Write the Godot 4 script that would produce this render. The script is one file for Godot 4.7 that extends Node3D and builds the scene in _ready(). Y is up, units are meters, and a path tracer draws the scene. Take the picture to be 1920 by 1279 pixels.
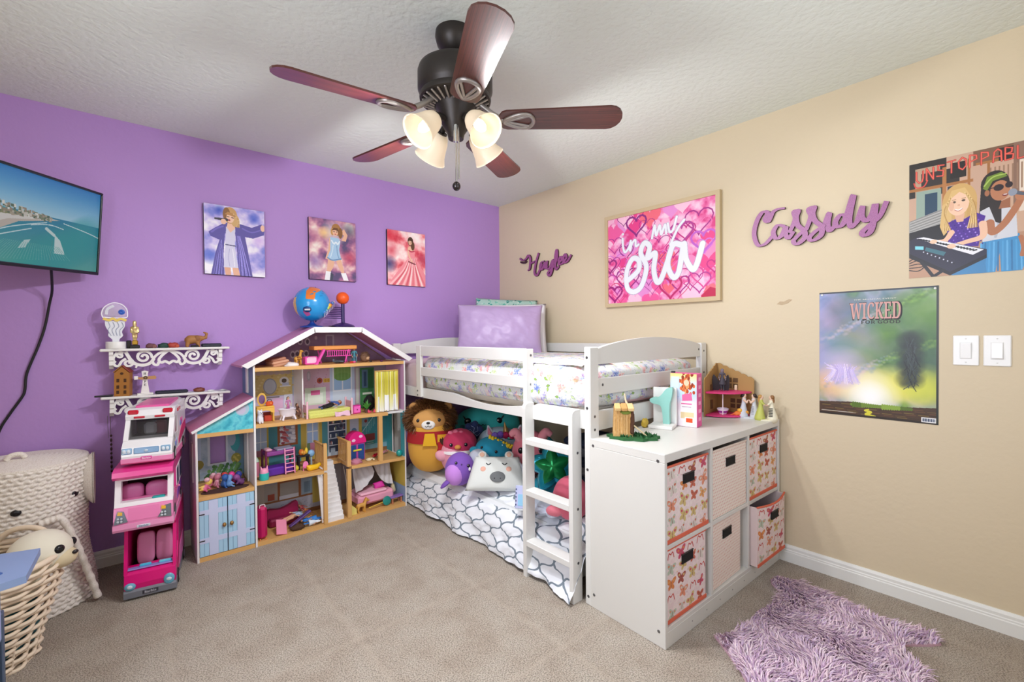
extends Node3D
# A child's bedroom: purple wall at the back, beige wall on the right, loft bed in the corner.
# Units are metres, the camera stands over the origin, y is up.
const WX := 2.718      # beige wall
const WZ := -3.309     # purple wall
const LX := -0.78      # left wall
const FZ := 0.34       # wall behind the camera
const H := 2.44
var MC := {}
var rng := RandomNumberGenerator.new()

# ---------------------------------------------------------------- materials
func m(hex: String, rough := 0.6, o := {}) -> StandardMaterial3D:
	var key = [hex, rough, o]
	if MC.has(key): return MC[key]
	var a := StandardMaterial3D.new()
	a.albedo_color = Color(hex)
	a.roughness = rough
	a.metallic = o.get("metal", 0.0)
	a.metallic_specular = o.get("spec", 0.5)
	if o.has("alpha"):
		a.transparency = BaseMaterial3D.TRANSPARENCY_ALPHA
		a.albedo_color.a = o.alpha
	if o.has("clear"):
		a.clearcoat_enabled = true; a.clearcoat = o.clear; a.clearcoat_roughness = o.get("crough", 0.1)
	if o.has("rim"):
		a.rim_enabled = true; a.rim = o.rim; a.rim_tint = 0.5
	if o.has("emit"):
		a.emission_enabled = true; a.emission = Color(o.emit); a.emission_energy_multiplier = o.get("energy", 1.0)
	if o.has("tex"): a.albedo_texture = o.tex
	if o.has("bump"):
		a.heightmap_enabled = true; a.heightmap_texture = o.bump; a.heightmap_scale = o.get("bs", 0.1)
	if o.has("tri"):
		a.uv1_triplanar = true; a.uv1_scale = Vector3.ONE * o.tri; a.uv1_world_triplanar = o.get("world", false)
	if o.has("uvs"): a.uv1_scale = Vector3.ONE * o.uvs
	if o.has("back"):
		a.backlight_enabled = true; a.backlight = Color(o.back)
	if o.get("vc", false): a.vertex_color_use_as_albedo = true
	MC[key] = a
	return a

func nz(freq: float, sz := 512, ramp := [], oct := 3, kind := FastNoiseLite.TYPE_SIMPLEX_SMOOTH, sd := 1) -> NoiseTexture2D:
	var n := FastNoiseLite.new()
	n.noise_type = kind; n.frequency = freq; n.fractal_octaves = oct; n.seed = sd
	var t := NoiseTexture2D.new()
	t.width = sz; t.height = sz; t.seamless = true; t.noise = n
	if ramp.size() > 0:
		var g := Gradient.new()
		g.offsets = PackedFloat32Array(); g.colors = PackedColorArray()
		for i in ramp.size(): g.add_point(float(i) / (ramp.size() - 1), Color(ramp[i]))
		t.color_ramp = g
	return t

func lin(hex: String) -> Color: return Color(hex).srgb_to_linear()

# ---------------------------------------------------------------- painting flat print
class Pic:
	var im: Image
	var w: int
	var h: int
	func _init(ww: int, hh: int, bg: String):
		w = ww; h = hh
		im = Image.create(w, h, false, Image.FORMAT_RGBA8)
		im.fill(Color(bg))
	func rect(x: float, y: float, a: float, b: float, c: String):
		im.fill_rect(Rect2i(int(x * w), int(y * h), maxi(1, int(ceil(a * w))), maxi(1, int(ceil(b * h)))), Color(c))
	func poly(pts: Array, c: String):
		var col := Color(c)
		var P := []
		var y0 := 1e9
		var y1 := -1e9
		var i := 0
		while i < pts.size():
			var v := Vector2(pts[i] * w, pts[i + 1] * h)
			P.append(v); y0 = minf(y0, v.y); y1 = maxf(y1, v.y)
			i += 2
		for yy in range(maxi(0, int(y0)), mini(h, int(y1) + 1)):
			var xs := []
			var sy := yy + 0.5
			for k in P.size():
				var a: Vector2 = P[k]
				var b: Vector2 = P[(k + 1) % P.size()]
				if (a.y <= sy) != (b.y <= sy): xs.append(a.x + (sy - a.y) / (b.y - a.y) * (b.x - a.x))
			xs.sort()
			for k in range(0, xs.size() - 1, 2):
				im.fill_rect(Rect2i(int(round(xs[k])), yy, maxi(1, int(round(xs[k + 1])) - int(round(xs[k]))), 1), col)
	func ell(cx: float, cy: float, rx: float, ry: float, c: String, rot := 0.0):
		var p := []
		for i in 28:
			var t := TAU * i / 28
			var v := Vector2(cos(t) * rx * w, sin(t) * ry * h).rotated(rot)
			p.append(cx + v.x / w); p.append(cy + v.y / h)
		poly(p, c)
	func line(pts: Array, wd: float, c: String, wd2 := -1.0):
		var n := pts.size() / 2
		for k in n - 1:
			var a := Vector2(pts[2 * k] * w, pts[2 * k + 1] * h)
			var b := Vector2(pts[2 * k + 2] * w, pts[2 * k + 3] * h)
			var r0 := wd * w * 0.5
			var r1 := r0 if wd2 < 0 else wd2 * w * 0.5
			var ra := lerpf(r0, r1, float(k) / (n - 1))
			var rb := lerpf(r0, r1, float(k + 1) / (n - 1))
			var t := (b - a).normalized().orthogonal()
			poly([(a.x + t.x * ra) / w, (a.y + t.y * ra) / h, (b.x + t.x * rb) / w, (b.y + t.y * rb) / h, (b.x - t.x * rb) / w, (b.y - t.y * rb) / h, (a.x - t.x * ra) / w, (a.y - t.y * ra) / h], c)
			if ra > 0.9:
				ell(a.x / w, a.y / h, ra / w, ra / h, c); ell(b.x / w, b.y / h, rb / w, rb / h, c)
	func curve(pts: Array, wd: float, c: String, wd2 := -1.0, n := 8):
		var o := []
		var k := pts.size() / 2
		for i in k - 1:
			var p := []
			for j in [-1, 0, 1, 2]:
				var q := clampi(i + j, 0, k - 1)
				p.append(Vector2(pts[2 * q], pts[2 * q + 1]))
			for s in n:
				var v: Vector2 = (p[1] as Vector2).cubic_interpolate(p[2], p[0], p[3], float(s) / n)
				o.append(v.x); o.append(v.y)
		o.append(pts[-2]); o.append(pts[-1])
		line(o, wd, c, wd2)
	func wash(cols: Array, freq: float, sd: int, sharp := 1.6):
		var n := FastNoiseLite.new()
		n.frequency = freq; n.seed = sd; n.fractal_octaves = 4
		var cc := []
		for c in cols: cc.append(Color(c))
		for y in h:
			for x in w:
				var v := clampf(0.5 + n.get_noise_2d(x, y) * sharp * 0.6, 0.0, 0.999) * (cc.size() - 1)
				var i := int(v)
				im.set_pixel(x, y, (cc[i] as Color).lerp(cc[i + 1], v - i))
	func vgrad(cols: Array, y0 := 0.0, y1 := 1.0):
		for y in range(int(y0 * h), int(y1 * h)):
			var v := clampf((float(y) / h - y0) / (y1 - y0), 0.0, 0.999) * (cols.size() - 1)
			var i := int(v)
			im.fill_rect(Rect2i(0, y, w, 1), Color(cols[i]).lerp(Color(cols[i + 1]), v - i))
	func dab(cx: float, cy: float, r: float, c: String, al := 0.6):
		var R := maxi(2, int(r * w))
		var b := Image.create(2 * R, 2 * R, false, Image.FORMAT_RGBA8)
		var col := Color(c)
		for y in 2 * R:
			for x in 2 * R:
				var d := Vector2(x - R, y - R).length() / R
				col.a = al * clampf(1.0 - d, 0, 1) ** 0.8
				b.set_pixel(x, y, col)
		im.blend_rect(b, Rect2i(0, 0, 2 * R, 2 * R), Vector2i(int(cx * w) - R, int(cy * h) - R))
	func tex() -> ImageTexture: return ImageTexture.create_from_image(im)

# ---------------------------------------------------------------- mesh helpers
func S() -> SurfaceTool:
	var st := SurfaceTool.new()
	st.begin(Mesh.PRIMITIVE_TRIANGLES)
	st.set_smooth_group(-1)
	return st

func vt(st: SurfaceTool, p: Vector3, uv := Vector2.ZERO):
	st.set_uv(uv); st.add_vertex(p)

func q(st: SurfaceTool, a: Vector3, b: Vector3, c: Vector3, d: Vector3, u0 := Vector2(0, 0), u1 := Vector2(1, 1)):
	var ua := u0
	var ub := Vector2(u1.x, u0.y)
	var ud := Vector2(u0.x, u1.y)
	vt(st, a, ua); vt(st, b, ub); vt(st, c, u1)
	vt(st, a, ua); vt(st, c, u1); vt(st, d, ud)

func cf(st: SurfaceTool, p: Array, c0: Vector3):
	var n: Vector3 = (p[2] - p[0]).cross(p[1] - p[0])
	var mid := Vector3.ZERO
	for v in p: mid += v
	if n.dot(mid / p.size() - c0) < 0: p.reverse()
	for i in range(1, p.size() - 1):
		vt(st, p[0], Vector2(p[0].x + p[0].z, p[0].y)); vt(st, p[i], Vector2(p[i].x + p[i].z, p[i].y)); vt(st, p[i + 1], Vector2(p[i + 1].x + p[i + 1].z, p[i + 1].y))

func bx(st: SurfaceTool, c: Vector3, s: Vector3, b := 0.0, xf := Transform3D()):
	var h := s * 0.5
	b = minf(b, minf(h.x, minf(h.y, h.z)) * 0.9)
	var o := xf * c
	var P := func(x, y, z): return xf * (c + Vector3(x, y, z))
	st.set_smooth_group(-1)
	var i := h - Vector3.ONE * b
	for k in [-1, 1]:
		cf(st, [P.call(k * h.x, i.y, i.z), P.call(k * h.x, i.y, -i.z), P.call(k * h.x, -i.y, -i.z), P.call(k * h.x, -i.y, i.z)], o)
		cf(st, [P.call(i.x, k * h.y, i.z), P.call(i.x, k * h.y, -i.z), P.call(-i.x, k * h.y, -i.z), P.call(-i.x, k * h.y, i.z)], o)
		cf(st, [P.call(i.x, i.y, k * h.z), P.call(i.x, -i.y, k * h.z), P.call(-i.x, -i.y, k * h.z), P.call(-i.x, i.y, k * h.z)], o)
	if b <= 0: return
	for k in [-1, 1]:
		for l in [-1, 1]:
			cf(st, [P.call(k * h.x, l * i.y, i.z), P.call(k * h.x, l * i.y, -i.z), P.call(k * i.x, l * h.y, -i.z), P.call(k * i.x, l * h.y, i.z)], o)
			cf(st, [P.call(k * h.x, i.y, l * i.z), P.call(k * h.x, -i.y, l * i.z), P.call(k * i.x, -i.y, l * h.z), P.call(k * i.x, i.y, l * h.z)], o)
			cf(st, [P.call(i.x, k * h.y, l * i.z), P.call(-i.x, k * h.y, l * i.z), P.call(-i.x, k * i.y, l * h.z), P.call(i.x, k * i.y, l * h.z)], o)
			for n in [-1, 1]:
				cf(st, [P.call(k * h.x, l * i.y, n * i.z), P.call(k * i.x, l * h.y, n * i.z), P.call(k * i.x, l * i.y, n * h.z)], o)

func grid(st: SurfaceTool, nu: int, nv: int, f: Callable, g := 0, flip := false, uvs := Vector2.ONE):
	# f(u, v) -> point; u, v in 0..1
	st.set_smooth_group(g)
	var P := []
	for j in nv + 1:
		for i in nu + 1: P.append(f.call(float(i) / nu, float(j) / nv))
	for j in nv:
		for i in nu:
			var k := j * (nu + 1) + i
			var a := Vector2(float(i) / nu, float(j) / nv) * uvs
			var b := Vector2(float(i + 1) / nu, float(j + 1) / nv) * uvs
			if flip: q(st, P[k + 1], P[k], P[k + nu + 1], P[k + nu + 2], Vector2(b.x, a.y), Vector2(a.x, b.y))
			else: q(st, P[k], P[k + 1], P[k + nu + 2], P[k + nu + 1], a, b)

func lathe(st: SurfaceTool, prof: Array, seg := 24, xf := Transform3D(), a0 := 0.0, a1 := TAU):
	var g := 1
	for j in prof.size() - 1:
		var p0 := Vector2(prof[j][0], prof[j][1])
		var p1 := Vector2(prof[j + 1][0], prof[j + 1][1])
		if j > 0:
			var pm := Vector2(prof[j - 1][0], prof[j - 1][1])
			if absf((p0 - pm).angle_to(p1 - p0)) > 0.75: g += 1
		st.set_smooth_group(g)
		for i in seg:
			var t0 := lerpf(a0, a1, float(i) / seg)
			var t1 := lerpf(a0, a1, float(i + 1) / seg)
			var A := xf * Vector3(cos(t0) * p0.x, p0.y, sin(t0) * p0.x)
			var B := xf * Vector3(cos(t1) * p0.x, p0.y, sin(t1) * p0.x)
			var C := xf * Vector3(cos(t1) * p1.x, p1.y, sin(t1) * p1.x)
			var D := xf * Vector3(cos(t0) * p1.x, p1.y, sin(t0) * p1.x)
			var u0 := float(i) / seg
			var u1 := float(i + 1) / seg
			var v0 := float(j) / (prof.size() - 1)
			var v1 := float(j + 1) / (prof.size() - 1)
			if p0.x > 0: vt(st, A, Vector2(u0, v0)); vt(st, B, Vector2(u1, v0)); vt(st, C, Vector2(u1, v1))
			if p1.x > 0: vt(st, A, Vector2(u0, v0)); vt(st, C, Vector2(u1, v1)); vt(st, D, Vector2(u0, v1))
	st.set_smooth_group(-1)

func tube(st: SurfaceTool, pts: Array, r, seg := 8, cap := true):
	var n := pts.size()
	var rad := func(i): return r[i] if r is Array else r
	var rings := []
	var up := Vector3.UP
	for i in n:
		var t: Vector3 = (pts[mini(i + 1, n - 1)] - pts[maxi(i - 1, 0)]).normalized()
		if i == 0 and absf(t.dot(up)) > 0.9: up = Vector3.RIGHT
		var s := t.cross(up).normalized()
		up = s.cross(t).normalized()
		var ring := []
		for k in seg:
			var a := TAU * k / seg
			ring.append(pts[i] + (s * cos(a) + up * sin(a)) * rad.call(i))
		rings.append(ring)
	st.set_smooth_group(0)
	for i in n - 1:
		for k in seg:
			var l := (k + 1) % seg
			q(st, rings[i][k], rings[i][l], rings[i + 1][l], rings[i + 1][k])
	if cap:
		st.set_smooth_group(-1)
		for e in [0, n - 1]: cf(st, (rings[e] as Array).duplicate(), pts[1 if e == 0 else n - 2])

func smooth(pts: Array, n := 6) -> Array:
	var o := []
	for i in pts.size() - 1:
		var a = pts[maxi(i - 1, 0)]
		var d = pts[mini(i + 2, pts.size() - 1)]
		for s in n: o.append(pts[i].cubic_interpolate(pts[i + 1], a, d, float(s) / n))
	o.append(pts[-1])
	return o

func prism(st: SurfaceTool, poly: Array, d: float, xf := Transform3D(), round_sides := false):
	# polygon of Vector2 in local xy, extruded from z = 0 to z = d
	var P := PackedVector2Array(poly)
	if Geometry2D.is_polygon_clockwise(P): P.reverse()
	var T := Geometry2D.triangulate_polygon(P)
	st.set_smooth_group(-1)
	for i in range(0, T.size(), 3):
		var t := [P[T[i]], P[T[i + 1]], P[T[i + 2]]]
		if (t[1] - t[0]).cross(t[2] - t[0]) < 0: t = [t[0], t[2], t[1]]
		for k in [0, 2, 1]: vt(st, xf * Vector3(t[k].x, t[k].y, d), t[k])
		for k in [0, 1, 2]: vt(st, xf * Vector3(t[k].x, t[k].y, 0), t[k])
	if round_sides: st.set_smooth_group(3)
	for i in P.size():
		var a := P[i]
		var b := P[(i + 1) % P.size()]
		q(st, xf * Vector3(a.x, a.y, d), xf * Vector3(b.x, b.y, d), xf * Vector3(b.x, b.y, 0), xf * Vector3(a.x, a.y, 0))
	st.set_smooth_group(-1)

var rib := 0
func ribbon(st: SurfaceTool, pts: Array, wd, d: float, xf := Transform3D()):
	# a flat stroke of varying width, d thick
	var n := pts.size()
	var L := []
	var R := []
	for i in n:
		var t: Vector2 = (pts[mini(i + 1, n - 1)] - pts[maxi(i - 1, 0)]).normalized()
		var ww: float = wd.call(float(i) / (n - 1), t) if wd is Callable else wd
		var o := Vector2(-t.y, t.x) * ww * 0.5
		var e := Vector2.ZERO
		if i == 0: e = -t * ww * 0.3
		if i == n - 1: e = t * ww * 0.3
		L.append(pts[i] + o + e); R.append(pts[i] - o + e)
	# crossing strokes lie a hair above one another, as cut and glued pieces do
	rib += 1
	var F := func(v, z): return xf * Vector3(v.x, v.y, z)
	var lift := func(i): return d + 0.0004 * (rib % 9) + 0.00035 * float(i) / n
	st.set_smooth_group(-1)
	for i in n - 1:
		q(st, F.call(L[i], lift.call(i)), F.call(L[i + 1], lift.call(i + 1)), F.call(R[i + 1], lift.call(i + 1)), F.call(R[i], lift.call(i)))
		q(st, F.call(R[i], 0), F.call(R[i + 1], 0), F.call(L[i + 1], 0), F.call(L[i], 0))
		q(st, F.call(L[i + 1], lift.call(i + 1)), F.call(L[i], lift.call(i)), F.call(L[i], 0), F.call(L[i + 1], 0))
		q(st, F.call(R[i], lift.call(i)), F.call(R[i + 1], lift.call(i + 1)), F.call(R[i + 1], 0), F.call(R[i], 0))
	q(st, F.call(L[0], d), F.call(R[0], d), F.call(R[0], 0), F.call(L[0], 0))
	q(st, F.call(R[-1], d), F.call(L[-1], d), F.call(L[-1], 0), F.call(R[-1], 0))

func spow(a: float, e: float) -> float: return signf(a) * absf(a) ** e

func ell(st: SurfaceTool, c: Vector3, r: Vector3, nu := 20, nv := 12, bs := Basis(), e1 := 1.0, e2 := 1.0, nzv := 0.0, sd := 1):
	# ellipsoid, or with exponents under 1 a rounded box
	var n: FastNoiseLite
	if nzv > 0:
		n = FastNoiseLite.new(); n.seed = sd; n.frequency = 2.2
	grid(st, nu, nv, func(u, v):
		var a: float = u * TAU
		var b: float = (v - 0.5) * PI
		var p := Vector3(spow(cos(b), e1) * spow(cos(a), e2) * r.x, -spow(sin(b), e1) * r.y, spow(cos(b), e1) * spow(sin(a), e2) * r.z)
		if u >= 1.0: p = Vector3(spow(cos(b), e1) * r.x, -spow(sin(b), e1) * r.y, 0)
		if n: p *= 1.0 + nzv * n.get_noise_3dv(p / r.y)
		return c + bs * p, 0, true)

func pillow(st: SurfaceTool, w: float, h: float, t: float, xf := Transform3D(), n := 24, wr := 0.006, sd := 3, pinch := 0.06):
	var no := FastNoiseLite.new(); no.seed = sd; no.frequency = 3.0
	for s in [1, -1]:
		grid(st, n, n, func(u, v):
			var a: float = u * 2 - 1
			var b: float = 1 - v * 2
			var e: float = maxf(0.0, (1 - absf(a) ** 2.6) * (1 - absf(b) ** 2.6)) ** 0.55
			var sp := Vector2(a * 1.3, b)
			var k: float = no.get_noise_2d(a * w * 1.2, b * h * 1.1 + 7 * s) + 0.6 * sin(6.0 * sp.angle() + 3.0 * no.get_noise_2d(a, b)) * minf(1.0, sp.length() ** 3) * absf(no.get_noise_2d(a * 0.9 + 4, b * 0.9))
			return xf * Vector3(a * w * 0.5 * (1 - pinch * (1 - b * b)), b * h * 0.5 * (1 - pinch * (1 - a * a)), s * (t * 0.5 * e + wr * k * minf(1.0, e * 2))), 0, s < 0)

# smooth bodies: bones [a, b, ra, rb, colour] joined by a smooth minimum, meshed as surface nets
func sdf(st: SurfaceTool, bones: Array, cell: float, k := 0.01, xf := Transform3D()):
	var lo := Vector3.ONE * 1e9
	var hi := -lo
	for b in bones:
		var r: float = maxf(b[2], b[3]) + k + cell * 2
		for p in [b[0], b[1]]:
			lo = lo.min(p - Vector3.ONE * r); hi = hi.max(p + Vector3.ONE * r)
	var N := Vector3i(((hi - lo) / cell).ceil()) + Vector3i.ONE * 2
	var D := PackedFloat32Array(); D.resize(N.x * N.y * N.z); D.fill(1.0)
	var sx := 1
	var sy := N.x
	var sz := N.x * N.y
	for b in bones:
		var A: Vector3 = b[0]
		var ab: Vector3 = b[1] - A
		var l2 := maxf(ab.length_squared(), 1e-12)
		var rr: float = maxf(b[2], b[3]) + k * 1.5 + cell * 2
		var i0 := Vector3i(((A.min(b[1]) - Vector3.ONE * rr - lo) / cell).floor()).clamp(Vector3i.ZERO, N - Vector3i.ONE)
		var i1 := Vector3i(((A.max(b[1]) + Vector3.ONE * rr - lo) / cell).ceil()).clamp(Vector3i.ZERO, N - Vector3i.ONE)
		for z in range(i0.z, i1.z + 1):
			for y in range(i0.y, i1.y + 1):
				for x in range(i0.x, i1.x + 1):
					var p := lo + Vector3(x, y, z) * cell - A
					var t := clampf(p.dot(ab) / l2, 0, 1)
					var d: float = (p - ab * t).length() - lerpf(b[2], b[3], t)
					var id := x + y * sy + z * sz
					var e := D[id]
					var hh := clampf(0.5 + 0.5 * (e - d) / k, 0, 1)
					D[id] = lerpf(e, d, hh) - k * hh * (1 - hh)
	var V := {}
	var cs := [0, sx, sy, sx + sy, sz, sx + sz, sy + sz, sx + sy + sz]
	var co := [Vector3(0, 0, 0), Vector3(1, 0, 0), Vector3(0, 1, 0), Vector3(1, 1, 0), Vector3(0, 0, 1), Vector3(1, 0, 1), Vector3(0, 1, 1), Vector3(1, 1, 1)]
	var ed := [[0, 1], [2, 3], [4, 5], [6, 7], [0, 2], [1, 3], [4, 6], [5, 7], [0, 4], [1, 5], [2, 6], [3, 7]]
	for z in N.z - 1:
		for y in N.y - 1:
			for x in N.x - 1:
				var id := x + y * sy + z * sz
				var neg := 0
				for c in cs:
					if D[id + c] < 0: neg += 1
				if neg == 0 or neg == 8: continue
				var s := Vector3.ZERO
				var n := 0
				for e in ed:
					var da := D[id + cs[e[0]]]
					var db := D[id + cs[e[1]]]
					if (da < 0) != (db < 0):
						s += (co[e[0]] as Vector3).lerp(co[e[1]], da / (da - db)); n += 1
				V[id] = lo + (Vector3(x, y, z) + s / n) * cell
	var C := {}
	for id in V:
		var best := 1e9
		var col := Color.WHITE
		for b in bones:
			if b.size() < 5: continue
			var ab: Vector3 = b[1] - b[0]
			var t := clampf((V[id] - b[0]).dot(ab) / maxf(ab.length_squared(), 1e-12), 0, 1)
			var d: float = (V[id] - b[0] - ab * t).length() - lerpf(b[2], b[3], t)
			if d < best: best = d; col = b[4]
		C[id] = col
	st.set_smooth_group(0)
	for id in V:
		for ax in [[sx, sy, sz], [sy, sz, sx], [sz, sx, sy]]:
			var ins := D[id] < 0
			if ins == (D[id + ax[0]] < 0): continue
			var f := [id, id - ax[1], id - ax[1] - ax[2], id - ax[2]]
			if not (V.has(f[1]) and V.has(f[2]) and V.has(f[3])): continue
			if ins: f.reverse()
			for t in [[0, 1, 2], [0, 2, 3]]:
				for j in t:
					st.set_color(C[f[j]]); vt(st, xf * V[f[j]])
	st.set_smooth_group(-1)

# ---------------------------------------------------------------- the scene's nodes
var names := {}
func numbered(n: String) -> String:
	names[n] = names.get(n, -1) + 1
	return n if names[n] == 0 else "%s_%03d" % [n, names[n]]

func thing(called: String, label: String, cat: String, at := Vector3.ZERO, turn := 0.0, group := "") -> Node3D:
	var o := Node3D.new()
	o.name = numbered(called)
	add_child(o)
	o.position = at
	o.rotation.y = deg_to_rad(turn)
	tag(o, label, cat, group)
	return o

func tag(o: Node, label: String, cat := "", group := ""):
	o.set_meta("label", label)
	if cat: o.set_meta("category", cat)
	if group: o.set_meta("group", group)

func obj(called: String, st: SurfaceTool, mt: Material, parent: Node = null, label := "") -> MeshInstance3D:
	st.generate_normals()
	var o := MeshInstance3D.new()
	o.mesh = st.commit()
	o.material_override = mt
	if parent == null:
		o.name = numbered(called); add_child(o)
	else:
		o.name = called; parent.add_child(o, true)
	if label: o.set_meta("label", label)
	return o

func box(called: String, c: Vector3, s: Vector3, mt: Material, parent: Node = null, b := 0.003, xf := Transform3D()) -> MeshInstance3D:
	var st := S()
	bx(st, c, s, b, xf)
	return obj(called, st, mt, parent)

func ball(called: String, c: Vector3, r: Vector3, mt: Material, parent: Node = null, bs := Basis(), e := 1.0, nn := 0.0) -> MeshInstance3D:
	var st := S()
	ell(st, c, r, 22, 14, bs, e, e, nn)
	return obj(called, st, mt, parent)

func rod(called: String, pts: Array, r, mt: Material, parent: Node = null, seg := 8) -> MeshInstance3D:
	var st := S()
	tube(st, pts, r, seg)
	return obj(called, st, mt, parent)

func turned(called: String, prof: Array, mt: Material, parent: Node = null, xf := Transform3D(), seg := 24) -> MeshInstance3D:
	var st := S()
	lathe(st, prof, seg, xf)
	return obj(called, st, mt, parent)

func cut(called: String, poly: Array, d: float, mt: Material, parent: Node = null, xf := Transform3D(), rs := false) -> MeshInstance3D:
	var st := S()
	prism(st, poly, d, xf, rs)
	return obj(called, st, mt, parent)

func struct(called: String, st: SurfaceTool, mt: Material) -> MeshInstance3D:
	var o := obj(called, st, mt)
	o.set_meta("kind", "structure")
	return o

func words(txt: String, h: float, mt: Material, parent: Node, xf: Transform3D, wide := 0.0, font := "Droid Sans", bold := true, d := 0.0006, called := "lettering") -> MeshInstance3D:
	# flat lettering h tall, centred on xf, wide across when given
	var t := TextMesh.new()
	var f := SystemFont.new()
	f.font_names = PackedStringArray([font]); f.font_weight = 700 if bold else 400
	t.font = f; t.text = txt; t.font_size = 32; t.pixel_size = 0.01; t.depth = 0.01
	t.horizontal_alignment = HORIZONTAL_ALIGNMENT_CENTER
	var bb := t.get_aabb()
	var sy := h / maxf(bb.size.y, 0.001)
	var sx := wide / maxf(bb.size.x, 0.001) if wide > 0 else sy
	var st := S()
	st.append_from(t, 0, xf * Transform3D(Basis.from_scale(Vector3(sx, sy, d / 0.01)), Vector3(-(bb.position.x + bb.size.x * 0.5) * sx, -(bb.position.y + bb.size.y * 0.5) * sy, 0)))
	var o := MeshInstance3D.new()
	o.mesh = st.commit(); o.material_override = mt; o.name = called
	parent.add_child(o, true)
	return o

func T(p: Vector3, ry := 0.0, rx := 0.0, rz := 0.0) -> Transform3D:
	return Transform3D(Basis.from_euler(Vector3(deg_to_rad(rx), deg_to_rad(ry), deg_to_rad(rz))), p)

func V(x: float, y: float, z: float) -> Vector3: return Vector3(x, y, z)
func P2(a: Array) -> Array:
	var o := []
	for i in range(0, a.size(), 2): o.append(Vector2(a[i], a[i + 1]))
	return o

func _ready():
	rng.seed = 11
	# camera
	var cam := Camera3D.new()
	cam.name = "camera"
	var yaw := 0.71354
	var pit := -0.01357
	var rol := -0.0096
	var fw := Vector3(sin(yaw) * cos(pit), sin(pit), -cos(yaw) * cos(pit))
	var rt := Vector3(cos(yaw), 0, sin(yaw))
	var up := rt.cross(fw)
	cam.transform = Transform3D(Basis(rt * cos(rol) + up * sin(rol), up * cos(rol) - rt * sin(rol), -fw), Vector3(0, 1.2366, 0))
	cam.fov = rad_to_deg(2.0 * atan(639.5 / 850.62))
	cam.near = 0.02
	add_child(cam)
	# sky, exposure
	var env := Environment.new()
	var sky := Sky.new()
	var ps := ProceduralSkyMaterial.new()
	ps.sky_top_color = Color("5f8fd0"); ps.sky_horizon_color = Color("c9d8e8"); ps.ground_bottom_color = Color("6d7466"); ps.ground_horizon_color = Color("b9c2c0")
	sky.sky_material = ps
	env.sky = sky
	env.background_mode = Environment.BG_SKY
	env.background_energy_multiplier = 1.0
	env.tonemap_mode = Environment.TONE_MAPPER_LINEAR
	env.tonemap_exposure = 0.8
	env.sdfgi_enabled = true; env.ssao_enabled = true; env.ssil_enabled = true
	var we := WorldEnvironment.new()
	we.name = "environment"; we.environment = env
	add_child(we)
	# daylight through the two windows (behind the camera and in the left wall)
	daylight("window_daylight", Vector3(1.35, 1.45, FZ + 0.10), Vector3.FORWARD, Vector2(1.7, 1.3), 1.5, "ecf1ff")
	daylight("side_daylight", Vector3(LX - 0.10, 1.45, -0.75), Vector3.RIGHT, Vector2(1.0, 1.2), 5.2, "eaf0ff")
	room()
	ceiling_fan()
	wall_things()
	television()
	wall_shelves()
	dollhouse()
	dollhouse_contents()
	bed()
	plush_toys()
	cube_shelf()
	shelf_top_things()
	vans()
	left_corner()
	rug()

func daylight(n: String, at: Vector3, to: Vector3, size: Vector2, e: float, col: String):
	var l := AreaLight3D.new()
	l.name = n
	add_child(l)
	l.look_at_from_position(at, at + to)
	l.area_size = size
	l.light_energy = e
	l.light_color = Color(col)
	l.shadow_enabled = true
	l.set("area_range", 8.0)

func wall_with_hole(called: String, axis: String, lo: Vector3, hi: Vector3, wlo: Vector2, whi: Vector2, mt: Material):
	# a thick wall in the plane across axis with one window opening
	var st := S()
	var bx2 := func(a: Vector3, b: Vector3): bx(st, (a + b) / 2, b - a)
	if axis == "z":
		bx2.call(lo, V(wlo.x, hi.y, hi.z)); bx2.call(V(whi.x, lo.y, lo.z), hi)
		bx2.call(V(wlo.x, lo.y, lo.z), V(whi.x, wlo.y, hi.z)); bx2.call(V(wlo.x, whi.y, lo.z), V(whi.x, hi.y, hi.z))
	else:
		bx2.call(lo, V(hi.x, hi.y, wlo.x)); bx2.call(V(lo.x, lo.y, whi.x), hi)
		bx2.call(V(lo.x, lo.y, wlo.x), V(hi.x, wlo.y, whi.x)); bx2.call(V(lo.x, whi.y, wlo.x), V(hi.x, hi.y, whi.x))
	struct(called, st, mt)

func window(n: int, c: Vector3, w: float, h: float, turn: float):
	var r := thing("window_%d" % n, "white framed window in the wall behind the camera" if n == 1 else "white framed window in the wall on the television side", "window", c, turn)
	r.set_meta("kind", "structure")
	r.remove_meta("category")
	var wm := m("f2f1ec", 0.4)
	for s in [-1, 1]:
		box("window_frame", V(s * (w / 2 - 0.025), 0, 0), V(0.05, h, 0.06), wm, r)
		box("window_frame", V(0, s * (h / 2 - 0.025), 0), V(w - 0.1, 0.05, 0.06), wm, r)
	box("glazing_bar", V(0, 0, 0), V(w - 0.1, 0.035, 0.04), wm, r)
	box("pane", V(0, 0, 0.0), V(w - 0.1, h - 0.1, 0.004), m("ffffff", 0.02, {"alpha": 0.04}), r, 0)

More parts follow.
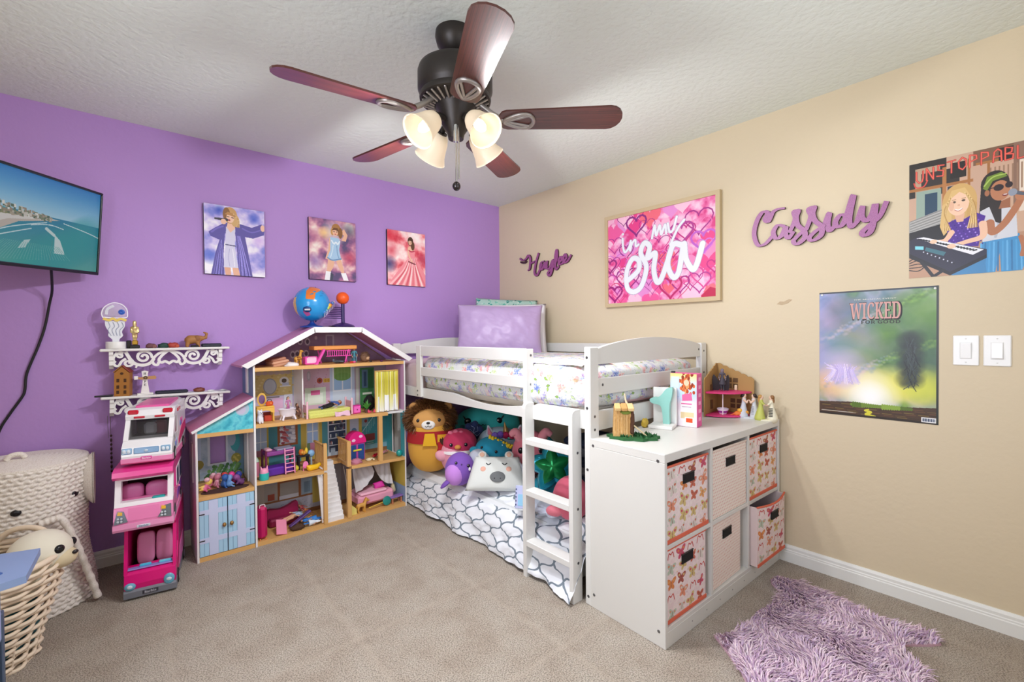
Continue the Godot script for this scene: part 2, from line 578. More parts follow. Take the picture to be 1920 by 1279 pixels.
func room():
	var plaster := nz(0.035, 512, [], 4, FastNoiseLite.TYPE_SIMPLEX_SMOOTH, 4)
	var purple := m("b28bcd", 0.62, {"bump": plaster, "bs": 0.05, "tri": 1.6, "world": true})
	var beige := m("d6c6a8", 0.62, {"bump": plaster, "bs": 0.05, "tri": 1.6, "world": true})
	var st := S()
	bx(st, V((LX + WX) / 2, H / 2, WZ - 0.06), V(WX - LX + 0.24, H + 0.24, 0.12))
	struct("wall_back", st, purple)
	st = S()
	bx(st, V(WX + 0.06, H / 2, (WZ + FZ) / 2), V(0.12, H + 0.24, FZ - WZ + 0.24))
	struct("wall_right", st, beige)
	wall_with_hole("wall_left", "x", V(LX - 0.12, 0, WZ), V(LX, H, FZ), Vector2(-1.3, 0.8), Vector2(-0.2, 2.1), beige)
	wall_with_hole("wall_front", "z", V(LX, 0, FZ), V(WX, H, FZ + 0.12), Vector2(0.45, 0.75), Vector2(2.25, 2.15), beige)
	window(1, V(1.35, 1.45, FZ + 0.05), 1.8, 1.4, 0)
	window(2, V(LX - 0.05, 1.45, -0.75), 1.1, 1.3, 90)
	# knockdown plaster ceiling
	st = S()
	bx(st, V((LX + WX) / 2, H + 0.06, (WZ + FZ) / 2), V(WX - LX + 0.24, 0.12, FZ - WZ + 0.24))
	var kd := nz(0.022, 1024, ["000000", "000000", "707070", "d0d0d0", "ffffff", "ffffff"], 3, FastNoiseLite.TYPE_SIMPLEX_SMOOTH, 9)
	struct("ceiling", st, m("e2e9e1", 0.8, {"bump": kd, "bs": 0.13, "tri": 1.1, "world": true}))
	# carpet
	st = S()
	var y := 0.0
	q(st, V(LX, y, WZ), V(WX, y, WZ), V(WX, y, FZ), V(LX, y, FZ), Vector2(0, 0), Vector2(WX - LX, FZ - WZ))
	bx(st, V((LX + WX) / 2, -0.07, (WZ + FZ) / 2), V(WX - LX + 0.24, 0.12, FZ - WZ + 0.24))
	var cm := m("ffffff", 0.95, {"tex": nz(0.07, 1024, ["605950", "998f83", "b8ad9f", "c6bbad", "e0d5c7"], 4, FastNoiseLite.TYPE_SIMPLEX, 21), "bump": nz(0.13, 1024, [], 3, FastNoiseLite.TYPE_CELLULAR, 22), "bs": 0.5, "spec": 0.1, "rim": 0.2})
	cm.uv1_scale = Vector3(1.7, 1.7, 1)
	cm.detail_enabled = true
	cm.detail_blend_mode = BaseMaterial3D.BLEND_MODE_MUL
	cm.detail_albedo = nz(0.006, 512, ["ece6e2", "f8f5f3", "ffffff"], 3, FastNoiseLite.TYPE_SIMPLEX_SMOOTH, 5)
	struct("floor", st, cm)
	# baseboards with a stepped top
	var prof := P2([0, 0, 0.016, 0, 0.016, 0.052, 0.0135, 0.056, 0.0135, 0.062, 0.011, 0.066, 0.011, 0.078, 0.006, 0.09, 0, 0.09])
	var wt := m("e9e9e4", 0.42)
	st = S()
	prism(st, prof, FZ - WZ, T(V(WX, 0, WZ)) * Transform3D(Basis(V(-1, 0, 0), V(0, 1, 0), V(0, 0, 1)), V(0, 0, 0)))
	struct("baseboard_right", st, wt)
	st = S()
	prism(st, prof, WX - LX, Transform3D(Basis(V(0, 0, 1), V(0, 1, 0), V(1, 0, 0)), V(LX, 0, WZ)))
	struct("baseboard_back", st, wt)

# ---------------------------------------------------------------- ceiling fan
func ceiling_fan():
	var c := V(1.03, 0, -1.52)
	var f := thing("ceiling_fan", "five blade ceiling fan with dark bronze motor, mahogany blades and four frosted lamp shades", "ceiling fan", V(c.x, H, c.z))
	var br := m("35302d", 0.4, {"metal": 0.5})
	var pw := m("a39c97", 0.38, {"metal": 0.7})
	turned("canopy", [[0.0, 0.0], [0.076, 0.0], [0.078, -0.02], [0.07, -0.05], [0.045, -0.078], [0.03, -0.088], [0, -0.088]].map(func(a): return [a[0], a[1]]), br, f, Transform3D(), 32)
	turned("downrod", [[0.022, -0.08], [0.022, -0.13]], br, f)
	turned("motor_housing", [[0, -0.12], [0.05, -0.122], [0.115, -0.13], [0.143, -0.15], [0.148, -0.165], [0.148, -0.232], [0.143, -0.24], [0.138, -0.25], [0.1, -0.26], [0, -0.26]], br, f, Transform3D(), 48)
	turned("vent_ring", [[0.138, -0.25], [0.142, -0.262], [0.14, -0.272], [0.132, -0.276], [0.126, -0.27], [0.08, -0.292]], br, f, Transform3D(), 48)
	for i in 28:
		var a := TAU * i / 28
		box("vent_fin", V(0, 0, 0), V(0.056, 0.012, 0.008), pw, f, 0.003, Transform3D(Basis(Vector3.UP, a), Vector3.ZERO) * T(V(0.106, -0.284, 0), 0, 0, 22))
	turned("switch_housing", [[0.085, -0.262], [0.08, -0.3], [0.07, -0.315], [0.062, -0.345], [0.05, -0.375], [0.034, -0.4], [0.03, -0.42], [0, -0.42]], br, f, Transform3D(), 36)
	# blades
	var grain := Pic.new(256, 64, "4f1f18")
	for i in 90:
		var y := rng.randf()
		grain.line([rng.randf() - 0.3, y, rng.randf() + 0.5, y + rng.randf_range(-0.03, 0.03)], 0.004, ["431a14", "5e2a20", "55241c", "391510", "4a1f19"][i % 5])
	var wood := m("ffffff", 0.3, {"tex": grain.tex(), "clear": 0.25, "crough": 0.22})
	for i in 5:
		var deg := -83.3 + 72.0 * i
		var bs := Basis(Vector3.UP, deg_to_rad(90.0 - deg))     # local x runs out along the blade
		var bt := bs * Basis(Vector3.RIGHT, deg_to_rad(-12.0))
		var pl := []
		for k in 9:
			var t := PI * k / 8 - PI / 2
			pl.append(Vector2(0.605 + 0.055 * cos(t), 0.066 * sin(t)))
		for k in 7:
			var t := PI * k / 6 + PI / 2
			pl.append(Vector2(0.205 + 0.035 * cos(t), 0.054 * sin(t)))
		var st := S()
		prism(st, pl, 0.007, Transform3D(bt * Basis(Vector3.RIGHT, PI / 2), V(0, -0.345, 0)))
		# the grain runs along the blade: scale the flat texture coordinates
		var bm := wood.duplicate() as StandardMaterial3D
		bm.uv1_scale = V(1.6, 7.0, 1); bm.uv1_offset = V(0.13 * i, 0.37 * i, 0)
		var b := obj("blade", st, bm, f)
		# iron: arm and an open loop under the blade
		var iron := S()
		tube(iron, smooth([bs * V(0.1, 0, 0) + V(0, -0.285, 0), bs * V(0.15, 0, 0) + V(0, -0.325, 0), bs * V(0.2, 0, 0) + V(0, -0.353, 0)]), 0.011, 8)
		var loop := []
		for k in 25:
			var t := TAU * k / 24
			loop.append(bt * V(0.252 - 0.058 * cos(t), -0.004, 0.05 * sin(t) * (0.72 - 0.34 * cos(t))) + V(0, -0.35, 0))
		tube(iron, loop, 0.009, 8, false)
		for k in [-1, 1]: tube(iron, [bt * V(0.2, -0.004, 0) + V(0, -0.35, 0), bt * V(0.29, -0.005, 0.03 * k) + V(0, -0.35, 0)], 0.006, 8)
		obj("blade_iron", iron, pw, b)
	# four lamps
	var glass := m("efe3cf", 0.4, {"alpha": 0.93, "back": "8a8070", "emit": "f4e4c6", "energy": 0.22})
	for i in 4:
		var az := 40.9 + 180 + 45 + 90 * i      # turned so that two face the camera
		var out := V(sin(deg_to_rad(az)), 0, -cos(deg_to_rad(az)))
		var ax := (out * 1.05 + V(0, -1, 0)).normalized()
		var root := V(0, -0.355, 0) + out * 0.05
		var bs := Basis(out.cross(ax).normalized(), ax, Vector3.ZERO)
		bs.z = bs.x.cross(bs.y)
		var base := root + out * 0.045 + V(0, -0.01, 0)
		rod("lamp_arm", [root, root + out * 0.03 + V(0, 0.004, 0), base], 0.012, br, f)
		var sh := turned("lamp_shade", [[0.022, 0.0], [0.034, 0.012], [0.043, 0.035], [0.048, 0.062], [0.055, 0.09], [0.068, 0.118], [0.0655, 0.118], [0.0525, 0.089], [0.0455, 0.062], [0.0405, 0.035], [0.032, 0.014], [0.02, 0.003]], glass, f, Transform3D(bs, base), 36)
		turned("socket", [[0, -0.004], [0.024, -0.004], [0.024, 0.02], [0.014, 0.03], [0, 0.03]], br, sh, Transform3D(bs, base), 16)
		var bp := base + ax * 0.068
		var st := S()
		lathe(st, [[0, -0.04], [0.012, -0.038], [0.018, -0.02], [0.021, 0.0], [0.018, 0.02], [0.009, 0.036], [0, 0.042]], 16, Transform3D(bs, bp))
		obj("bulb", st, m("fffaf0", 0.3, {"emit": "fff6e6", "energy": 1.6}), sh)
		var l := SpotLight3D.new()
		l.name = "bulb_light"; l.spot_angle = 88.0; l.spot_angle_attenuation = 0.35
		l.light_color = Color("fbfcff"); l.light_energy = BULB; l.light_size = 0.03; l.spot_range = 9; l.spot_attenuation = 2.0
		l.shadow_enabled = true
		add_child(l, true)
		var lp := V(c.x, H, c.z) + base + ax * 0.128
		l.look_at_from_position(lp, lp + ax)
	var ch := m("c9c9c9", 0.2, {"metal": 1.0})
	var tocam := V(-0.56, 0, 0.83) * 0.035
	rod("pull_chain", [tocam + V(0, -0.4, 0), tocam + V(0, -0.605, 0)], 0.0034, ch, f, 6)
	rod("pull_chain", [tocam + V(0.008, -0.38, 0.006), tocam + V(0.008, -0.59, 0.006)], 0.0034, ch, f, 6)
	turned("chain_sleeve", [[0.0, -0.445], [0.011, -0.445], [0.0115, -0.44], [0.0115, -0.36], [0, -0.36]], ch, f, Transform3D(Basis(), tocam), 12)
	ball("chain_pull", tocam + V(0, -0.618, 0), V(0.016, 0.018, 0.016), m("4a4648", 0.2, {"metal": 0.9}), f)
const BULB := 0.98

# ---------------------------------------------------------------- things on the walls
func canvas(label: String, x: float, y: float, w: float, h: float, p: Pic):
	var o := thing("canvas_painting", label, "painting", V(x, y, WZ), 0, "canvas paintings on the purple wall")
	box("stretched_canvas", V(0, 0, 0.011), V(w, h, 0.022), m("241c2b", 0.7), o, 0.002)
	var st := S()
	q(st, V(-w / 2 + 0.001, h / 2 - 0.001, 0.0223), V(w / 2 - 0.001, h / 2 - 0.001, 0.0223), V(w / 2 - 0.001, -h / 2 + 0.001, 0.0223), V(-w / 2 + 0.001, -h / 2 + 0.001, 0.0223))
	obj("painted_print", st, m("ffffff", 0.55, {"tex": p.tex()}), o)

func paint_singer() -> Pic:
	var p := Pic.new(230, 300, "e9e4f4")
	p.wash(["7f86d8", "a9a0e2", "cfc2ee", "ebe5f6", "f8f6fc"], 0.009, 5, 1.7)
	p.dab(0.24, 0.07, 0.12, "2d46b8", 0.9); p.dab(0.82, 0.14, 0.13, "3c55c4", 0.8); p.dab(0.1, 0.75, 0.16, "4a66cc", 0.7); p.dab(0.9, 0.45, 0.15, "c79be6", 0.7)
	var coat := "5b51a0"
	p.poly([0.16, 0.34, 0.3, 0.26, 0.44, 0.22, 0.6, 0.24, 0.78, 0.27, 0.95, 0.2, 1, 0.27, 0.99, 0.36, 0.8, 0.43, 0.66, 0.42, 0.7, 0.6, 0.78, 1, 0.55, 1, 0.52, 0.6, 0.5, 0.4, 0.33, 0.4, 0.3, 0.7, 0.31, 1, 0.1, 1, 0.17, 0.7, 0.24, 0.5, 0.1, 0.46, 0.07, 0.4], coat)
	for i in 9: p.curve([0.14 + 0.015 * i, 1.0, 0.2 + 0.01 * i, 0.72, 0.27, 0.5], 0.012, ["7a6fc4", "453c86", "8f86d6"][i % 3])
	for i in 9: p.curve([0.56 + 0.022 * i, 1.0, 0.56 + 0.012 * i, 0.7, 0.53 + 0.005 * i, 0.42], 0.014, ["8f84da", "4a4192", "a79be8"][i % 3])
	p.curve([0.62, 0.3, 0.78, 0.34, 0.96, 0.28], 0.025, "7468bd"); p.curve([0.12, 0.4, 0.2, 0.34, 0.3, 0.3], 0.03, "7468bd")
	p.poly([0.35, 0.3, 0.5, 0.3, 0.49, 0.6, 0.54, 0.89, 0.3, 0.89, 0.33, 0.6], "d5d2ea")
	p.line([0.34, 0.56, 0.5, 0.57], 0.02, "56547e"); p.curve([0.4, 0.62, 0.38, 0.75, 0.4, 0.87], 0.012, "b6b2d8"); p.curve([0.45, 0.62, 0.47, 0.75, 0.48, 0.87], 0.012, "f2f0fb")
	p.poly([0.31, 0.89, 0.41, 0.89, 0.42, 1, 0.33, 1], "e0a98c"); p.poly([0.44, 0.89, 0.54, 0.89, 0.57, 1, 0.46, 1], "e6b295")
	p.poly([0.38, 0.22, 0.48, 0.22, 0.5, 0.31, 0.42, 0.38, 0.36, 0.31], "eec1a6")
	p.ell(0.42, 0.13, 0.115, 0.12, "c79a62"); p.ell(0.5, 0.2, 0.07, 0.09, "d3aa70"); p.ell(0.36, 0.12, 0.06, 0.1, "8d6238")
	p.ell(0.42, 0.165, 0.062, 0.075, "f0c6ab"); p.poly([0.33, 0.12, 0.38, 0.08, 0.48, 0.1, 0.5, 0.15, 0.42, 0.13], "b98750")
	p.line([0.37, 0.15, 0.4, 0.152], 0.014, "4c3226"); p.line([0.44, 0.158, 0.475, 0.162], 0.014, "4c3226"); p.ell(0.405, 0.2, 0.018, 0.012, "a93b45")
	for i in 5: p.curve([0.47 + 0.02 * i, 0.1 + 0.02 * i, 0.55 + 0.005 * i, 0.2, 0.52 + 0.012 * i, 0.29], 0.01, ["e2c28c", "a67843"][i % 2])
	p.line([0.18, 0.2, 0.36, 0.2], 0.035, "3a3744", 0.055); p.ell(0.31, 0.23, 0.045, 0.04, "eec1a6"); p.ell(0.97, 0.26, 0.04, 0.05, "eec1a6")
	return p

func paint_stage() -> Pic:
	var p := Pic.new(230, 300, "caa0ab")
	p.wash(["5a4a74", "8f5a88", "c07f9c", "e2b4b8", "f4e6dc"], 0.008, 17, 1.8)
	p.dab(0.33, 0.22, 0.16, "eab44e", 0.9); p.dab(0.52, 0.2, 0.3, "fdf6ec", 0.8); p.dab(0.85, 0.15, 0.22, "4d5168", 0.8); p.dab(0.12, 0.7, 0.2, "8f7fc0", 0.7); p.dab(0.85, 0.6, 0.2, "c9445f", 0.8); p.dab(0.1, 0.3, 0.18, "b9708e", 0.7)
	var sk := "e8b596"
	p.poly([0.42, 0.3, 0.48, 0.28, 0.46, 0.5, 0.38, 0.66, 0.33, 0.65, 0.4, 0.48], sk)
	p.poly([0.66, 0.2, 0.74, 0.12, 0.82, 0.22, 0.78, 0.33, 0.68, 0.32, 0.74, 0.23], sk)
	p.poly([0.39, 0.62, 0.54, 0.64, 0.5, 0.78, 0.43, 0.87, 0.36, 0.86], sk); p.poly([0.55, 0.64, 0.66, 0.62, 0.74, 0.86, 0.68, 0.88, 0.58, 0.72], sk)
	p.poly([0.34, 0.85, 0.45, 0.86, 0.42, 1, 0.31, 1], "f3f3f5"); p.poly([0.66, 0.87, 0.77, 0.86, 0.83, 0.99, 0.72, 0.99], "f3f3f5"); p.poly([0.44, 0.87, 0.5, 0.9, 0.48, 1, 0.42, 1], "3e4258")
	p.poly([0.44, 0.28, 0.62, 0.29, 0.66, 0.34, 0.63, 0.48, 0.67, 0.64, 0.52, 0.68, 0.37, 0.63, 0.44, 0.5], "a9cbe6")
	p.curve([0.47, 0.34, 0.52, 0.39, 0.56, 0.36, 0.6, 0.39, 0.64, 0.34], 0.03, "e3eef6"); p.curve([0.5, 0.42, 0.48, 0.52, 0.44, 0.62], 0.02, "d3e6f3"); p.curve([0.58, 0.42, 0.59, 0.54, 0.62, 0.62], 0.02, "7fa6cc"); p.curve([0.38, 0.63, 0.45, 0.66, 0.52, 0.66, 0.67, 0.63], 0.025, "6a93be")
	p.ell(0.57, 0.15, 0.1, 0.1, "a9763f"); p.ell(0.49, 0.19, 0.04, 0.06, "c79552"); p.ell(0.66, 0.2, 0.05, 0.09, "8a5c30")
	p.ell(0.55, 0.19, 0.06, 0.066, "eebc9c"); p.poly([0.47, 0.17, 0.52, 0.12, 0.6, 0.12, 0.63, 0.18, 0.55, 0.155], "6b4426")
	p.line([0.51, 0.185, 0.535, 0.187], 0.014, "33241c"); p.line([0.57, 0.187, 0.595, 0.186], 0.014, "33241c"); p.line([0.54, 0.226, 0.565, 0.226], 0.016, "b3404a")
	return p

func paint_gown() -> Pic:
	var p := Pic.new(230, 300, "f3c6c8")
	p.wash(["cf3a50", "e8727c", "f4a9ae", "fad5d3", "fdeeea"], 0.008, 29, 1.7)
	p.dab(0.06, 0.1, 0.25, "d6283f", 0.9); p.dab(0.1, 0.38, 0.2, "d43a50", 0.8); p.dab(0.04, 0.62, 0.22, "39346e", 0.95); p.dab(0.95, 0.48, 0.2, "b13355", 0.8); p.dab(0.75, 0.15, 0.25, "fdf3ef", 0.8)
	p.poly([0.54, 0.32, 0.62, 0.3, 0.72, 0.32, 0.71, 0.46, 0.82, 0.56, 1, 0.78, 1, 1, 0.04, 1, 0.1, 0.9, 0.34, 0.66, 0.52, 0.5], "ee8f99")
	for i in 12:
		var t := i / 11.0
		p.curve([0.56 + 0.15 * t, 0.48, 0.4 + 0.42 * t, 0.72, 0.06 + 0.94 * t, 1.0], 0.02, ["f7bcbf", "d9606f", "fad6d5", "e57884"][i % 4], 0.05)
	p.poly([0.55, 0.26, 0.68, 0.26, 0.7, 0.34, 0.62, 0.37, 0.54, 0.33], "eabb9f"); p.curve([0.545, 0.3, 0.55, 0.42, 0.64, 0.55], 0.04, "eabb9f"); p.line([0.55, 0.55, 0.72, 0.59], 0.03, "7a2f3c")
	p.curve([0.56, 0.34, 0.62, 0.36, 0.7, 0.34], 0.03, "c23b56")
	p.ell(0.6, 0.17, 0.075, 0.085, "4b3021"); p.ell(0.66, 0.25, 0.05, 0.08, "5e3d28"); p.ell(0.59, 0.185, 0.045, 0.055, "eabb9f"); p.poly([0.54, 0.16, 0.58, 0.12, 0.64, 0.14, 0.65, 0.17, 0.6, 0.155], "3a2418")
	p.line([0.565, 0.18, 0.582, 0.18], 0.012, "2c1c16"); p.line([0.605, 0.18, 0.622, 0.18], 0.012, "2c1c16"); p.line([0.585, 0.215, 0.6, 0.215], 0.014, "a93b45")
	return p

func heart(p: Pic, x: float, y: float, s: float, c: String, w: float):
	var o := []
	for i in 25:
		var t := TAU * i / 24
		o.append(x + s * 0.0625 * 16 * sin(t) ** 3 * 0.5)
		o.append(y - s * 0.0625 * (13 * cos(t) - 5 * cos(2 * t) - 2 * cos(3 * t) - cos(4 * t)) * 0.62)
	if w > 0: p.line(o, w, c)
	else: p.poly(o, c)

func paint_era() -> Pic:
	var p := Pic.new(520, 396, "f48fc0")
	p.wash(["de3f86", "ea6aa6", "f294c2", "f7b6d6", "f9d0e4"], 0.014, 41, 1.8)
	var r := RandomNumberGenerator.new()
	r.seed = 8
	for i in 46: heart(p, r.randf(), r.randf(), r.randf_range(0.1, 0.22), ["f7b7d4", "ef5f9f", "f58bbd", "e8438a", "f9c6dd", "e892d2", "f26d7f"][i % 7], 0)
	for i in 40: heart(p, r.randf(), r.randf(), r.randf_range(0.1, 0.26), ["c5207e", "a82a86", "e04b96", "d46fcf", "8f2a7c", "ee7db6", "b3358f", "d84a76"][i % 8], r.randf_range(0.004, 0.011))
	for h in [[0.07, 0.88, 0.16, "9c1f73"], [0.62, 0.86, 0.2, "c22a6a"], [0.72, 0.3, 0.2, "b53a92"], [0.3, 0.12, 0.2, "8e2a80"], [0.9, 0.42, 0.2, "c25fc8"], [0.02, 0.55, 0.14, "9a2a78"]]: heart(p, h[0], h[1], h[2], h[3], 0.016)
	p.poly([0.88, 0.98, 0.95, 0.9, 1, 0.92, 1, 1, 0.88, 1], "c01f4e")
	var s := [[0.158, 0.253, 0.164, 0.357, 0.184, 0.413, 0.223, 0.368, 0.243, 0.295], [0.243, 0.295, 0.235, 0.403, 0.258, 0.324, 0.289, 0.294, 0.295, 0.363, 0.322, 0.352], [0.454, 0.309, 0.479, 0.178, 0.494, 0.287, 0.526, 0.186, 0.541, 0.285, 0.575, 0.190, 0.585, 0.283], [0.600, 0.184, 0.615, 0.272, 0.647, 0.261, 0.679, 0.133], [0.743, 0.181, 0.687, 0.259, 0.622, 0.414],
		[0.212, 0.743, 0.319, 0.642, 0.321, 0.530, 0.257, 0.506, 0.198, 0.650, 0.205, 0.827, 0.272, 0.882, 0.351, 0.818, 0.398, 0.616, 0.344, 0.456, 0.378, 0.349, 0.430, 0.397, 0.410, 0.518, 0.483, 0.481, 0.469, 0.652, 0.494, 0.789, 0.536, 0.772, 0.596, 0.587, 0.637, 0.438], [0.715, 0.436, 0.647, 0.422, 0.598, 0.611, 0.643, 0.760, 0.695, 0.710, 0.739, 0.429, 0.757, 0.591, 0.810, 0.704, 0.847, 0.652, 0.893, 0.458]]
	for k in s.size(): p.curve(s[k], 0.026 if k < 5 else 0.053, "b9a9c4")
	for k in s.size(): p.curve(s[k], 0.0195 if k < 5 else 0.044, "eef1f5")
	p.ell(0.163, 0.2, 0.012, 0.014, "e9edf2")
	return p

func paint_show() -> Pic:
	# a plain fantasy sky in the colours of the poster, without its figures
	var p := Pic.new(300, 412, "8f9a9a")
	p.wash(["3b4f78", "5e7fae", "8aa0cc", "b9b4d8", "9aa6b8", "6f8f7c", "4f7f4a", "6d9a3f"], 0.006, 3, 1.6)
	for i in 22:
		var t := i / 21.0
		p.dab(0.62 + 0.4 * sin(i * 2.3), 0.12 + 0.62 * t, 0.3, ["3f5f3a", "5f8a35", "2f4f45", "7fae3a", "48703c"][i % 5], 0.6)
		p.dab(0.12 + 0.25 * sin(i * 1.7), 0.1 + 0.6 * t, 0.26, ["5a78b4", "9aa4d6", "c7a6d2", "7f9cd0", "e0a8c4"][i % 5], 0.55)
	for i in 14: p.dab(0.05 + 0.07 * i, 0.74 + 0.03 * sin(i * 2.0), 0.22, ["f4c19a", "f8e0b0", "f6e9a0", "e8e25a", "d4d84a"][mini(4, i / 3)], 0.7)
	p.dab(0.46, 0.83, 0.28, "fffbe6", 1.0); p.dab(0.46, 0.84, 0.2, "ffffff", 1.0); p.dab(0.2, 0.6, 0.24, "dcc6ee", 0.8); p.dab(0.22, 0.68, 0.16, "cbb8ea", 0.9)
	# streaked clouds, then a dark storm cloud column
	for i in 70:
		var y := 0.04 + 0.76 * fmod(i * 0.381, 1.0)
		var x := fmod(i * 0.237, 1.0)
		var c: String = (["7fae4a", "a9cc5a", "3c5a34", "5c8a3c"] if x > 0.48 else ["a8b4e0", "d8b8d8", "6f8cc4", "e8c8cc"])[i % 4]
		for k in 9: p.dab(x + 0.022 * k, y - 0.012 * k + 0.02 * sin(k * 0.7 + i), 0.028 - 0.0018 * k, c, 0.3)
	for i in 30: p.dab(0.79 + 0.05 * sin(i * 1.9), 0.36 + 0.0125 * i, 0.075 + 0.03 * sin(i * 0.8), "1b2226", 0.5)
	for i in 26: p.curve([0.74 + 0.1 * fmod(i * 0.37, 1.0), 0.36 + 0.01 * i, 0.77 + 0.08 * fmod(i * 0.53, 1.0), 0.45 + 0.01 * i, 0.73 + 0.14 * fmod(i * 0.71, 1.0), 0.52 + 0.01 * i], 0.006, ["2f3a3c", "141a1c", "3a4646"][i % 3])
	for i in 40: p.curve([0.05 + 0.3 * fmod(i * 0.37, 1.0), 0.58 + 0.05 * fmod(i * 0.31, 1.0), 0.12 + 0.2 * fmod(i * 0.37, 1.0), 0.64, 0.04 + 0.34 * fmod(i * 0.37, 1.0), 0.72 + 0.03 * fmod(i * 0.61, 1.0)], 0.006, ["d8c8f0", "b9a6e0", "eadcf6", "c9b8ea"][i % 4])
	p.poly([0, 0.9, 0.3, 0.885, 0.6, 0.9, 1, 0.88, 1, 1, 0, 1], "4a3324")
	for i in 60: p.line([fmod(i * 0.137, 1.0), 0.9 + 0.09 * fmod(i * 0.37, 1.0), fmod(i * 0.137, 1.0) + 0.08, 0.9 + 0.09 * fmod(i * 0.37, 1.0)], 0.006, ["6b4a2c", "3a2a20", "7d6a34"][i % 3])
	for i in 40:
		var bx0 := 0.3 + fmod(i * 0.173, 0.5)
		p.ell(bx0, 0.905, 0.012, 0.012 + 0.012 * fmod(i * 0.31, 1.0), ["6f8a2e", "88a63a", "55701f"][i % 3])
	p.curve([0.5, 0.99, 0.43, 0.975, 0.47, 0.955, 0.42, 0.945, 0.45, 0.935], 0.035, "d8cf3a", 0.012)
	p.rect(0, 0, 1, 0.012, "2a2f3a"); p.rect(0, 0.985, 1, 0.015, "2a211c"); p.rect(0.985, 0, 0.015, 1, "252a25")
	p.rect(0.875, 0.955, 0.11, 0.035, "f0f0ee")
	for i in 14: p.rect(0.885 + 0.0068 * i, 0.962, 0.003 if i % 3 else 0.005, 0.02, "33415f")
	p.line([0.02, 0.97, 0.34, 0.972], 0.006, "cfc8bd")
	return p

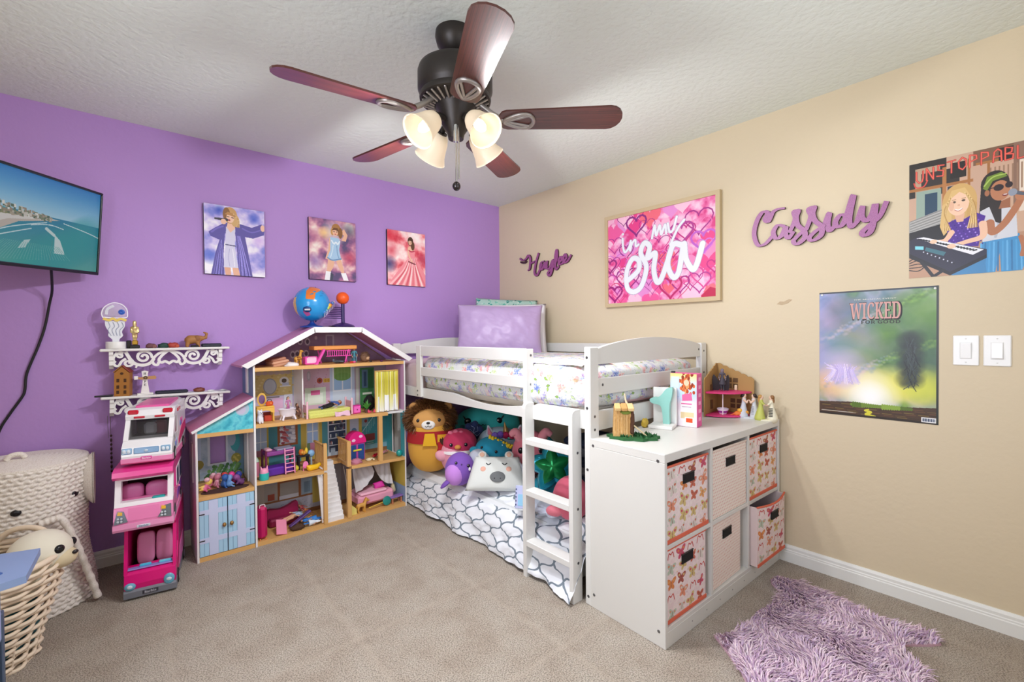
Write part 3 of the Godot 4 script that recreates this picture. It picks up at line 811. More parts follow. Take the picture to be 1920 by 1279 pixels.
func paint_band() -> Pic:
	var p := Pic.new(640, 800, "c9a58a")
	p.rect(0, 0, 1, 0.45, "c8a48c"); p.rect(0, 0, 0.3, 0.3, "2a2523"); p.rect(0.05, 0.05, 0.2, 0.25, "b79a80")
	p.rect(0.1, 0.1, 0.3, 0.12, "332c2a"); p.rect(0, 0.22, 0.5, 0.025, "a86f3c"); p.rect(0.27, 0.08, 0.03, 0.45, "b27844"); p.rect(0.46, 0.05, 0.02, 0.35, "a86f3c"); p.rect(0.31, 0.25, 0.14, 0.2, "24384a"); p.rect(0.06, 0.25, 0.2, 0.25, "93a89a"); p.rect(0.13, 0.28, 0.1, 0.2, "27445c"); p.rect(0.33, 0.06, 0.12, 0.13, "241f1e")
	p.rect(0.5, 0.0, 0.5, 0.12, "7c5b45"); p.rect(0.52, 0.1, 0.5, 0.02, "a86f3c"); p.rect(0.6, 0.12, 0.02, 0.3, "a06a3a"); p.rect(0.78, 0.0, 0.2, 0.5, "8a6a58"); p.rect(0.68, 0.02, 0.1, 0.1, "2b2523"); p.rect(0.82, 0.14, 0.05, 0.4, "e2d2c0"); p.rect(0.9, 0.1, 0.1, 0.9, "3a2d2b")
	for i in 8: p.rect(0.62 + 0.03 * i, 0.16, 0.01, 0.2, "9c7a62")
	p.poly([0, 0.5, 0.3, 0.42, 0.32, 0.56, 0, 0.62], "9b9a97")
	for i in 10: p.line([0.01, 0.5 + 0.011 * i, 0.3, 0.43 + 0.011 * i], 0.004, ["6d6c6a", "c9c7c2"][i % 2])
	p.poly([0, 0.6, 0.35, 0.54, 0.35, 0.7, 0, 0.72], "1c1b20"); p.rect(0, 0.7, 1, 0.3, "b98f72"); p.rect(0.86, 0.4, 0.14, 0.5, "5a3f30")
	for i in 5: p.curve([0.0, 0.85 + 0.02 * i, 0.08, 0.82 + 0.03 * i, 0.14, 0.9], 0.01, "2a211e")
	# singer with the headband
	p.poly([0.56, 0.26, 0.63, 0.26, 0.66, 0.6, 0.62, 0.7, 0.54, 0.6], "241d1d")
	p.poly([0.57, 0.73, 0.82, 0.71, 0.86, 0.95, 0.84, 1, 0.7, 1, 0.69, 0.85, 0.66, 1, 0.52, 1], "3f8fc4")
	for i in 10: p.line([0.56 + 0.03 * i, 0.76, 0.55 + 0.032 * i, 0.99], 0.012, ["63aede", "2f74a8", "4b9cd0"][i % 3])
	p.poly([0.55, 0.5, 0.62, 0.47, 0.74, 0.48, 0.8, 0.55, 0.81, 0.73, 0.57, 0.75, 0.56, 0.62], "cfd0d6"); p.curve([0.66, 0.52, 0.68, 0.62, 0.66, 0.72], 0.02, "b4b5be")
	p.ell(0.655, 0.3, 0.1, 0.11, "2a201f"); p.poly([0.57, 0.34, 0.6, 0.3, 0.7, 0.44, 0.7, 0.62, 0.66, 0.6], "2a201f"); p.poly([0.7, 0.44, 0.76, 0.42, 0.76, 0.5, 0.68, 0.5], "9c6242")
	p.ell(0.69, 0.355, 0.068, 0.08, "b87a56"); p.ell(0.6, 0.36, 0.018, 0.025, "a56a49"); p.poly([0.57, 0.32, 0.6, 0.23, 0.7, 0.21, 0.74, 0.25, 0.64, 0.27, 0.6, 0.34], "6f8a2c"); p.curve([0.58, 0.3, 0.64, 0.24, 0.73, 0.23], 0.012, "a9c25a")
	p.ell(0.68, 0.33, 0.035, 0.026, "2a1a20"); p.ell(0.75, 0.32, 0.026, 0.024, "2a1a20"); p.line([0.61, 0.33, 0.65, 0.325], 0.008, "2a1a20"); p.ell(0.725, 0.395, 0.02, 0.01, "7a2f30"); p.ell(0.725, 0.391, 0.014, 0.004, "f2e8e4")
	p.curve([0.62, 0.6, 0.64, 0.68, 0.72, 0.62, 0.8, 0.5, 0.83, 0.44], 0.065, "b0714d", 0.05); p.ell(0.83, 0.42, 0.04, 0.035, "b87a56"); p.line([0.78, 0.385, 0.9, 0.43], 0.035, "5a5f6b", 0.025); p.ell(0.775, 0.385, 0.03, 0.028, "8f97a6"); p.curve([0.83, 0.74, 0.85, 0.82, 0.84, 0.88], 0.035, "b0714d")
	# keyboard player
	p.ell(0.4, 0.39, 0.13, 0.15, "cfa766"); p.poly([0.27, 0.4, 0.34, 0.36, 0.34, 0.6, 0.28, 0.66, 0.25, 0.58], "d9b676"); p.poly([0.46, 0.36, 0.53, 0.42, 0.52, 0.62, 0.45, 0.64], "c99f5c")
	p.poly([0.3, 0.56, 0.38, 0.53, 0.44, 0.54, 0.52, 0.5, 0.59, 0.54, 0.57, 0.62, 0.54, 0.78, 0.32, 0.75], "4a1f8f")
	for i in 70: p.ell(0.31 + 0.26 * fmod(i * 0.377, 1.0), 0.55 + 0.21 * fmod(i * 0.213, 1.0), 0.006, 0.006, ["7a4fc4", "35147a", "a98be0"][i % 3])
	p.poly([0.36, 0.49, 0.44, 0.49, 0.43, 0.56, 0.38, 0.56], "e2b193"); p.ell(0.39, 0.405, 0.082, 0.1, "f0c7a8"); p.poly([0.3, 0.4, 0.34, 0.29, 0.44, 0.28, 0.49, 0.37, 0.4, 0.31, 0.33, 0.36], "dcb877")
	for i in 8: p.curve([0.44 + 0.008 * i, 0.32 + 0.01 * i, 0.49 + 0.004 * i, 0.46, 0.46 + 0.01 * i, 0.62], 0.008, ["e6c98e", "b58a48"][i % 2]); p.curve([0.34 - 0.006 * i, 0.34 + 0.01 * i, 0.3 - 0.002 * i, 0.48, 0.28 + 0.008 * i, 0.62], 0.008, ["e6c98e", "b58a48"][i % 2])
	p.ell(0.36, 0.39, 0.014, 0.009, "5a4a3c"); p.ell(0.43, 0.385, 0.014, 0.009, "5a4a3c"); p.ell(0.34, 0.42, 0.02, 0.04, "e4b494"); p.curve([0.37, 0.452, 0.393, 0.46, 0.418, 0.45], 0.011, "fbf3ee"); p.curve([0.365, 0.456, 0.393, 0.469, 0.422, 0.453], 0.005, "b4575a"); p.line([0.345, 0.372, 0.372, 0.37], 0.006, "9a7444"); p.line([0.418, 0.367, 0.445, 0.367], 0.006, "9a7444"); p.ell(0.395, 0.42, 0.01, 0.008, "dfa98a")
	p.curve([0.34, 0.64, 0.29, 0.7, 0.2, 0.7], 0.05, "ecbfa0", 0.03); p.curve([0.57, 0.6, 0.57, 0.7, 0.46, 0.73, 0.36, 0.75], 0.06, "ecbfa0", 0.035)
	p.poly([0.36, 0.9, 0.58, 0.84, 0.6, 1, 0.34, 1], "3c82b4")
	p.poly([0.0, 0.67, 0.08, 0.64, 0.6, 0.81, 0.6, 0.85, 0.33, 0.97, 0.0, 0.78], "26243a"); p.poly([0.06, 0.655, 0.12, 0.65, 0.58, 0.81, 0.5, 0.845], "e9e9ee")
	for i in 20: p.line([0.075 + 0.0225 * i, 0.662 + 0.0078 * i, 0.1 + 0.0225 * i, 0.662 + 0.0074 * i + 0.004], 0.012, "1a1820")
	p.poly([0.05, 0.72, 0.12, 0.73, 0.12, 0.76, 0.05, 0.75], "7fd3e0"); p.poly([0.14, 0.74, 0.3, 0.8, 0.28, 0.83, 0.13, 0.77], "3b6f7c")
	for i in 16: p.ell(0.12 + 0.016 * i, 0.78 + 0.008 * i, 0.006, 0.006, ["c9cbd8", "191722"][i % 2])
	p.poly([0.0, 0.78, 0.33, 0.97, 0.6, 0.85, 0.6, 0.88, 0.33, 1, 0.0, 0.82], "14131c"); p.line([0.1, 0.86, 0.2, 1.0], 0.03, "1c1a20"); p.line([0.28, 0.95, 0.2, 1.0], 0.03, "1c1a20")
	p.ell(0.2, 0.7, 0.03, 0.018, "f0c7a8"); p.ell(0.34, 0.755, 0.035, 0.02, "f0c7a8")
	# neon word along the top
	var gl := {"U": [0, 0, 0, 0.7, 0.3, 1, 0.6, 0.9, 0.7, 0.6, 0.7, 0], "N": [0, 1, 0, 0, 0.7, 1, 0.7, 0], "S": [0.7, 0.1, 0.1, 0.05, 0.1, 0.45, 0.65, 0.55, 0.6, 1, 0, 0.95], "T": [0, 0.05, 0.75, 0.0, 0.38, 0.02, 0.38, 1], "O": [0.35, 0, 0, 0.3, 0.05, 0.8, 0.4, 1, 0.75, 0.7, 0.7, 0.2, 0.35, 0], "P": [0, 1, 0, 0, 0.6, 0.1, 0.65, 0.4, 0.05, 0.55], "A": [0, 1, 0.1, 0.2, 0.4, 0, 0.7, 0.2, 0.75, 1, 0.72, 0.6, 0.05, 0.6], "B": [0, 1, 0, 0, 0.6, 0.1, 0.55, 0.42, 0.05, 0.5, 0.7, 0.6, 0.65, 0.95, 0, 1], "L": [0, 0, 0, 1, 0.6, 0.95], "E": [0.6, 0, 0, 0, 0, 0.5, 0.5, 0.5, 0, 0.5, 0, 1, 0.6, 1]}
	var word := "UNSTOPPABLE"
	for i in word.length():
		var o := []
		var src: Array = gl[word[i]]
		for k in range(0, src.size(), 2):
			o.append(0.06 + 0.083 * i + src[k] * 0.078); o.append(0.075 - 0.004 * i - 0.03 * sin(PI * i / 10.0) + src[k + 1] * 0.1)
		p.line(o, 0.016, "a8322c"); p.line(o, 0.008, "f06a58")
	p.curve([0.04, 0.17, 0.06, 0.21, 0.12, 0.21, 0.15, 0.165], 0.012, "d8483c")
	return p

func wall_things():
	canvas("canvas painting of a singer in a long violet coat, beside the television", 0.561, 1.839, 0.33, 0.428, paint_singer())
	canvas("canvas painting of a performer in a pale blue bodysuit and white boots", 1.165, 1.852, 0.33, 0.43, paint_stage())
	canvas("canvas painting of a woman in a wide pink ball gown, nearest the corner", 1.745, 1.851, 0.333, 0.43, paint_gown())
	# framed print on the beige wall; local x runs along the wall, z comes out of it
	var o := thing("framed_print", "framed pink heart print with white brush lettering in my era", "framed print", V(WX, 1.757, -1.643), -90)
	var w := 0.84
	var h := 0.655
	var fm := m("c9b48e", 0.5)
	for s in [-1, 1]:
		cut("frame_rail", P2([-w / 2, s * h / 2, w / 2, s * h / 2, w / 2 - 0.026, s * (h / 2 - 0.026), -w / 2 + 0.026, s * (h / 2 - 0.026)]), 0.03, fm, o)
		cut("frame_rail", P2([s * w / 2, h / 2, s * w / 2, -h / 2, s * (w / 2 - 0.026), -h / 2 + 0.026, s * (w / 2 - 0.026), h / 2 - 0.026]), 0.03, fm, o)
	box("backing_board", V(0, 0, 0.01), V(w - 0.04, h - 0.04, 0.016), m("4a4038", 0.8), o, 0)
	var st := S()
	q(st, V(-w / 2 + 0.025, h / 2 - 0.025, 0.02), V(w / 2 - 0.025, h / 2 - 0.025, 0.02), V(w / 2 - 0.025, -h / 2 + 0.025, 0.02), V(-w / 2 + 0.025, -h / 2 + 0.025, 0.02))
	obj("heart_print", st, m("ffffff", 0.45, {"tex": paint_era().tex()}), o)
	# cut-out cursive names
	var gm := m("ffffff", 0.45, {"tex": nz(0.4, 256, ["8f5283", "b272a4", "a8689a", "84497a", "c487b2"], 2), "tri": 3.0, "rim": 0.3})
	var dk := m("3b1526", 0.6)
	name_sign("large purple glitter cut-out cursive name sign between framed print and posters", V(WX, 1.792, -0.755), [[-130, 109, -163, 110, -186, 99, -199, 72, -211, 53, -226, 68, -213, 101, -239, 109, -268, 68, -283, -2, -264, -66, -225, -66, -184, -25], [-130, 12, -163, 23, -184, -11, -170, -45, -142, -34, -123, 7, -124, -29, -110, -55, -88, -27], [-103, -22, -79, 39, -84, 79, -64, 81, -73, 49, -66, 6, -36, -30, -36, -67, -69, -92, -86, -74, -63, -48, -23, -17], [-26, -20, -7, 39, -16, 78, 9, 84, 2, 52, 13, 13, 41, -22, 38, -65, 3, -85, -13, -71, 9, -45, 53, -17], [50, -20, 73, 41, 66, -12, 75, -48, 98, -25], [144, 12, 120, 21, 99, -11, 111, -35, 138, -11, 172, 107, 157, 6, 163, -46, 190, -21], [187, -24, 208, 44, 206, -4, 224, -28, 246, 2, 257, 43, 251, -27, 240, -79, 218, -96, 207, -80, 235, -51, 273, -17, 297, 43]], 0.026, 0.009, gm, dk)
	name_sign("small dark plum cut-out cursive name sign on beige wall near the corner", V(WX, 1.830, -2.679), [[-323, 82, -287, 63, -246, 70, -215, 96, -190, 62, -199, -18, -219, -31], [-316, 51, -270, 39, -244, 48], [-202, 20, -139, 34], [-90, 94, -124, 15, -140, -59, -113, -88, -79, -51, -48, 1], [-22, 21, -58, 12, -70, -29, -45, -43, -9, 10, -12, -38, 17, -25], [15, 15, 9, -38, 40, -44, 81, 17, 68, -63, 42, -106, 20, -87, 46, -63, 101, -31], [97, -32, 126, 38, 120, 95, 104, 23, 110, -61, 143, -43], [138, -22, 180, 11, 166, 33, 146, 7, 155, -27, 192, -20], [187, -22, 228, 16, 216, 46, 196, 20, 204, -18, 240, -12, 275, 29]], 0.025, 0.01, m("ffffff", 0.5, {"tex": nz(0.4, 128, ["76386a", "9a5488", "86467a"], 2), "tri": 3.0}), dk)
	# unframed posters
	poster("musical_poster", "unframed poster of glowing sky with title lettering pinned beside the light switches", V(WX, 1.1285, -0.503), 0.448, 0.614, paint_show(), 1)
	poster("studio_poster", "illustrated poster of two girls with keyboard and microphone in recording studio", V(WX, 1.7305, -0.175), 0.4064, 0.511, paint_band(), 0)
	# two rocker light switches
	for i in 2:
		o = thing("light_switch", ["white rocker light switch nearer the pinned poster, rocker tipped down", "white rocker light switch farther from the pinned poster, rocker tipped up"][i], "light switch", V(WX, 1.152, -0.1945 + 0.091 * i), -90, "light switches")
		box("wall_plate", V(0, 0, 0.003), V(0.079, 0.127, 0.007), m("f4f4f1", 0.35), o, 0.003)
		box("rocker_frame", V(0, 0, 0.0075), V(0.036, 0.07, 0.003), m("e9e9e6", 0.35), o, 0.001)
		box("rocker", V(0, 0, 0.01), V(0.032, 0.064, 0.006), m("f7f7f5", 0.3), o, 0.001, T(V(0, 0, 0), 0, 5.0 if i == 0 else -5.0))
		for s in [-1, 1]: ball("screw", V(0, s * 0.05, 0.0065), V(0.003, 0.003, 0.0012), m("dededa", 0.3), o)
	# scuff where something was pulled off the wall
	o = thing("wall_scuff", "small torn paint patch on the beige wall below the framed print", "wall scuff", V(WX, 1.398, -0.892), -90)
	cut("paint_flake", P2([-0.035, -0.008, -0.01, -0.014, 0.02, -0.006, 0.04, 0.012, 0.025, 0.016, 0, 0.004, -0.02, 0.006]), 0.0012, m("bfa98a", 0.8), o)

func name_sign(label: String, at: Vector3, strokes: Array, wd: float, d: float, face: Material, edge: Material):
	var o := thing("name_sign", label, "wall sign", at, -90)
	var a := S()
	var b := S()
	for s in strokes:
		var pts := smooth(P2(s).map(func(v): return v * 0.001), 7)
		ribbon(a, pts, func(t, dir): return wd * (0.46 + 0.54 * absf(dir.y)) * (0.8 + 0.2 * sin(PI * t)) + 0.001, d, T(V(0, 0, 0.004)))
		ribbon(b, pts, func(t, dir): return wd * (0.46 + 0.54 * absf(dir.y)) * (0.8 + 0.2 * sin(PI * t)), 0.0012, T(V(0, 0, 0.0042 + d)))
	obj("dark_edge", a, edge, o)
	obj("glitter_face", b, face, o)

func poster(called: String, label: String, at: Vector3, w: float, h: float, p: Pic, kind: int):
	var o := thing(called, label, "poster", at, -90)
	box("paper", V(0, 0, 0.0012), V(w, h, 0.0016), m("e8e6e0", 0.6), o, 0)
	var st := S()
	q(st, V(-w / 2, h / 2, 0.0022), V(w / 2, h / 2, 0.0022), V(w / 2, -h / 2, 0.0022), V(-w / 2, -h / 2, 0.0022))
	obj("printed_picture", st, m("ffffff", 0.35, {"tex": p.tex()}), o)
	if kind == 0: return
	var lt := m("e8e2d4", 0.5)
	words("THE MUSICAL EVENT", 0.0055, lt, o, T(V(0.0, 0.262, 0.0024)), 0.16, "Droid Sans", false)
	words("WICKED", 0.086, m("2c2a2e", 0.5), o, T(V(0.002, 0.205, 0.0023)), 0.2, "Droid Serif")
	words("WICKED", 0.078, m("cf9a92", 0.4), o, T(V(0.0, 0.207, 0.003)), 0.192, "Droid Serif")
	words("FOR GOOD", 0.016, m("3c4038", 0.5), o, T(V(0.022, 0.153, 0.0024)), 0.145, "Droid Sans", true)
	for x in [-w / 2 + 0.012, w / 2 - 0.012]: ball("push_pin", V(x, h / 2 - 0.012, 0.003), V(0.005, 0.005, 0.004), m("f2f2f0", 0.3), o)

# ---------------------------------------------------------------- television
func television():
	var xa := V(0.591, 0.042, -0.805).normalized()
	var ya := V(0.063, 0.993, 0.098)
	ya = (ya - xa * ya.dot(xa)).normalized()
	var o := thing("television", "black wall mounted flat television showing a beach seen from above", "television", V(-0.283, 1.765, -2.898))
	o.transform.basis = Basis(xa, ya, xa.cross(ya))
	var bk := m("16161a", 0.35)
	box("cabinet", V(0, 0, -0.02), V(0.73, 0.42, 0.03), bk, o, 0.006)
	for s in [-1, 1]:
		box("bezel", V(0, s * 0.205, 0.0), V(0.73, 0.011 if s > 0 else 0.016, 0.014), bk, o, 0.003)
		box("bezel", V(s * 0.3605, 0, 0), V(0.009, 0.402, 0.014), bk, o, 0.003)
	var p := Pic.new(400, 224, "3f93cf")
	p.vgrad(["2f86cf", "5aa6de", "8cc6ea", "b9dff0"], 0, 0.44)
	p.poly([0, 0.43, 1, 0.43, 1, 1, 0, 1], "2f9fae")
	for i in 60:
		var t := i / 59.0
		p.poly([0.35 - 0.9 * t, 0.43 + 0.57 * t, 1, 0.43 + 0.57 * t, 1, 0.45 + 0.57 * t, 0.33 - 0.9 * t, 0.45 + 0.57 * t], "%02x%02x%02x" % [int(lerpf(30, 84, t)), int(lerpf(134, 172, t)), int(lerpf(170, 160, t))])
	for i in 24: p.dab(0.95 - 0.02 * i, 0.55 + 0.02 * i, 0.16, ["1f8fb0", "25a3a0", "3cb59c"][i % 3], 0.3)
	p.poly([0, 0.5, 0.7, 0.445, 0.42, 0.55, 0.25, 0.72, 0, 0.96], "cdbfb2"); p.poly([0, 0.5, 0.68, 0.445, 0.36, 0.54, 0.18, 0.68, 0, 0.84], "e6dfd8")
	p.poly([0, 0.44, 0.4, 0.44, 0.66, 0.45, 0.3, 0.5, 0, 0.53], "8f8f62")
	var r := RandomNumberGenerator.new(); r.seed = 4
	for i in 260:
		var x := r.randf() * 0.62
		p.rect(x, 0.3 + 0.2 * x + r.randf() * (0.2 - 0.26 * x), 0.008 + r.randf() * 0.012, 0.012 + 0.02 * r.randf(), ["d9d2c4", "7f8a68", "b5a892", "5f7058", "f0ece4", "a08f78"][i % 6])
	for w in [[0.1, 0.92, 0.32, 0.66, 0.6, 0.5], [0.0, 0.98, 0.26, 0.76, 0.5, 0.6], [0.5, 0.56, 0.62, 0.52, 0.72, 0.54], [0.72, 0.47, 0.9, 0.52, 1, 0.56]]: p.curve(w, 0.006, "dfeef0")
	p.poly([0.66, 0.62, 0.7, 0.68, 0.74, 0.84, 0.66, 0.84], "d5e6e4"); p.poly([0.46, 0.74, 0.5, 0.72, 0.47, 0.82, 0.42, 0.84], "c5dedd"); p.line([0.645, 0.7, 0.63, 0.98], 0.008, "3f9a98"); p.line([0.6, 0.57, 0.655, 0.63], 0.02, "d5e6e4")
	for i in 30: p.line([0.2 + 0.02 * i, 0.99 - 0.003 * i, 0.34 + 0.012 * i, 0.76], 0.003, "6db9b0")
	var st := S()
	q(st, V(-0.355, 0.199, 0.0), V(0.355, 0.199, 0.0), V(0.355, -0.197, 0.0), V(-0.355, -0.197, 0.0))
	var sm := m("101216", 0.25)
	sm.emission_enabled = true; sm.emission_texture = p.tex(); sm.emission_operator = BaseMaterial3D.EMISSION_OP_MULTIPLY; sm.emission = Color.WHITE; sm.emission_energy_multiplier = SCREEN
	obj("screen", st, sm, o)
	var l := AreaLight3D.new()
	l.name = "screen_light"; l.area_size = Vector2(0.7, 0.39); l.light_energy = 0.05; l.light_color = Color("9fd4e6"); l.shadow_enabled = true
	add_child(l)
	l.transform = Transform3D(Basis(o.basis.x, o.basis.y, o.basis.z), o.position + o.basis.z * 0.012)
	box("sensor_foot", V(-0.18, -0.222, -0.01), V(0.1, 0.018, 0.02), bk, o, 0.003)
	box("mount_plate", V(0, 0, -0.045), V(0.22, 0.22, 0.02), m("222222", 0.5, {"metal": 0.5}), o)
	var inv := o.transform.affine_inverse()
	rod("mount_arm", [inv * (o.position - o.basis.z * 0.05), inv * V(-0.62, 1.75, -3.12), inv * V(LX + 0.02, 1.75, -3.1)], 0.02, m("222222", 0.5, {"metal": 0.5}), o)
	var c := S()
	tube(c, smooth([V(-0.239, 1.62, -3.02), V(-0.242, 1.585, -3.1), V(-0.251, 1.484, -3.24), V(-0.265, 1.416, -3.28), V(-0.284, 1.302, -3.295), V(-0.31, 1.201, -3.298), V(-0.351, 1.07, -3.3), V(-0.359, 0.991, -3.3), V(-0.369, 0.952, -3.3), V(-0.415, 0.866, -3.3), V(-0.45, 0.787, -3.3), V(-0.5, 0.6, -3.3), V(-0.52, 0.3, -3.3)], 5), 0.0055, 8)
	tag(obj("television_cable", c, m("14141a", 0.5)), "black power cable hanging down the purple wall below the television", "cable")
const SCREEN := 0.62

# ---------------------------------------------------------------- the two fretwork shelves and what stands on them
func spiral(cx: float, cy: float, r0: float, r1: float, a0: float, turns: float) -> Array:
	var o := []
	for i in 22:
		var t := i / 21.0
		var a := a0 + TAU * turns * t
		o.append(Vector2(cx + lerpf(r0, r1, t) * cos(a), cy + lerpf(r0, r1, t) * sin(a)))
	return o

func shelf(label: String, y: float, tilt: float):
	var o := thing("wall_shelf", label, "shelf", V(0.213, y, WZ), 0, "fretwork shelves")
	o.rotation.z = deg_to_rad(tilt)
	var w := m("ecebe8", 0.4)
	box("shelf_board", V(0, -0.007, 0.056), V(0.585, 0.014, 0.112), w, o, 0.004)
	for s in [-1, 1]:
		var pr := P2([0, -0.014, 0.098, -0.014, 0.1, -0.03, 0.093, -0.04, 0.094, -0.062, 0.086, -0.066, 0.088, -0.088, 0.074, -0.094, 0.06, -0.108, 0, -0.112])
		cut("bracket", pr, 0.018, w, o, Transform3D(Basis(V(0, 0, 1), V(0, 1, 0), V(-1, 0, 0)), V(s * 0.247 + 0.009, 0, 0)))
	var st := S()
	var xf := V(0, 0, 0.078)
	for s in [-1.0, 1.0]:
		var fl := Transform3D(Basis.from_scale(V(s, 1, 1)), xf)
		var add := func(pts: Array, wd: float):
			if s < 0: ribbon(st, pts.map(func(v): return Vector2(-v.x, v.y)), wd, 0.006, Transform3D(Basis(), xf))
			else: ribbon(st, pts, wd, 0.006, Transform3D(Basis(), xf))
		add.call(smooth(P2([0.004, -0.016, 0.03, -0.04, 0.046, -0.066, 0.036, -0.082, 0.018, -0.076, 0.0, -0.088])), 0.014)
		add.call(smooth(P2([0.0, -0.016, 0.045, -0.03, 0.072, -0.062, 0.07, -0.088, 0.054, -0.095, 0.048, -0.083])), 0.013)
		add.call(spiral(0.112, -0.048, 0.008, 0.036, 0.4, 1.45), 0.013)
		add.call(smooth(P2([0.07, -0.062, 0.085, -0.083, 0.115, -0.093, 0.148, -0.084, 0.168, -0.06, 0.186, -0.022])), 0.016)
		add.call(spiral(0.178, -0.078, 0.006, 0.022, 3.4, -1.2), 0.012)
		add.call(smooth(P2([0.14, -0.088, 0.146, -0.104])), 0.009)
		add.call(smooth(P2([0.19, -0.056, 0.206, -0.07, 0.216, -0.09, 0.228, -0.092, 0.238, -0.08, 0.232, -0.068])), 0.012)
		add.call(spiral(0.21, -0.036, 0.004, 0.017, 1.0, 1.2), 0.011)
		add.call(smooth(P2([0.225, -0.022, 0.238, -0.05, 0.236, -0.07])), 0.012)
	obj("fretwork", st, w, o)

func wall_shelves():
	shelf("upper white fretwork wall shelf holding the acrylic lamp and statuette", 1.182, 0.0)
	shelf("lower white fretwork wall shelf holding cardboard house and hope cross", 0.922, -1.4)
	var y := 1.1825
	# acrylic lamp on a round white base
	var o := thing("acrylic_lamp", "clear acrylic jellyfish shaped lamp on round white base, on upper wall shelf", "lamp", V(-0.014, y, -3.235))
	var wh := m("efefec", 0.4)
	turned("base", [[0, 0], [0.041, 0], [0.042, 0.003], [0.042, 0.035], [0.04, 0.038], [0, 0.038]], wh, o, Transform3D(), 32)
	var st := S()
	ribbon(st, smooth(P2([-0.05, 0.168, -0.054, 0.19, -0.042, 0.222, -0.01, 0.245, 0.024, 0.24, 0.046, 0.216, 0.05, 0.185, 0.044, 0.168, 0, 0.165, -0.05, 0.168])), 0.005, 0.005)
	obj("dome_outline", st, m("f4f2fb", 0.2), o)
	var ac := m("e9e6f6", 0.12, {"alpha": 0.22})
	cut("acrylic_dome", smooth(P2([-0.048, 0.17, -0.05, 0.19, -0.04, 0.218, -0.01, 0.24, 0.022, 0.236, 0.042, 0.214, 0.046, 0.188, 0.042, 0.17])), 0.004, ac, o)
	st = S()
	ribbon(st, smooth(P2([-0.036, 0.186, -0.03, 0.212, -0.008, 0.228])), 0.012, 0.0055)
	obj("frosted_panel", st, m("dcdce8", 0.5), o)
	turned("blue_flower", [[0, 0], [0.013, 0], [0.014, 0.002], [0.005, 0.006], [0, 0.003]], m("2f5fc0", 0.3), o, T(V(0.026, 0.197, 0.003), 0, 90))
	st = S()
	ribbon(st, smooth(P2([-0.045, 0.16, -0.025, 0.153, -0.01, 0.161, 0.006, 0.152, 0.022, 0.16, 0.042, 0.153])), 0.013, 0.006)
	obj("gold_trim", st, m("e3c868", 0.3, {"metal": 0.4}), o)
	cut("tentacle_panel", smooth(P2([-0.042, 0.148, -0.04, 0.12, -0.028, 0.09, -0.03, 0.07, -0.014, 0.05, -0.012, 0.038, 0.012, 0.038, 0.016, 0.052, 0.03, 0.07, 0.026, 0.092, 0.038, 0.12, 0.038, 0.148])), 0.004, m("e4e6ee", 0.35), o)
	for k in 4:
		st = S()
		ribbon(st, smooth(P2([-0.028 + 0.018 * k, 0.142, -0.022 + 0.018 * k, 0.12, -0.03 + 0.016 * k, 0.1, -0.018 + 0.012 * k, 0.07])), 0.003, 0.0052)
		obj("engraved_line", st, m("9aa0b8", 0.4), o)
	# gold statuette
	o = thing("award_statuette", "gold standing figure statuette on a black and gold base", "statuette", V(0.065, y, -3.225))
	var gold := m("ffffff", 0.22, {"metal": 0.85, "vc": true})
	var gc := lin("e8d49a")
	box("plinth", V(0, 0.009, 0), V(0.04, 0.018, 0.034), m("1b1a1c", 0.3), o, 0.003)
	box("gold_block", V(0, 0.031, 0), V(0.026, 0.026, 0.024), m("b8923c", 0.3, {"metal": 0.8}), o, 0.004)
	st = S()
	sdf(st, [[V(0, 0.13, 0), V(0, 0.143, 0.001), 0.0095, 0.009, gc], [V(0, 0.118, 0), V(0, 0.13, 0), 0.005, 0.005, gc], [V(0, 0.083, 0), V(0, 0.112, 0), 0.009, 0.013, gc], [V(-0.012, 0.112, 0), V(0.012, 0.112, 0), 0.006, 0.006, gc], [V(-0.013, 0.112, 0), V(-0.015, 0.09, 0.004), 0.0058, 0.0048, gc], [V(-0.015, 0.09, 0.004), V(0, 0.086, 0.012), 0.0048, 0.004, gc], [V(0.013, 0.112, 0), V(0.015, 0.09, 0.004), 0.0058, 0.0048, gc], [V(0.015, 0.09, 0.004), V(0, 0.083, 0.012), 0.0048, 0.004, gc], [V(-0.005, 0.082, 0), V(-0.005, 0.062, 0), 0.0085, 0.0065, gc], [V(-0.005, 0.062, 0), V(-0.004, 0.044, 0), 0.006, 0.0045, gc], [V(0.005, 0.082, 0), V(0.005, 0.062, 0), 0.0085, 0.0065, gc], [V(0.005, 0.062, 0), V(0.004, 0.044, 0), 0.006, 0.0045, gc]], 0.0028, 0.004)
	obj("figure", st, gold, o)
	var bl := thing("black_box", "small glossy black block standing between acrylic lamp and gold statuette", "box", V(0.04, y, -3.26))
	box("block", V(0, 0.022, 0), V(0.022, 0.044, 0.03), m("17161a", 0.25), bl, 0.003)
	# stones
	for k in 3:
		var lb := ["small purple brown stone on the upper shelf beside the statuette", "dark green stone in the middle of the upper shelf", "orange red crystal cluster in the middle of the upper shelf"]
		o = thing("mineral_stone", lb[k], "stone", V([0.13, 0.19, 0.232][k], y, -3.235), 0, "stones on the upper shelf")
		st = S()
		ell(st, V(0, 0.011, 0), V(0.022, 0.014, 0.016) * (1.0 + 0.1 * k), 12, 8, Basis(), 0.8, 0.8, 0.5, 30 + k)
		obj("stone", st, m(["6b4048", "1f4038", "a83a2c"][k], 0.6), o)
		if k != 1: ball("stone_chip", V(0.018, 0.009, 0.008), V(0.011, 0.01, 0.01), m(["8a5a58", "", "c4583c"][k], 0.6), o, Basis(), 0.8, 0.4)
	# wooden elephant with a dark stand
	o = thing("wooden_elephant", "tan wooden elephant figure with raised trunk on the upper shelf", "figurine", V(0.333, y, -3.235))
	var wd := lin("a5713f")
	st = S()
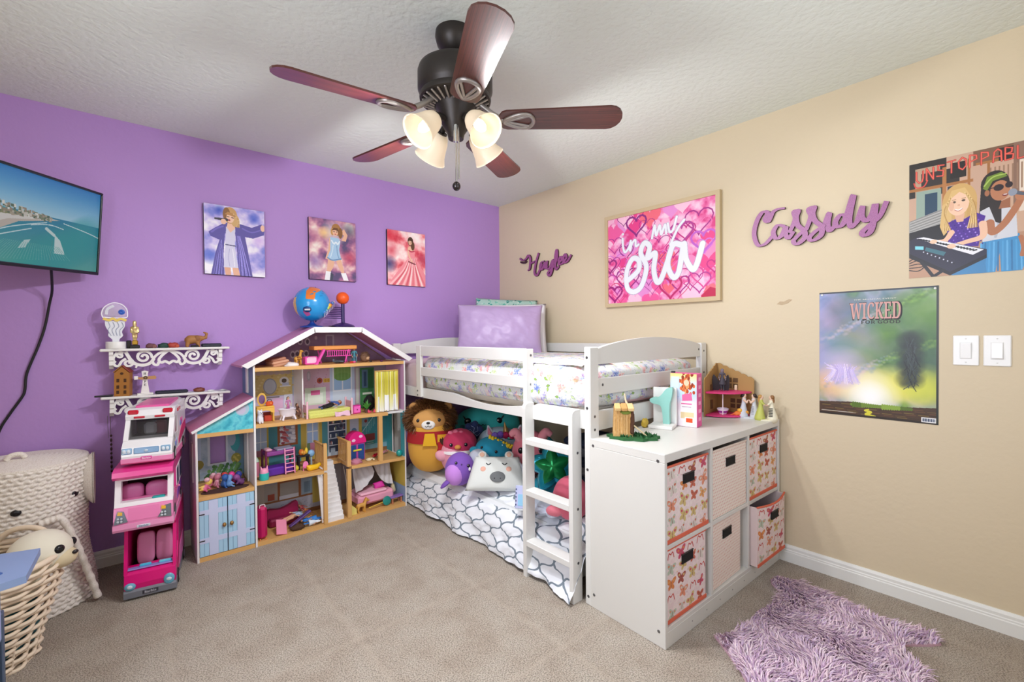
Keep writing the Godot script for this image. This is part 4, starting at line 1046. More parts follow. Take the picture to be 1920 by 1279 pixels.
	sdf(st, [[V(-0.018, 0.044, 0), V(0.012, 0.046, 0), 0.026, 0.023, wd], [V(0.02, 0.05, 0), V(0.032, 0.052, 0), 0.018, 0.015, wd], [V(0.04, 0.05, 0), V(0.056, 0.056, 0), 0.01, 0.008, wd], [V(0.056, 0.056, 0), V(0.062, 0.078, 0), 0.008, 0.006, wd], [V(0.062, 0.078, 0), V(0.048, 0.086, 0), 0.006, 0.005, wd], [V(-0.03, 0.04, 0.011), V(-0.034, 0.008, 0.011), 0.012, 0.009, wd], [V(-0.03, 0.04, -0.011), V(-0.034, 0.008, -0.011), 0.012, 0.009, wd], [V(0.014, 0.036, 0.01), V(0.02, 0.008, 0.01), 0.011, 0.009, wd], [V(0.014, 0.036, -0.01), V(0.02, 0.008, -0.01), 0.011, 0.009, wd], [V(-0.044, 0.05, 0), V(-0.05, 0.03, 0), 0.003, 0.002, wd]], 0.0042, 0.006)
	obj("body", st, m("ffffff", 0.6, {"vc": true}), o)
	ball("ear", V(0.012, 0.052, 0.022), V(0.014, 0.016, 0.004), m("8f5e34", 0.6), o, Basis.from_euler(V(0, -0.3, 0.3)))
	box("stand", V(0.0, 0.006, 0.022), V(0.04, 0.012, 0.012), m("1d1a1c", 0.4), o, 0.004)
	o = thing("black_tray", "slim black tray behind the wooden elephant on the upper shelf", "tray", V(0.418, y, -3.245))
	box("tray", V(0, 0.01, 0), V(0.1, 0.02, 0.05), m("1d2030", 0.4), o, 0.005)
	# lower shelf
	var f := func(x): return 0.922 + 0.0005 - (x - 0.213) * tan(deg_to_rad(1.4))
	o = thing("cardboard_house", "brown cardboard town house model at the end of the lower wall shelf", "model house", V(0.012, f.call(0.012), -3.235), -14)
	o.rotation.z = deg_to_rad(-1.4)
	var cb := m("a8702f", 0.75)
	cut("house_body", P2([-0.032, 0, 0.032, 0, 0.032, 0.125, 0, 0.158, -0.032, 0.125]), 0.06, cb, o, T(V(0, 0, -0.03)))
	for s in [-1, 1]: box("roof_flap", V(s * 0.018, 0.146, 0), V(0.05, 0.004, 0.068), m("a8702f" if s < 0 else "8f3c30", 0.7), o, 0.001, Transform3D(Basis(V(0, 0, 1), s * -0.8), V(s * 0.018, 0.146, 0)) * T(V(-s * 0.018, -0.146, 0)))
	for k in 6: box("house_window", V(-0.016 + 0.03 * (k % 2), [0.022, 0.05, 0.085][k / 2], 0.0302), V(0.011, 0.018, 0.003), m("4a2c14", 0.8), o, 0.0)
	for k in 3: box("house_window", V(-0.0322, 0.04 + 0.022 * k, -0.012 + 0.012 * (k % 2)), V(0.002, 0.014, 0.008), m("4a2c14", 0.8), o, 0.0)
	turned("round_window", [[0, 0], [0.007, 0], [0.007, 0.002], [0, 0.002]], m("4a2c14", 0.8), o, T(V(0, 0.122, 0.0295), 0, 90), 16)
	o = thing("hope_cross", "white hope cross with tan crossbar on the lower shelf", "cross", V(0.104, f.call(0.104), -3.225))
	var wb := m("eceae6", 0.5)
	cut("upright", P2([-0.019, 0.008, 0.019, 0.008, 0.011, 0.075, 0.013, 0.115, 0.016, 0.128, 0, 0.134, -0.014, 0.13, -0.012, 0.115, -0.01, 0.075]), 0.014, wb, o, T(V(0, 0, -0.007)))
	box("cross_base", V(0, 0.005, 0), V(0.07, 0.01, 0.036), wb, o, 0.002)
	cut("crossbar", P2([-0.044, 0.092, -0.02, 0.086, 0.046, 0.084, 0.05, 0.094, 0.044, 0.104, -0.02, 0.098, -0.046, 0.102]), 0.008, m("b98a56", 0.55), o, T(V(0, 0, 0.006)))
	box("white_arm", V(-0.038, 0.096, 0.012), V(0.018, 0.02, 0.006), wb, o, 0.002)
	turned("wreath", [[0.004, 0], [0.0095, 0.001], [0.0095, 0.004], [0.004, 0.004]], m("5a4630", 0.7), o, T(V(0.002, 0.095, 0.0135), 0, 90), 18)
	for k in 3: words(["H", "P", "E"][k], 0.0115, m("2b2320", 0.6), o, T(V(0.0, [0.117, 0.073, 0.056][k], 0.0075)), 0.0, "Droid Serif", true, 0.0008)
	o = thing("black_tray", "long slim black tray on the lower shelf beside the cross", "tray", V(0.222, f.call(0.222), -3.23), 4)
	box("tray", V(0, 0.009, 0), V(0.15, 0.018, 0.04), m("1d2030", 0.4), o, 0.005)
	o.rotation.z = deg_to_rad(-1.4)
	o = thing("red_stone", "reddish brown polished stone on the lower shelf", "stone", V(0.352, f.call(0.352) - 0.002, -3.235))
	st = S()
	ell(st, V(0, 0.013, 0), V(0.029, 0.014, 0.02), 16, 10, Basis(), 0.9, 0.9, 0.25, 5)
	obj("stone", st, m("7a3a28", 0.35), o)
	o = thing("black_pen", "black pen lying across the end of the lower shelf", "pen", V(-0.058, f.call(-0.05) + 0.006, -3.21), 6)
	rod("barrel", [V(-0.045, 0, 0), V(0.0, 0, 0)], 0.0048, m("141418", 0.35), o)
	rod("cap", [V(0, 0, 0), V(0.028, 0, 0)], 0.0055, m("202026", 0.3), o)
	for k in 2:
		o = thing("white_trinket", ["small flat white card on the lower shelf past the red stone", "small white shell at the far end of the lower shelf"][k], "trinket", V(0.41 + 0.06 * k, f.call(0.41 + 0.06 * k), -3.23))
		ball("trinket", V(0, 0.004, 0), V(0.018, 0.005, 0.01), m("e6e4e6", 0.5), o)
	# beaded strand hanging from the shelf bracket
	o = thing("hanging_chain", "thin chain of dark beads hanging below the lower shelf bracket", "chain", V(-0.043, 0.80, -3.285))
	rod("strand", [V(0, 0.02, 0.0), V(0.001, -0.14, 0), V(0, -0.29, 0)], 0.0014, m("8a7f86", 0.3, {"metal": 0.8}), o, 6)
	rod("strand", [V(-0.012, 0.02, 0.0), V(-0.01, -0.1, 0)], 0.0012, m("8a7f86", 0.3, {"metal": 0.8}), o, 6)
	for k in 9: ball("bead", V(0.001, -0.09 - 0.024 * k, 0), V(0.005, 0.007 + 0.003 * (k % 2), 0.005), m("3a2420", 0.35), o)

# ---------------------------------------------------------------- the doll's house (front at z = -3.0, back at z = -3.295)
const DF := -3.0
const DB := -3.295
func f3(x: float) -> float: return 0.722 - 0.03 * (x - 0.595)
func f2(x: float) -> float: return 0.382 - 0.027 * (x - 0.595)

func slab(called: String, pts: Array, z0: float, z1: float, mt: Material, o: Node3D, rs := false) -> MeshInstance3D:
	# an xy outline in room coordinates, from z0 back to z1; o is the dollhouse or one of its parts
	return cut(called, P2(pts).map(func(v): return v - Vector2(0.93, 0)), z0 - z1, mt, o, Transform3D(Basis(), V(0, 0, z1 + 3.15)), rs)

func printed(called: String, x0: float, x1: float, y0: float, y1: float, z: float, mt: Material, o: Node3D, u := [0.0, 0.0, 1.0, 1.0]):
	var st := S()
	var p := o.position
	q(st, V(x0, y1, z) - p, V(x1, y1, z) - p, V(x1, y0, z) - p, V(x0, y0, z) - p, Vector2(u[0], u[1]), Vector2(u[2], u[3]))
	return obj(called, st, mt, o)

func paint_rooms() -> Pic:
	# printed back wall, x 0.598..1.556 and y 0.02..1.035
	var p := Pic.new(768, 812, "c9c3d4")
	var X := func(x): return (x - 0.598) / 0.958
	var Y := func(y): return (1.035 - y) / 1.015
	var R := func(x0, x1, y0, y1, c): p.rect(X.call(x0), Y.call(y1), (x1 - x0) / 0.958, (y1 - y0) / 1.015, c)
	# top floor: bathroom, bedroom, closet
	R.call(0.598, 0.93, 0.7, 1.035, "b9b6cf"); R.call(0.64, 0.9, 0.85, 1.02, "cdb877"); R.call(0.88, 0.93, 0.7, 1.035, "a9b4c6"); R.call(0.63, 0.93, 0.7, 0.84, "cfc2dd")
	for i in 40: p.ell(X.call(0.65 + 0.25 * fmod(i * 0.37, 1.0)), Y.call(0.86 + 0.15 * fmod(i * 0.61, 1.0)), 0.008, 0.006, ["d8c68c", "bfa560"][i % 2])
	for i in 6: p.ell(X.call(0.68 + 0.035 * i), Y.call(1.0), 0.02, 0.012, "b7a4a0")
	p.ell(X.call(0.744), Y.call(0.912), 0.042, 0.052, "8e93a6"); p.ell(X.call(0.744), Y.call(0.912), 0.036, 0.046, "b9c0cc")
	p.ell(X.call(0.83), Y.call(0.945), 0.03, 0.026, "d5d2d0"); p.ell(X.call(0.83), Y.call(0.945), 0.016, 0.014, "5a4a3a"); R.call(0.805, 0.87, 0.905, 0.912, "dfe0e6"); R.call(0.82, 0.86, 0.912, 0.93, "b4b9cc")
	R.call(0.71, 0.8, 0.835, 0.843, "7c6f78"); R.call(0.83, 0.88, 0.72, 0.85, "dfe3ee"); R.call(0.76, 0.82, 0.74, 0.83, "e3b9dc")
	R.call(0.93, 1.13, 0.7, 1.035, "c9a7bf"); R.call(0.93, 1.13, 0.7, 0.8, "d9b6cc")
	for i in 30: p.ell(X.call(0.94 + 0.18 * fmod(i * 0.41, 1.0)), Y.call(0.8 + 0.22 * fmod(i * 0.23, 1.0)), 0.004, 0.004, "b98aa8")
	p.ell(X.call(0.987), Y.call(0.965), 0.013, 0.034, "a9a4b6"); p.ell(X.call(0.987), Y.call(0.965), 0.008, 0.022, "c9bfd0")
	p.ell(X.call(1.06), Y.call(0.928), 0.02, 0.02, "a8412c"); p.ell(X.call(1.06), Y.call(0.928), 0.009, 0.009, "5a201a"); R.call(1.085, 1.13, 0.912, 0.94, "d6b04e"); p.ell(X.call(1.1), Y.call(0.925), 0.008, 0.01, "c08f34"); p.ell(X.call(1.12), Y.call(0.925), 0.008, 0.01, "c08f34")
	R.call(0.96, 1.1, 0.76, 0.88, "cfe0cc"); R.call(0.98, 1.08, 0.77, 0.84, "e6efe2"); R.call(1.0, 1.06, 0.83, 0.86, "d9649f")
	R.call(1.13, 1.31, 0.7, 1.035, "b9c9e2"); R.call(1.15, 1.29, 0.81, 1.02, "dfe7f2"); R.call(1.16, 1.215, 0.85, 0.95, "9cc0e6"); R.call(1.225, 1.28, 0.85, 0.95, "9cc0e6"); R.call(1.16, 1.28, 0.94, 1.015, "7aa457"); p.ell(X.call(1.22), Y.call(0.945), 0.062, 0.028, "6d9a4c"); R.call(1.15, 1.29, 0.7, 0.84, "c6d2e0")
	for i in 5: R.call(1.162 + 0.025 * i, 1.164 + 0.025 * i, 0.925, 1.015, "8fb86c")
	R.call(1.31, 1.556, 0.7, 1.035, "a79aa8"); R.call(1.32, 1.34, 0.74, 1.0, "c5c9c0"); R.call(1.35, 1.46, 0.7, 1.0, "3f7f4a"); R.call(1.365, 1.41, 0.85, 0.985, "5b7f9c"); R.call(1.415, 1.45, 0.82, 0.985, "2f6a3c"); R.call(1.37, 1.44, 0.8, 0.815, "d9e2d2"); R.call(1.37, 1.45, 0.72, 0.79, "4f9458"); R.call(1.38, 1.4, 0.86, 0.97, "34506f")
	R.call(0.598, 1.556, 0.68, 0.7, "8a7a80")
	# middle floor: striped wallpaper, windows, bookcase, stairs
	R.call(0.598, 1.556, 0.34, 0.69, "4f97a4")
	for x in [[0.6, 0.73], [0.93, 1.07], [1.245, 1.27], [1.335, 1.36]]: R.call(x[0], x[1], 0.34, 0.69, "c9b24f")
	R.call(0.65, 0.72, 0.46, 0.65, "b9cbe4"); R.call(0.682, 0.686, 0.46, 0.65, "eef2f6"); R.call(0.65, 0.72, 0.55, 0.556, "eef2f6"); R.call(0.6, 0.73, 0.46, 0.5, "c9889a")
	R.call(0.785, 0.91, 0.505, 0.655, "9c5a2e"); R.call(0.8, 0.895, 0.52, 0.64, "b5b3c0")
	for i in 40: p.ell(X.call(0.805 + 0.085 * fmod(i * 0.39, 1.0)), Y.call(0.525 + 0.11 * fmod(i * 0.27, 1.0)), 0.012, 0.008, ["d2cfd8", "a2414c", "8f90a6", "e2dfe6", "c4686c"][i % 5])
	R.call(0.965, 1.05, 0.44, 0.65, "d2c79a"); R.call(0.972, 1.043, 0.5, 0.645, "a9c6ec"); R.call(1.005, 1.01, 0.5, 0.645, "f0f4f8"); R.call(0.972, 1.043, 0.575, 0.582, "f0f4f8"); R.call(0.97, 1.05, 0.45, 0.5, "7d9a6a"); R.call(0.99, 1.05, 0.43, 0.5, "d98fae")
	R.call(1.11, 1.245, 0.36, 0.68, "c6d3e0"); R.call(1.12, 1.235, 0.41, 0.665, "33415c")
	for i in 4: R.call(1.12, 1.235, 0.455 + 0.05 * i, 0.461 + 0.05 * i, "dbe4ec")
	for i in 24: R.call(1.123 + 0.108 * fmod(i * 0.383, 1.0), 1.13 + 0.108 * fmod(i * 0.383, 1.0), 0.465 + 0.05 * (i % 4), 0.48 + 0.05 * (i % 4) + 0.014 * fmod(i * 0.7, 1.0), ["8f9fb4", "e9ecef", "5a6a84", "a4574f", "7c8f64"][i % 5])
	p.ell(X.call(1.205), Y.call(0.59), 0.022, 0.02, "56627c"); p.ell(X.call(1.205), Y.call(0.59), 0.012, 0.011, "2a3348"); R.call(1.125, 1.19, 0.63, 0.66, "5f7f4a"); R.call(1.13, 1.16, 0.38, 0.44, "a9bacb")
	R.call(1.27, 1.335, 0.5, 0.65, "c3cbe0"); p.ell(X.call(1.3), Y.call(0.54), 0.02, 0.02, "5f84a4"); R.call(1.36, 1.556, 0.34, 0.69, "3f8f98"); R.call(1.36, 1.41, 0.56, 0.66, "7f9fae"); p.ell(X.call(1.39), Y.call(0.6), 0.012, 0.012, "8a3a34")
	p.line([X.call(1.36), Y.call(0.52), X.call(1.47), Y.call(0.65)], 0.006, "a9d2d4")
	for i in 8: p.line([X.call(1.37 + 0.013 * i), Y.call(0.54 + 0.014 * i), X.call(1.37 + 0.013 * i), Y.call(0.47 + 0.014 * i)], 0.003, "8fc0c4")
	for i in 8: R.call(1.37 + 0.014 * i, 1.45, 0.41 + 0.015 * i, 0.414 + 0.015 * i, "a8b9b4")
	R.call(1.38, 1.46, 0.45, 0.5, "8a3c3c"); R.call(1.36, 1.556, 0.38, 0.42, "7aa4b4"); R.call(0.598, 1.556, 0.34, 0.385, "8a5a34")
	# ground floor: kitchen and bedroom
	R.call(0.598, 1.2, 0.02, 0.34, "9a9aa4"); R.call(0.64, 0.7, 0.1, 0.3, "b3ada2"); R.call(0.7, 0.78, 0.15, 0.26, "a7a39c"); R.call(0.72, 0.76, 0.16, 0.2, "a34a34"); R.call(0.78, 0.925, 0.15, 0.28, "8f5428"); R.call(0.795, 0.91, 0.17, 0.26, "9a948c"); R.call(0.93, 1.0, 0.15, 0.26, "8fa4b4"); R.call(0.945, 0.985, 0.165, 0.24, "6f8698"); R.call(0.7, 1.0, 0.14, 0.152, "8a5a34"); R.call(0.7, 1.0, 0.04, 0.14, "b4b6c4"); R.call(0.79, 0.91, 0.15, 0.175, "c9c8ce"); R.call(1.0, 1.08, 0.08, 0.26, "b4a24e"); R.call(0.6, 0.64, 0.02, 0.3, "8c8890")
	for i in 30: p.ell(X.call(0.71 + 0.28 * fmod(i * 0.37, 1.0)), Y.call(0.05 + 0.08 * fmod(i * 0.53, 1.0)), 0.003, 0.003, "8f93a6")
	R.call(1.2, 1.556, 0.02, 0.34, "8f8a90"); R.call(1.5, 1.556, 0.12, 0.34, "b9a64e"); R.call(0.598, 1.556, 0.02, 0.05, "7a5230")
	return p

func dollhouse():
	var o := thing("dollhouse", "tall wooden dollhouse with pink roof, open furnished rooms and blue barn doors", "dollhouse", V(0.93, 0, -3.15))
	var tan_ := m("d9a866", 0.5)
	var white := m("ece9e8", 0.45)
	var pink := m("c687b0", 0.55)
	var teal := m("49b6c6", 0.55)
	var ply := m("8a6f52", 0.7)
	# floors
	slab("floor_board", [0.598, 0, 1.556, 0, 1.556, 0.024, 0.598, 0.024], DF, DB, tan_, o)
	slab("floor_board", [0.598, f2(0.598) - 0.02, 0.985, f2(0.985) - 0.02, 0.985, f2(0.985), 0.598, f2(0.598)], DF, DB, tan_, o)
	slab("floor_board", [0.985, f2(0.985) - 0.02, 1.165, f2(1.165) - 0.02, 1.165, f2(1.165), 0.985, f2(0.985)], -3.2, DB, tan_, o)
	slab("floor_board", [1.165, f2(1.165) - 0.02, 1.556, f2(1.556) - 0.02, 1.556, f2(1.556), 1.165, f2(1.165)], DF, DB, tan_, o)
	slab("floor_board", [0.598, f3(0.598) - 0.022, 1.43, f3(1.43) - 0.022, 1.43, f3(1.43), 0.598, f3(0.598)], DF, DB, tan_, o)
	slab("floor_board", [1.43, f3(1.43) - 0.014, 1.556, f3(1.556) - 0.014, 1.556, f3(1.556), 1.43, f3(1.43)], DF - 0.02, DB, white, o)
	slab("floor_board", [0.598, 1.034, 1.556, 1.034, 1.556, 1.055, 0.598, 1.055], DF, DB, tan_, o)
	slab("floor_board", [0.314, 0, 0.586, 0, 0.586, 0.024, 0.314, 0.024], DF, DB, tan_, o)
	slab("floor_board", [0.314, 0.337, 0.586, 0.337, 0.586, 0.359, 0.314, 0.359], DF, DB, tan_, o)
	slab("annex_beam", [0.314, 0.686, 0.586, 0.681, 0.586, 0.703, 0.314, 0.708], DF, DF - 0.02, tan_, o)
	# walls
	var lw := slab("side_wall", [0.588, 0, 0.598, 0, 0.598, 1.075, 0.588, 1.07], DF + 0.003, DB, white, o)
	var skin := S()
	var c := o.position
	q(skin, V(0.5872, 1.07, DB) - c, V(0.5872, 1.07, DF) - c, V(0.5872, 0.88, DF) - c, V(0.5872, 0.88, DB) - c)
	obj("siding_panel", skin, m("6f86ad", 0.6), lw)
	box("side_window", V(0.584, 0.975, -3.14) - c, V(0.008, 0.15, 0.05), white, lw, 0.002)
	slab("side_wall", [0.304, 0, 0.314, 0, 0.314, 0.735, 0.304, 0.73], DF + 0.003, DB, white, o)
	box("side_window", V(0.302, 0.53, -3.14) - c, V(0.006, 0.22, 0.07), m("d8d2cc", 0.5), o, 0.001)
	# right wall with an opening on the middle floor
	for y in [[0, 0.36, DF + 0.003, DB], [0.69, 1.06, DF + 0.003, DB], [0.36, 0.69, DF + 0.003, -3.06], [0.36, 0.69, -3.2, DB]]: slab("side_wall", [1.556, y[0], 1.565, y[0], 1.565, y[1], 1.556, y[1]], y[2], y[3], white, o)
	for k in [[0.7, 1.03, "d3a4cc"], [0.36, 0.69, "49aab8"], [0.14, 0.34, "c9b24f"], [0.024, 0.14, "8fa8c8"]]:
		for zz in ([[DF, -3.06], [-3.2, DB]] if k[0] == 0.36 else [[DF, DB]]):
			skin = S()
			q(skin, V(1.5555, k[1], zz[0]) - c, V(1.5555, k[1], zz[1]) - c, V(1.5555, k[0], zz[1]) - c, V(1.5555, k[0], zz[0]) - c)
			obj("wallpaper_panel", skin, m(k[2], 0.6), o)
	for y in [[0.598, 1.03, 0.7, "b9b3cf"], [0.598, 0.69, 0.36, "6f98a4"], [0.598, 0.34, 0.03, "8a8a94"]]:
		skin = S()
		q(skin, V(0.5985, y[1], DB) - c, V(0.5985, y[1], DF) - c, V(0.5985, y[2], DF) - c, V(0.5985, y[2], DB) - c)
		var mt := m(y[3], 0.6); mt.cull_mode = BaseMaterial3D.CULL_DISABLED
		obj("wallpaper_panel", skin, mt, o)
	slab("back_wall", [0.59, 0, 1.56, 0, 1.56, 1.06, 1.24, 1.28, 0.93, 1.28, 0.59, 1.06], DB + 0.001, DB - 0.007, ply, o)
	printed("room_print", 0.598, 1.556, 0.02, 1.035, DB + 0.0022, m("ffffff", 0.6, {"tex": paint_rooms().tex()}), o)
	var ap := Pic.new(320, 80, "8a6f8c")
	ap.wash(["7d6280", "8f7492", "9a8098"], 0.02, 6, 1.4)
	for r in [[0.3, 0.2], [0.35, 0.2], [0.4, 0.22], [0.39, 0.6], [0.3, 0.62], [0.33, 0.6]]:
		ap.ell(r[0], r[1] + 0.1, 0.018, 0.12, "c9bcc8"); ap.ell(r[0], r[1] + 0.1, 0.011, 0.07, "5d4a60")
	ap.rect(0.53, 0.1, 0.06, 0.5, "b8a9b8"); ap.rect(0.54, 0.16, 0.04, 0.4, "8a7490"); ap.ell(0.46, 0.2, 0.01, 0.06, "c3b0c0")
	skin = S()
	var ax := PackedVector2Array(P2([0.6, 1.056, 1.556, 1.056, 1.235, 1.272, 0.935, 1.272]))
	for i in [0, 3, 2, 0, 2, 1]: vt(skin, V(ax[i].x, ax[i].y, DB + 0.0024) - c, Vector2((ax[i].x - 0.6) / 0.956, (1.272 - ax[i].y) / 0.216))
	obj("attic_print", skin, m("ffffff", 0.6, {"tex": ap.tex()}), o)
	# partitions and posts
	slab("partition", [0.888, 0.712, 0.895, 0.712, 0.895, 1.034, 0.888, 1.034], -3.1, DB, white, o)
	for p in [[0.982, 1.004, 0.024, f2(0.99) - 0.018], [1.135, 1.16, 0.024, f2(1.15) - 0.018], [1.358, 1.386, f2(1.37), f3(1.37) - 0.02], [0.982, 1.004, f2(0.99), 0.545], [1.135, 1.16, f2(1.15), 0.535]]:
		slab("post", [p[0], p[2], p[1], p[2], p[1], p[3], p[0], p[3]], DF + 0.004, DF - 0.02, tan_, o)
	# two balcony railings running back from the stair opening
	for k in 2:
		var x: float = [0.99, 1.148][k]
		var rl := box("railing", V(x, 0.53, -3.1) - c, V(0.016, 0.014, 0.2), tan_, o, 0.003)
		box("bottom_rail", V(x, 0.39, -3.1) - c, V(0.014, 0.012, 0.2), tan_, rl, 0.002)
		for i in 7: rod("baluster", [V(x, 0.392, -3.03 - 0.026 * i) - c, V(x, 0.526, -3.03 - 0.026 * i) - c], 0.004, tan_, rl, 6)
	# steep white stairs with cut steps
	var sp := []
	for i in 13:
		var y := 0.024 + 0.027 * i
		sp.append(Vector2(-3.012 - 0.0155 * i, y)); sp.append(Vector2(-3.012 - 0.0155 * i, y + 0.027))
	sp.append(Vector2(-3.26, 0.375)); sp.append(Vector2(-3.26, 0.33)); sp.append(Vector2(-3.05, 0.024))
	cut("staircase", sp.map(func(v): return Vector2(-v.x + c.z, v.y)), 0.105, white, o, Transform3D(Basis(V(0, 0, -1), V(0, 1, 0), V(1, 0, 0)), V(1.008 - c.x, 0, 0)))
	slab("stair_side", [0.975, 0.03, 0.99, 0.03, 0.972, 0.365, 0.95, 0.365], DF - 0.02, DF - 0.03, white, o)
	# main roof: two slopes, a flat top and white front edges
	var R := [[0.526, 1.073, 0.93, 1.297], [0.93, 1.297, 1.24, 1.297], [1.24, 1.297, 1.613, 1.072]]
	for r in R:
		slab("roof_panel", [r[0], r[1], r[2], r[3], r[2], r[3] - 0.012, r[0], r[1] - 0.012], DF + 0.02, DB + 0.004, pink, o)
		slab("roof_edge", [r[0], r[1] + 0.001, r[2], r[3] + 0.001, r[2] + (0.006 if r[0] < 0.6 else (-0.006 if r[0] > 1.2 else 0.0)), r[3] - 0.034, r[0] + (0.03 if r[0] < 0.6 else 0.0), r[1] - (0.018 if r[0] < 0.6 else 0.034)] if r[0] < 1.2 else [r[0], r[1] + 0.001, r[2], r[3] + 0.001, r[2] - 0.03, r[3] - 0.018, r[0] - 0.006, r[1] - 0.034], DF + 0.028, DF + 0.019, white, o)
	# annex: sloping roof, gable, back with a window opening
	slab("roof_panel", [0.284, 0.727, 0.587, 0.888, 0.587, 0.877, 0.284, 0.716], DF + 0.02, DB + 0.004, m("c07a9c", 0.55), o)
	slab("roof_edge", [0.284, 0.728, 0.587, 0.889, 0.587, 0.874, 0.29, 0.716], DF + 0.026, DF + 0.019, white, o)
	var gp := Pic.new(200, 130, "43b4c8")
	gp.wash(["35a4bc", "4fc0d0", "6fd0da", "48b2ca"], 0.02, 14, 1.6)
	gp.ell(0.8, 0.3, 0.13, 0.22, "a9c6d4"); gp.ell(0.78, 0.32, 0.09, 0.15, "c5bfd6"); gp.dab(0.3, 0.7, 0.2, "8fe0dc", 0.5)
	var gb := slab("gable", [0.314, 0.707, 0.586, 0.703, 0.586, 0.873, 0.314, 0.728], DF - 0.004, DF - 0.012, teal, o)
	skin = S()
	var ga := P2([0.314, 0.707, 0.314, 0.729, 0.586, 0.873, 0.586, 0.703])
	for i in [0, 1, 2, 0, 2, 3]: vt(skin, V(ga[i].x, ga[i].y, DF - 0.0036) - c, Vector2((ga[i].x - 0.314) / 0.272, (0.873 - ga[i].y) / 0.17))
	obj("gable_print", skin, m("ffffff", 0.5, {"tex": gp.tex()}), gb)
	var bp := Pic.new(256, 330, "9fb0c4")
	bp.wash(["8ea3ba", "a9b8ca", "b4c0d0"], 0.02, 12, 1.4)
	var AX := func(x): return (x - 0.314) / 0.272
	var AY := func(y): return (0.7 - y) / 0.345
	bp.rect(AX.call(0.335), 0, 0.1, 0.75, "7f95ad"); bp.rect(AX.call(0.345), 0.1, 0.06, 0.6, "b7c4dc"); bp.rect(AX.call(0.395), AY.call(0.648), 0.39, 0.56, "c9cfda"); bp.rect(0.83, 0, 0.2, 1, "5f8298")
	bp.ell(AX.call(0.54), AY.call(0.585), 0.1, 0.18, "3f9aa2"); bp.ell(AX.call(0.522), AY.call(0.605), 0.08, 0.13, "9fb0c4"); bp.ell(AX.call(0.545), AY.call(0.48), 0.1, 0.09, "8f8a3a"); bp.ell(AX.call(0.35), AY.call(0.47), 0.09, 0.08, "8f8038"); bp.line([AX.call(0.545), AY.call(0.46), AX.call(0.545), AY.call(0.38)], 0.015, "5a6b3a"); bp.line([AX.call(0.35), AY.call(0.46), AX.call(0.35), AY.call(0.36)], 0.015, "5a6b3a")
	for i in 60: bp.ell(AX.call(0.38 + 0.19 * fmod(i * 0.37, 1.0)), AY.call(0.36 + 0.09 * fmod(i * 0.23, 1.0) * (1.0 if fmod(i * 0.37, 1.0) > 0.1 else 0.5)), 0.035, 0.03, ["4f7f48", "5f9452", "3f6f40", "6fa05c"][i % 4])
	for i in 14: bp.ell(AX.call(0.53 + 0.03 * fmod(i * 0.37, 1.0)), AY.call(0.46 + 0.04 * fmod(i * 0.6, 1.0)), 0.016, 0.014, "c0b054")
	bp.rect(0, 0.95, 1, 0.05, "7a6a4a")
	var bm := m("ffffff", 0.6, {"tex": bp.tex()})
	for r in [[0.314, 0.408, 0.355, 0.7], [0.49, 0.586, 0.355, 0.7], [0.408, 0.49, 0.355, 0.466], [0.408, 0.49, 0.638, 0.7]]:
		slab("annex_back", [r[0], r[2], r[1], r[2], r[1], r[3], r[0], r[3]], DB + 0.001, DB - 0.006, ply, o)
		printed("annex_print", r[0], r[1], r[2], r[3], DB + 0.0022, bm, o, [AX.call(r[0]), AY.call(r[3]), AX.call(r[1]), AY.call(r[2])])
	slab("annex_back", [0.314, 0, 0.586, 0, 0.586, 0.355, 0.314, 0.355], DB + 0.001, DB - 0.006, ply, o)
	slab("annex_post", [0.578, 0.359, 0.586, 0.359, 0.586, 0.684, 0.578, 0.684], -3.14, -3.155, white, o)
	# barn doors: three planks each, white rails, black hinges, brass knobs
	var blue := m("a9d2ea", 0.5)
	var pale := m("c9d2ee", 0.5)
	for k in 2:
		var x0: float = 0.316 + 0.136 * k
		var d := slab("door", [x0, 0.026, x0 + 0.132, 0.026, x0 + 0.132, 0.335, x0, 0.335], DF - 0.003, DF - 0.011, m("8fb4d0", 0.6), o)
		for j in 6: slab("plank", [x0 + 0.001 + 0.022 * j, 0.028, x0 + 0.0205 + 0.022 * j, 0.028, x0 + 0.0205 + 0.022 * j, 0.333, x0 + 0.001 + 0.022 * j, 0.333], DF - 0.0005, DF - 0.003, blue, d)
		for y in [[0.0, 0.0]]:
			slab("door_rail", [x0 + 0.044, 0.028, x0 + 0.088, 0.028, x0 + 0.088, 0.333, x0 + 0.044, 0.333], DF + 0.001, DF - 0.001, pale, d)
			slab("door_rail", [x0 + 0.001, 0.1 + 0.0 * k, x0 + 0.131, 0.1, x0 + 0.131, 0.128, x0 + 0.001, 0.128], DF + 0.0012, DF - 0.001, pale, d)
			slab("door_rail", [x0 + 0.001, 0.255, x0 + 0.131, 0.255, x0 + 0.131, 0.283, x0 + 0.001, 0.283], DF + 0.0012, DF - 0.001, pale, d)
		for y in [0.115, 0.262]:
			var hx := x0 + (0.012 if k == 0 else 0.12)
			box("hinge", V(hx, y, DF + 0.002) - c, V(0.026, 0.006, 0.003), m("1a1a1c", 0.4), d, 0.001)
		ball("door_knob", V(x0 + (0.116 if k == 0 else 0.016), 0.182, DF + 0.008) - c, V(0.01, 0.012, 0.01), m("a8824a", 0.3, {"metal": 0.7}), d)

# ---------------------------------------------------------------- toys inside the dollhouse
var VC: StandardMaterial3D

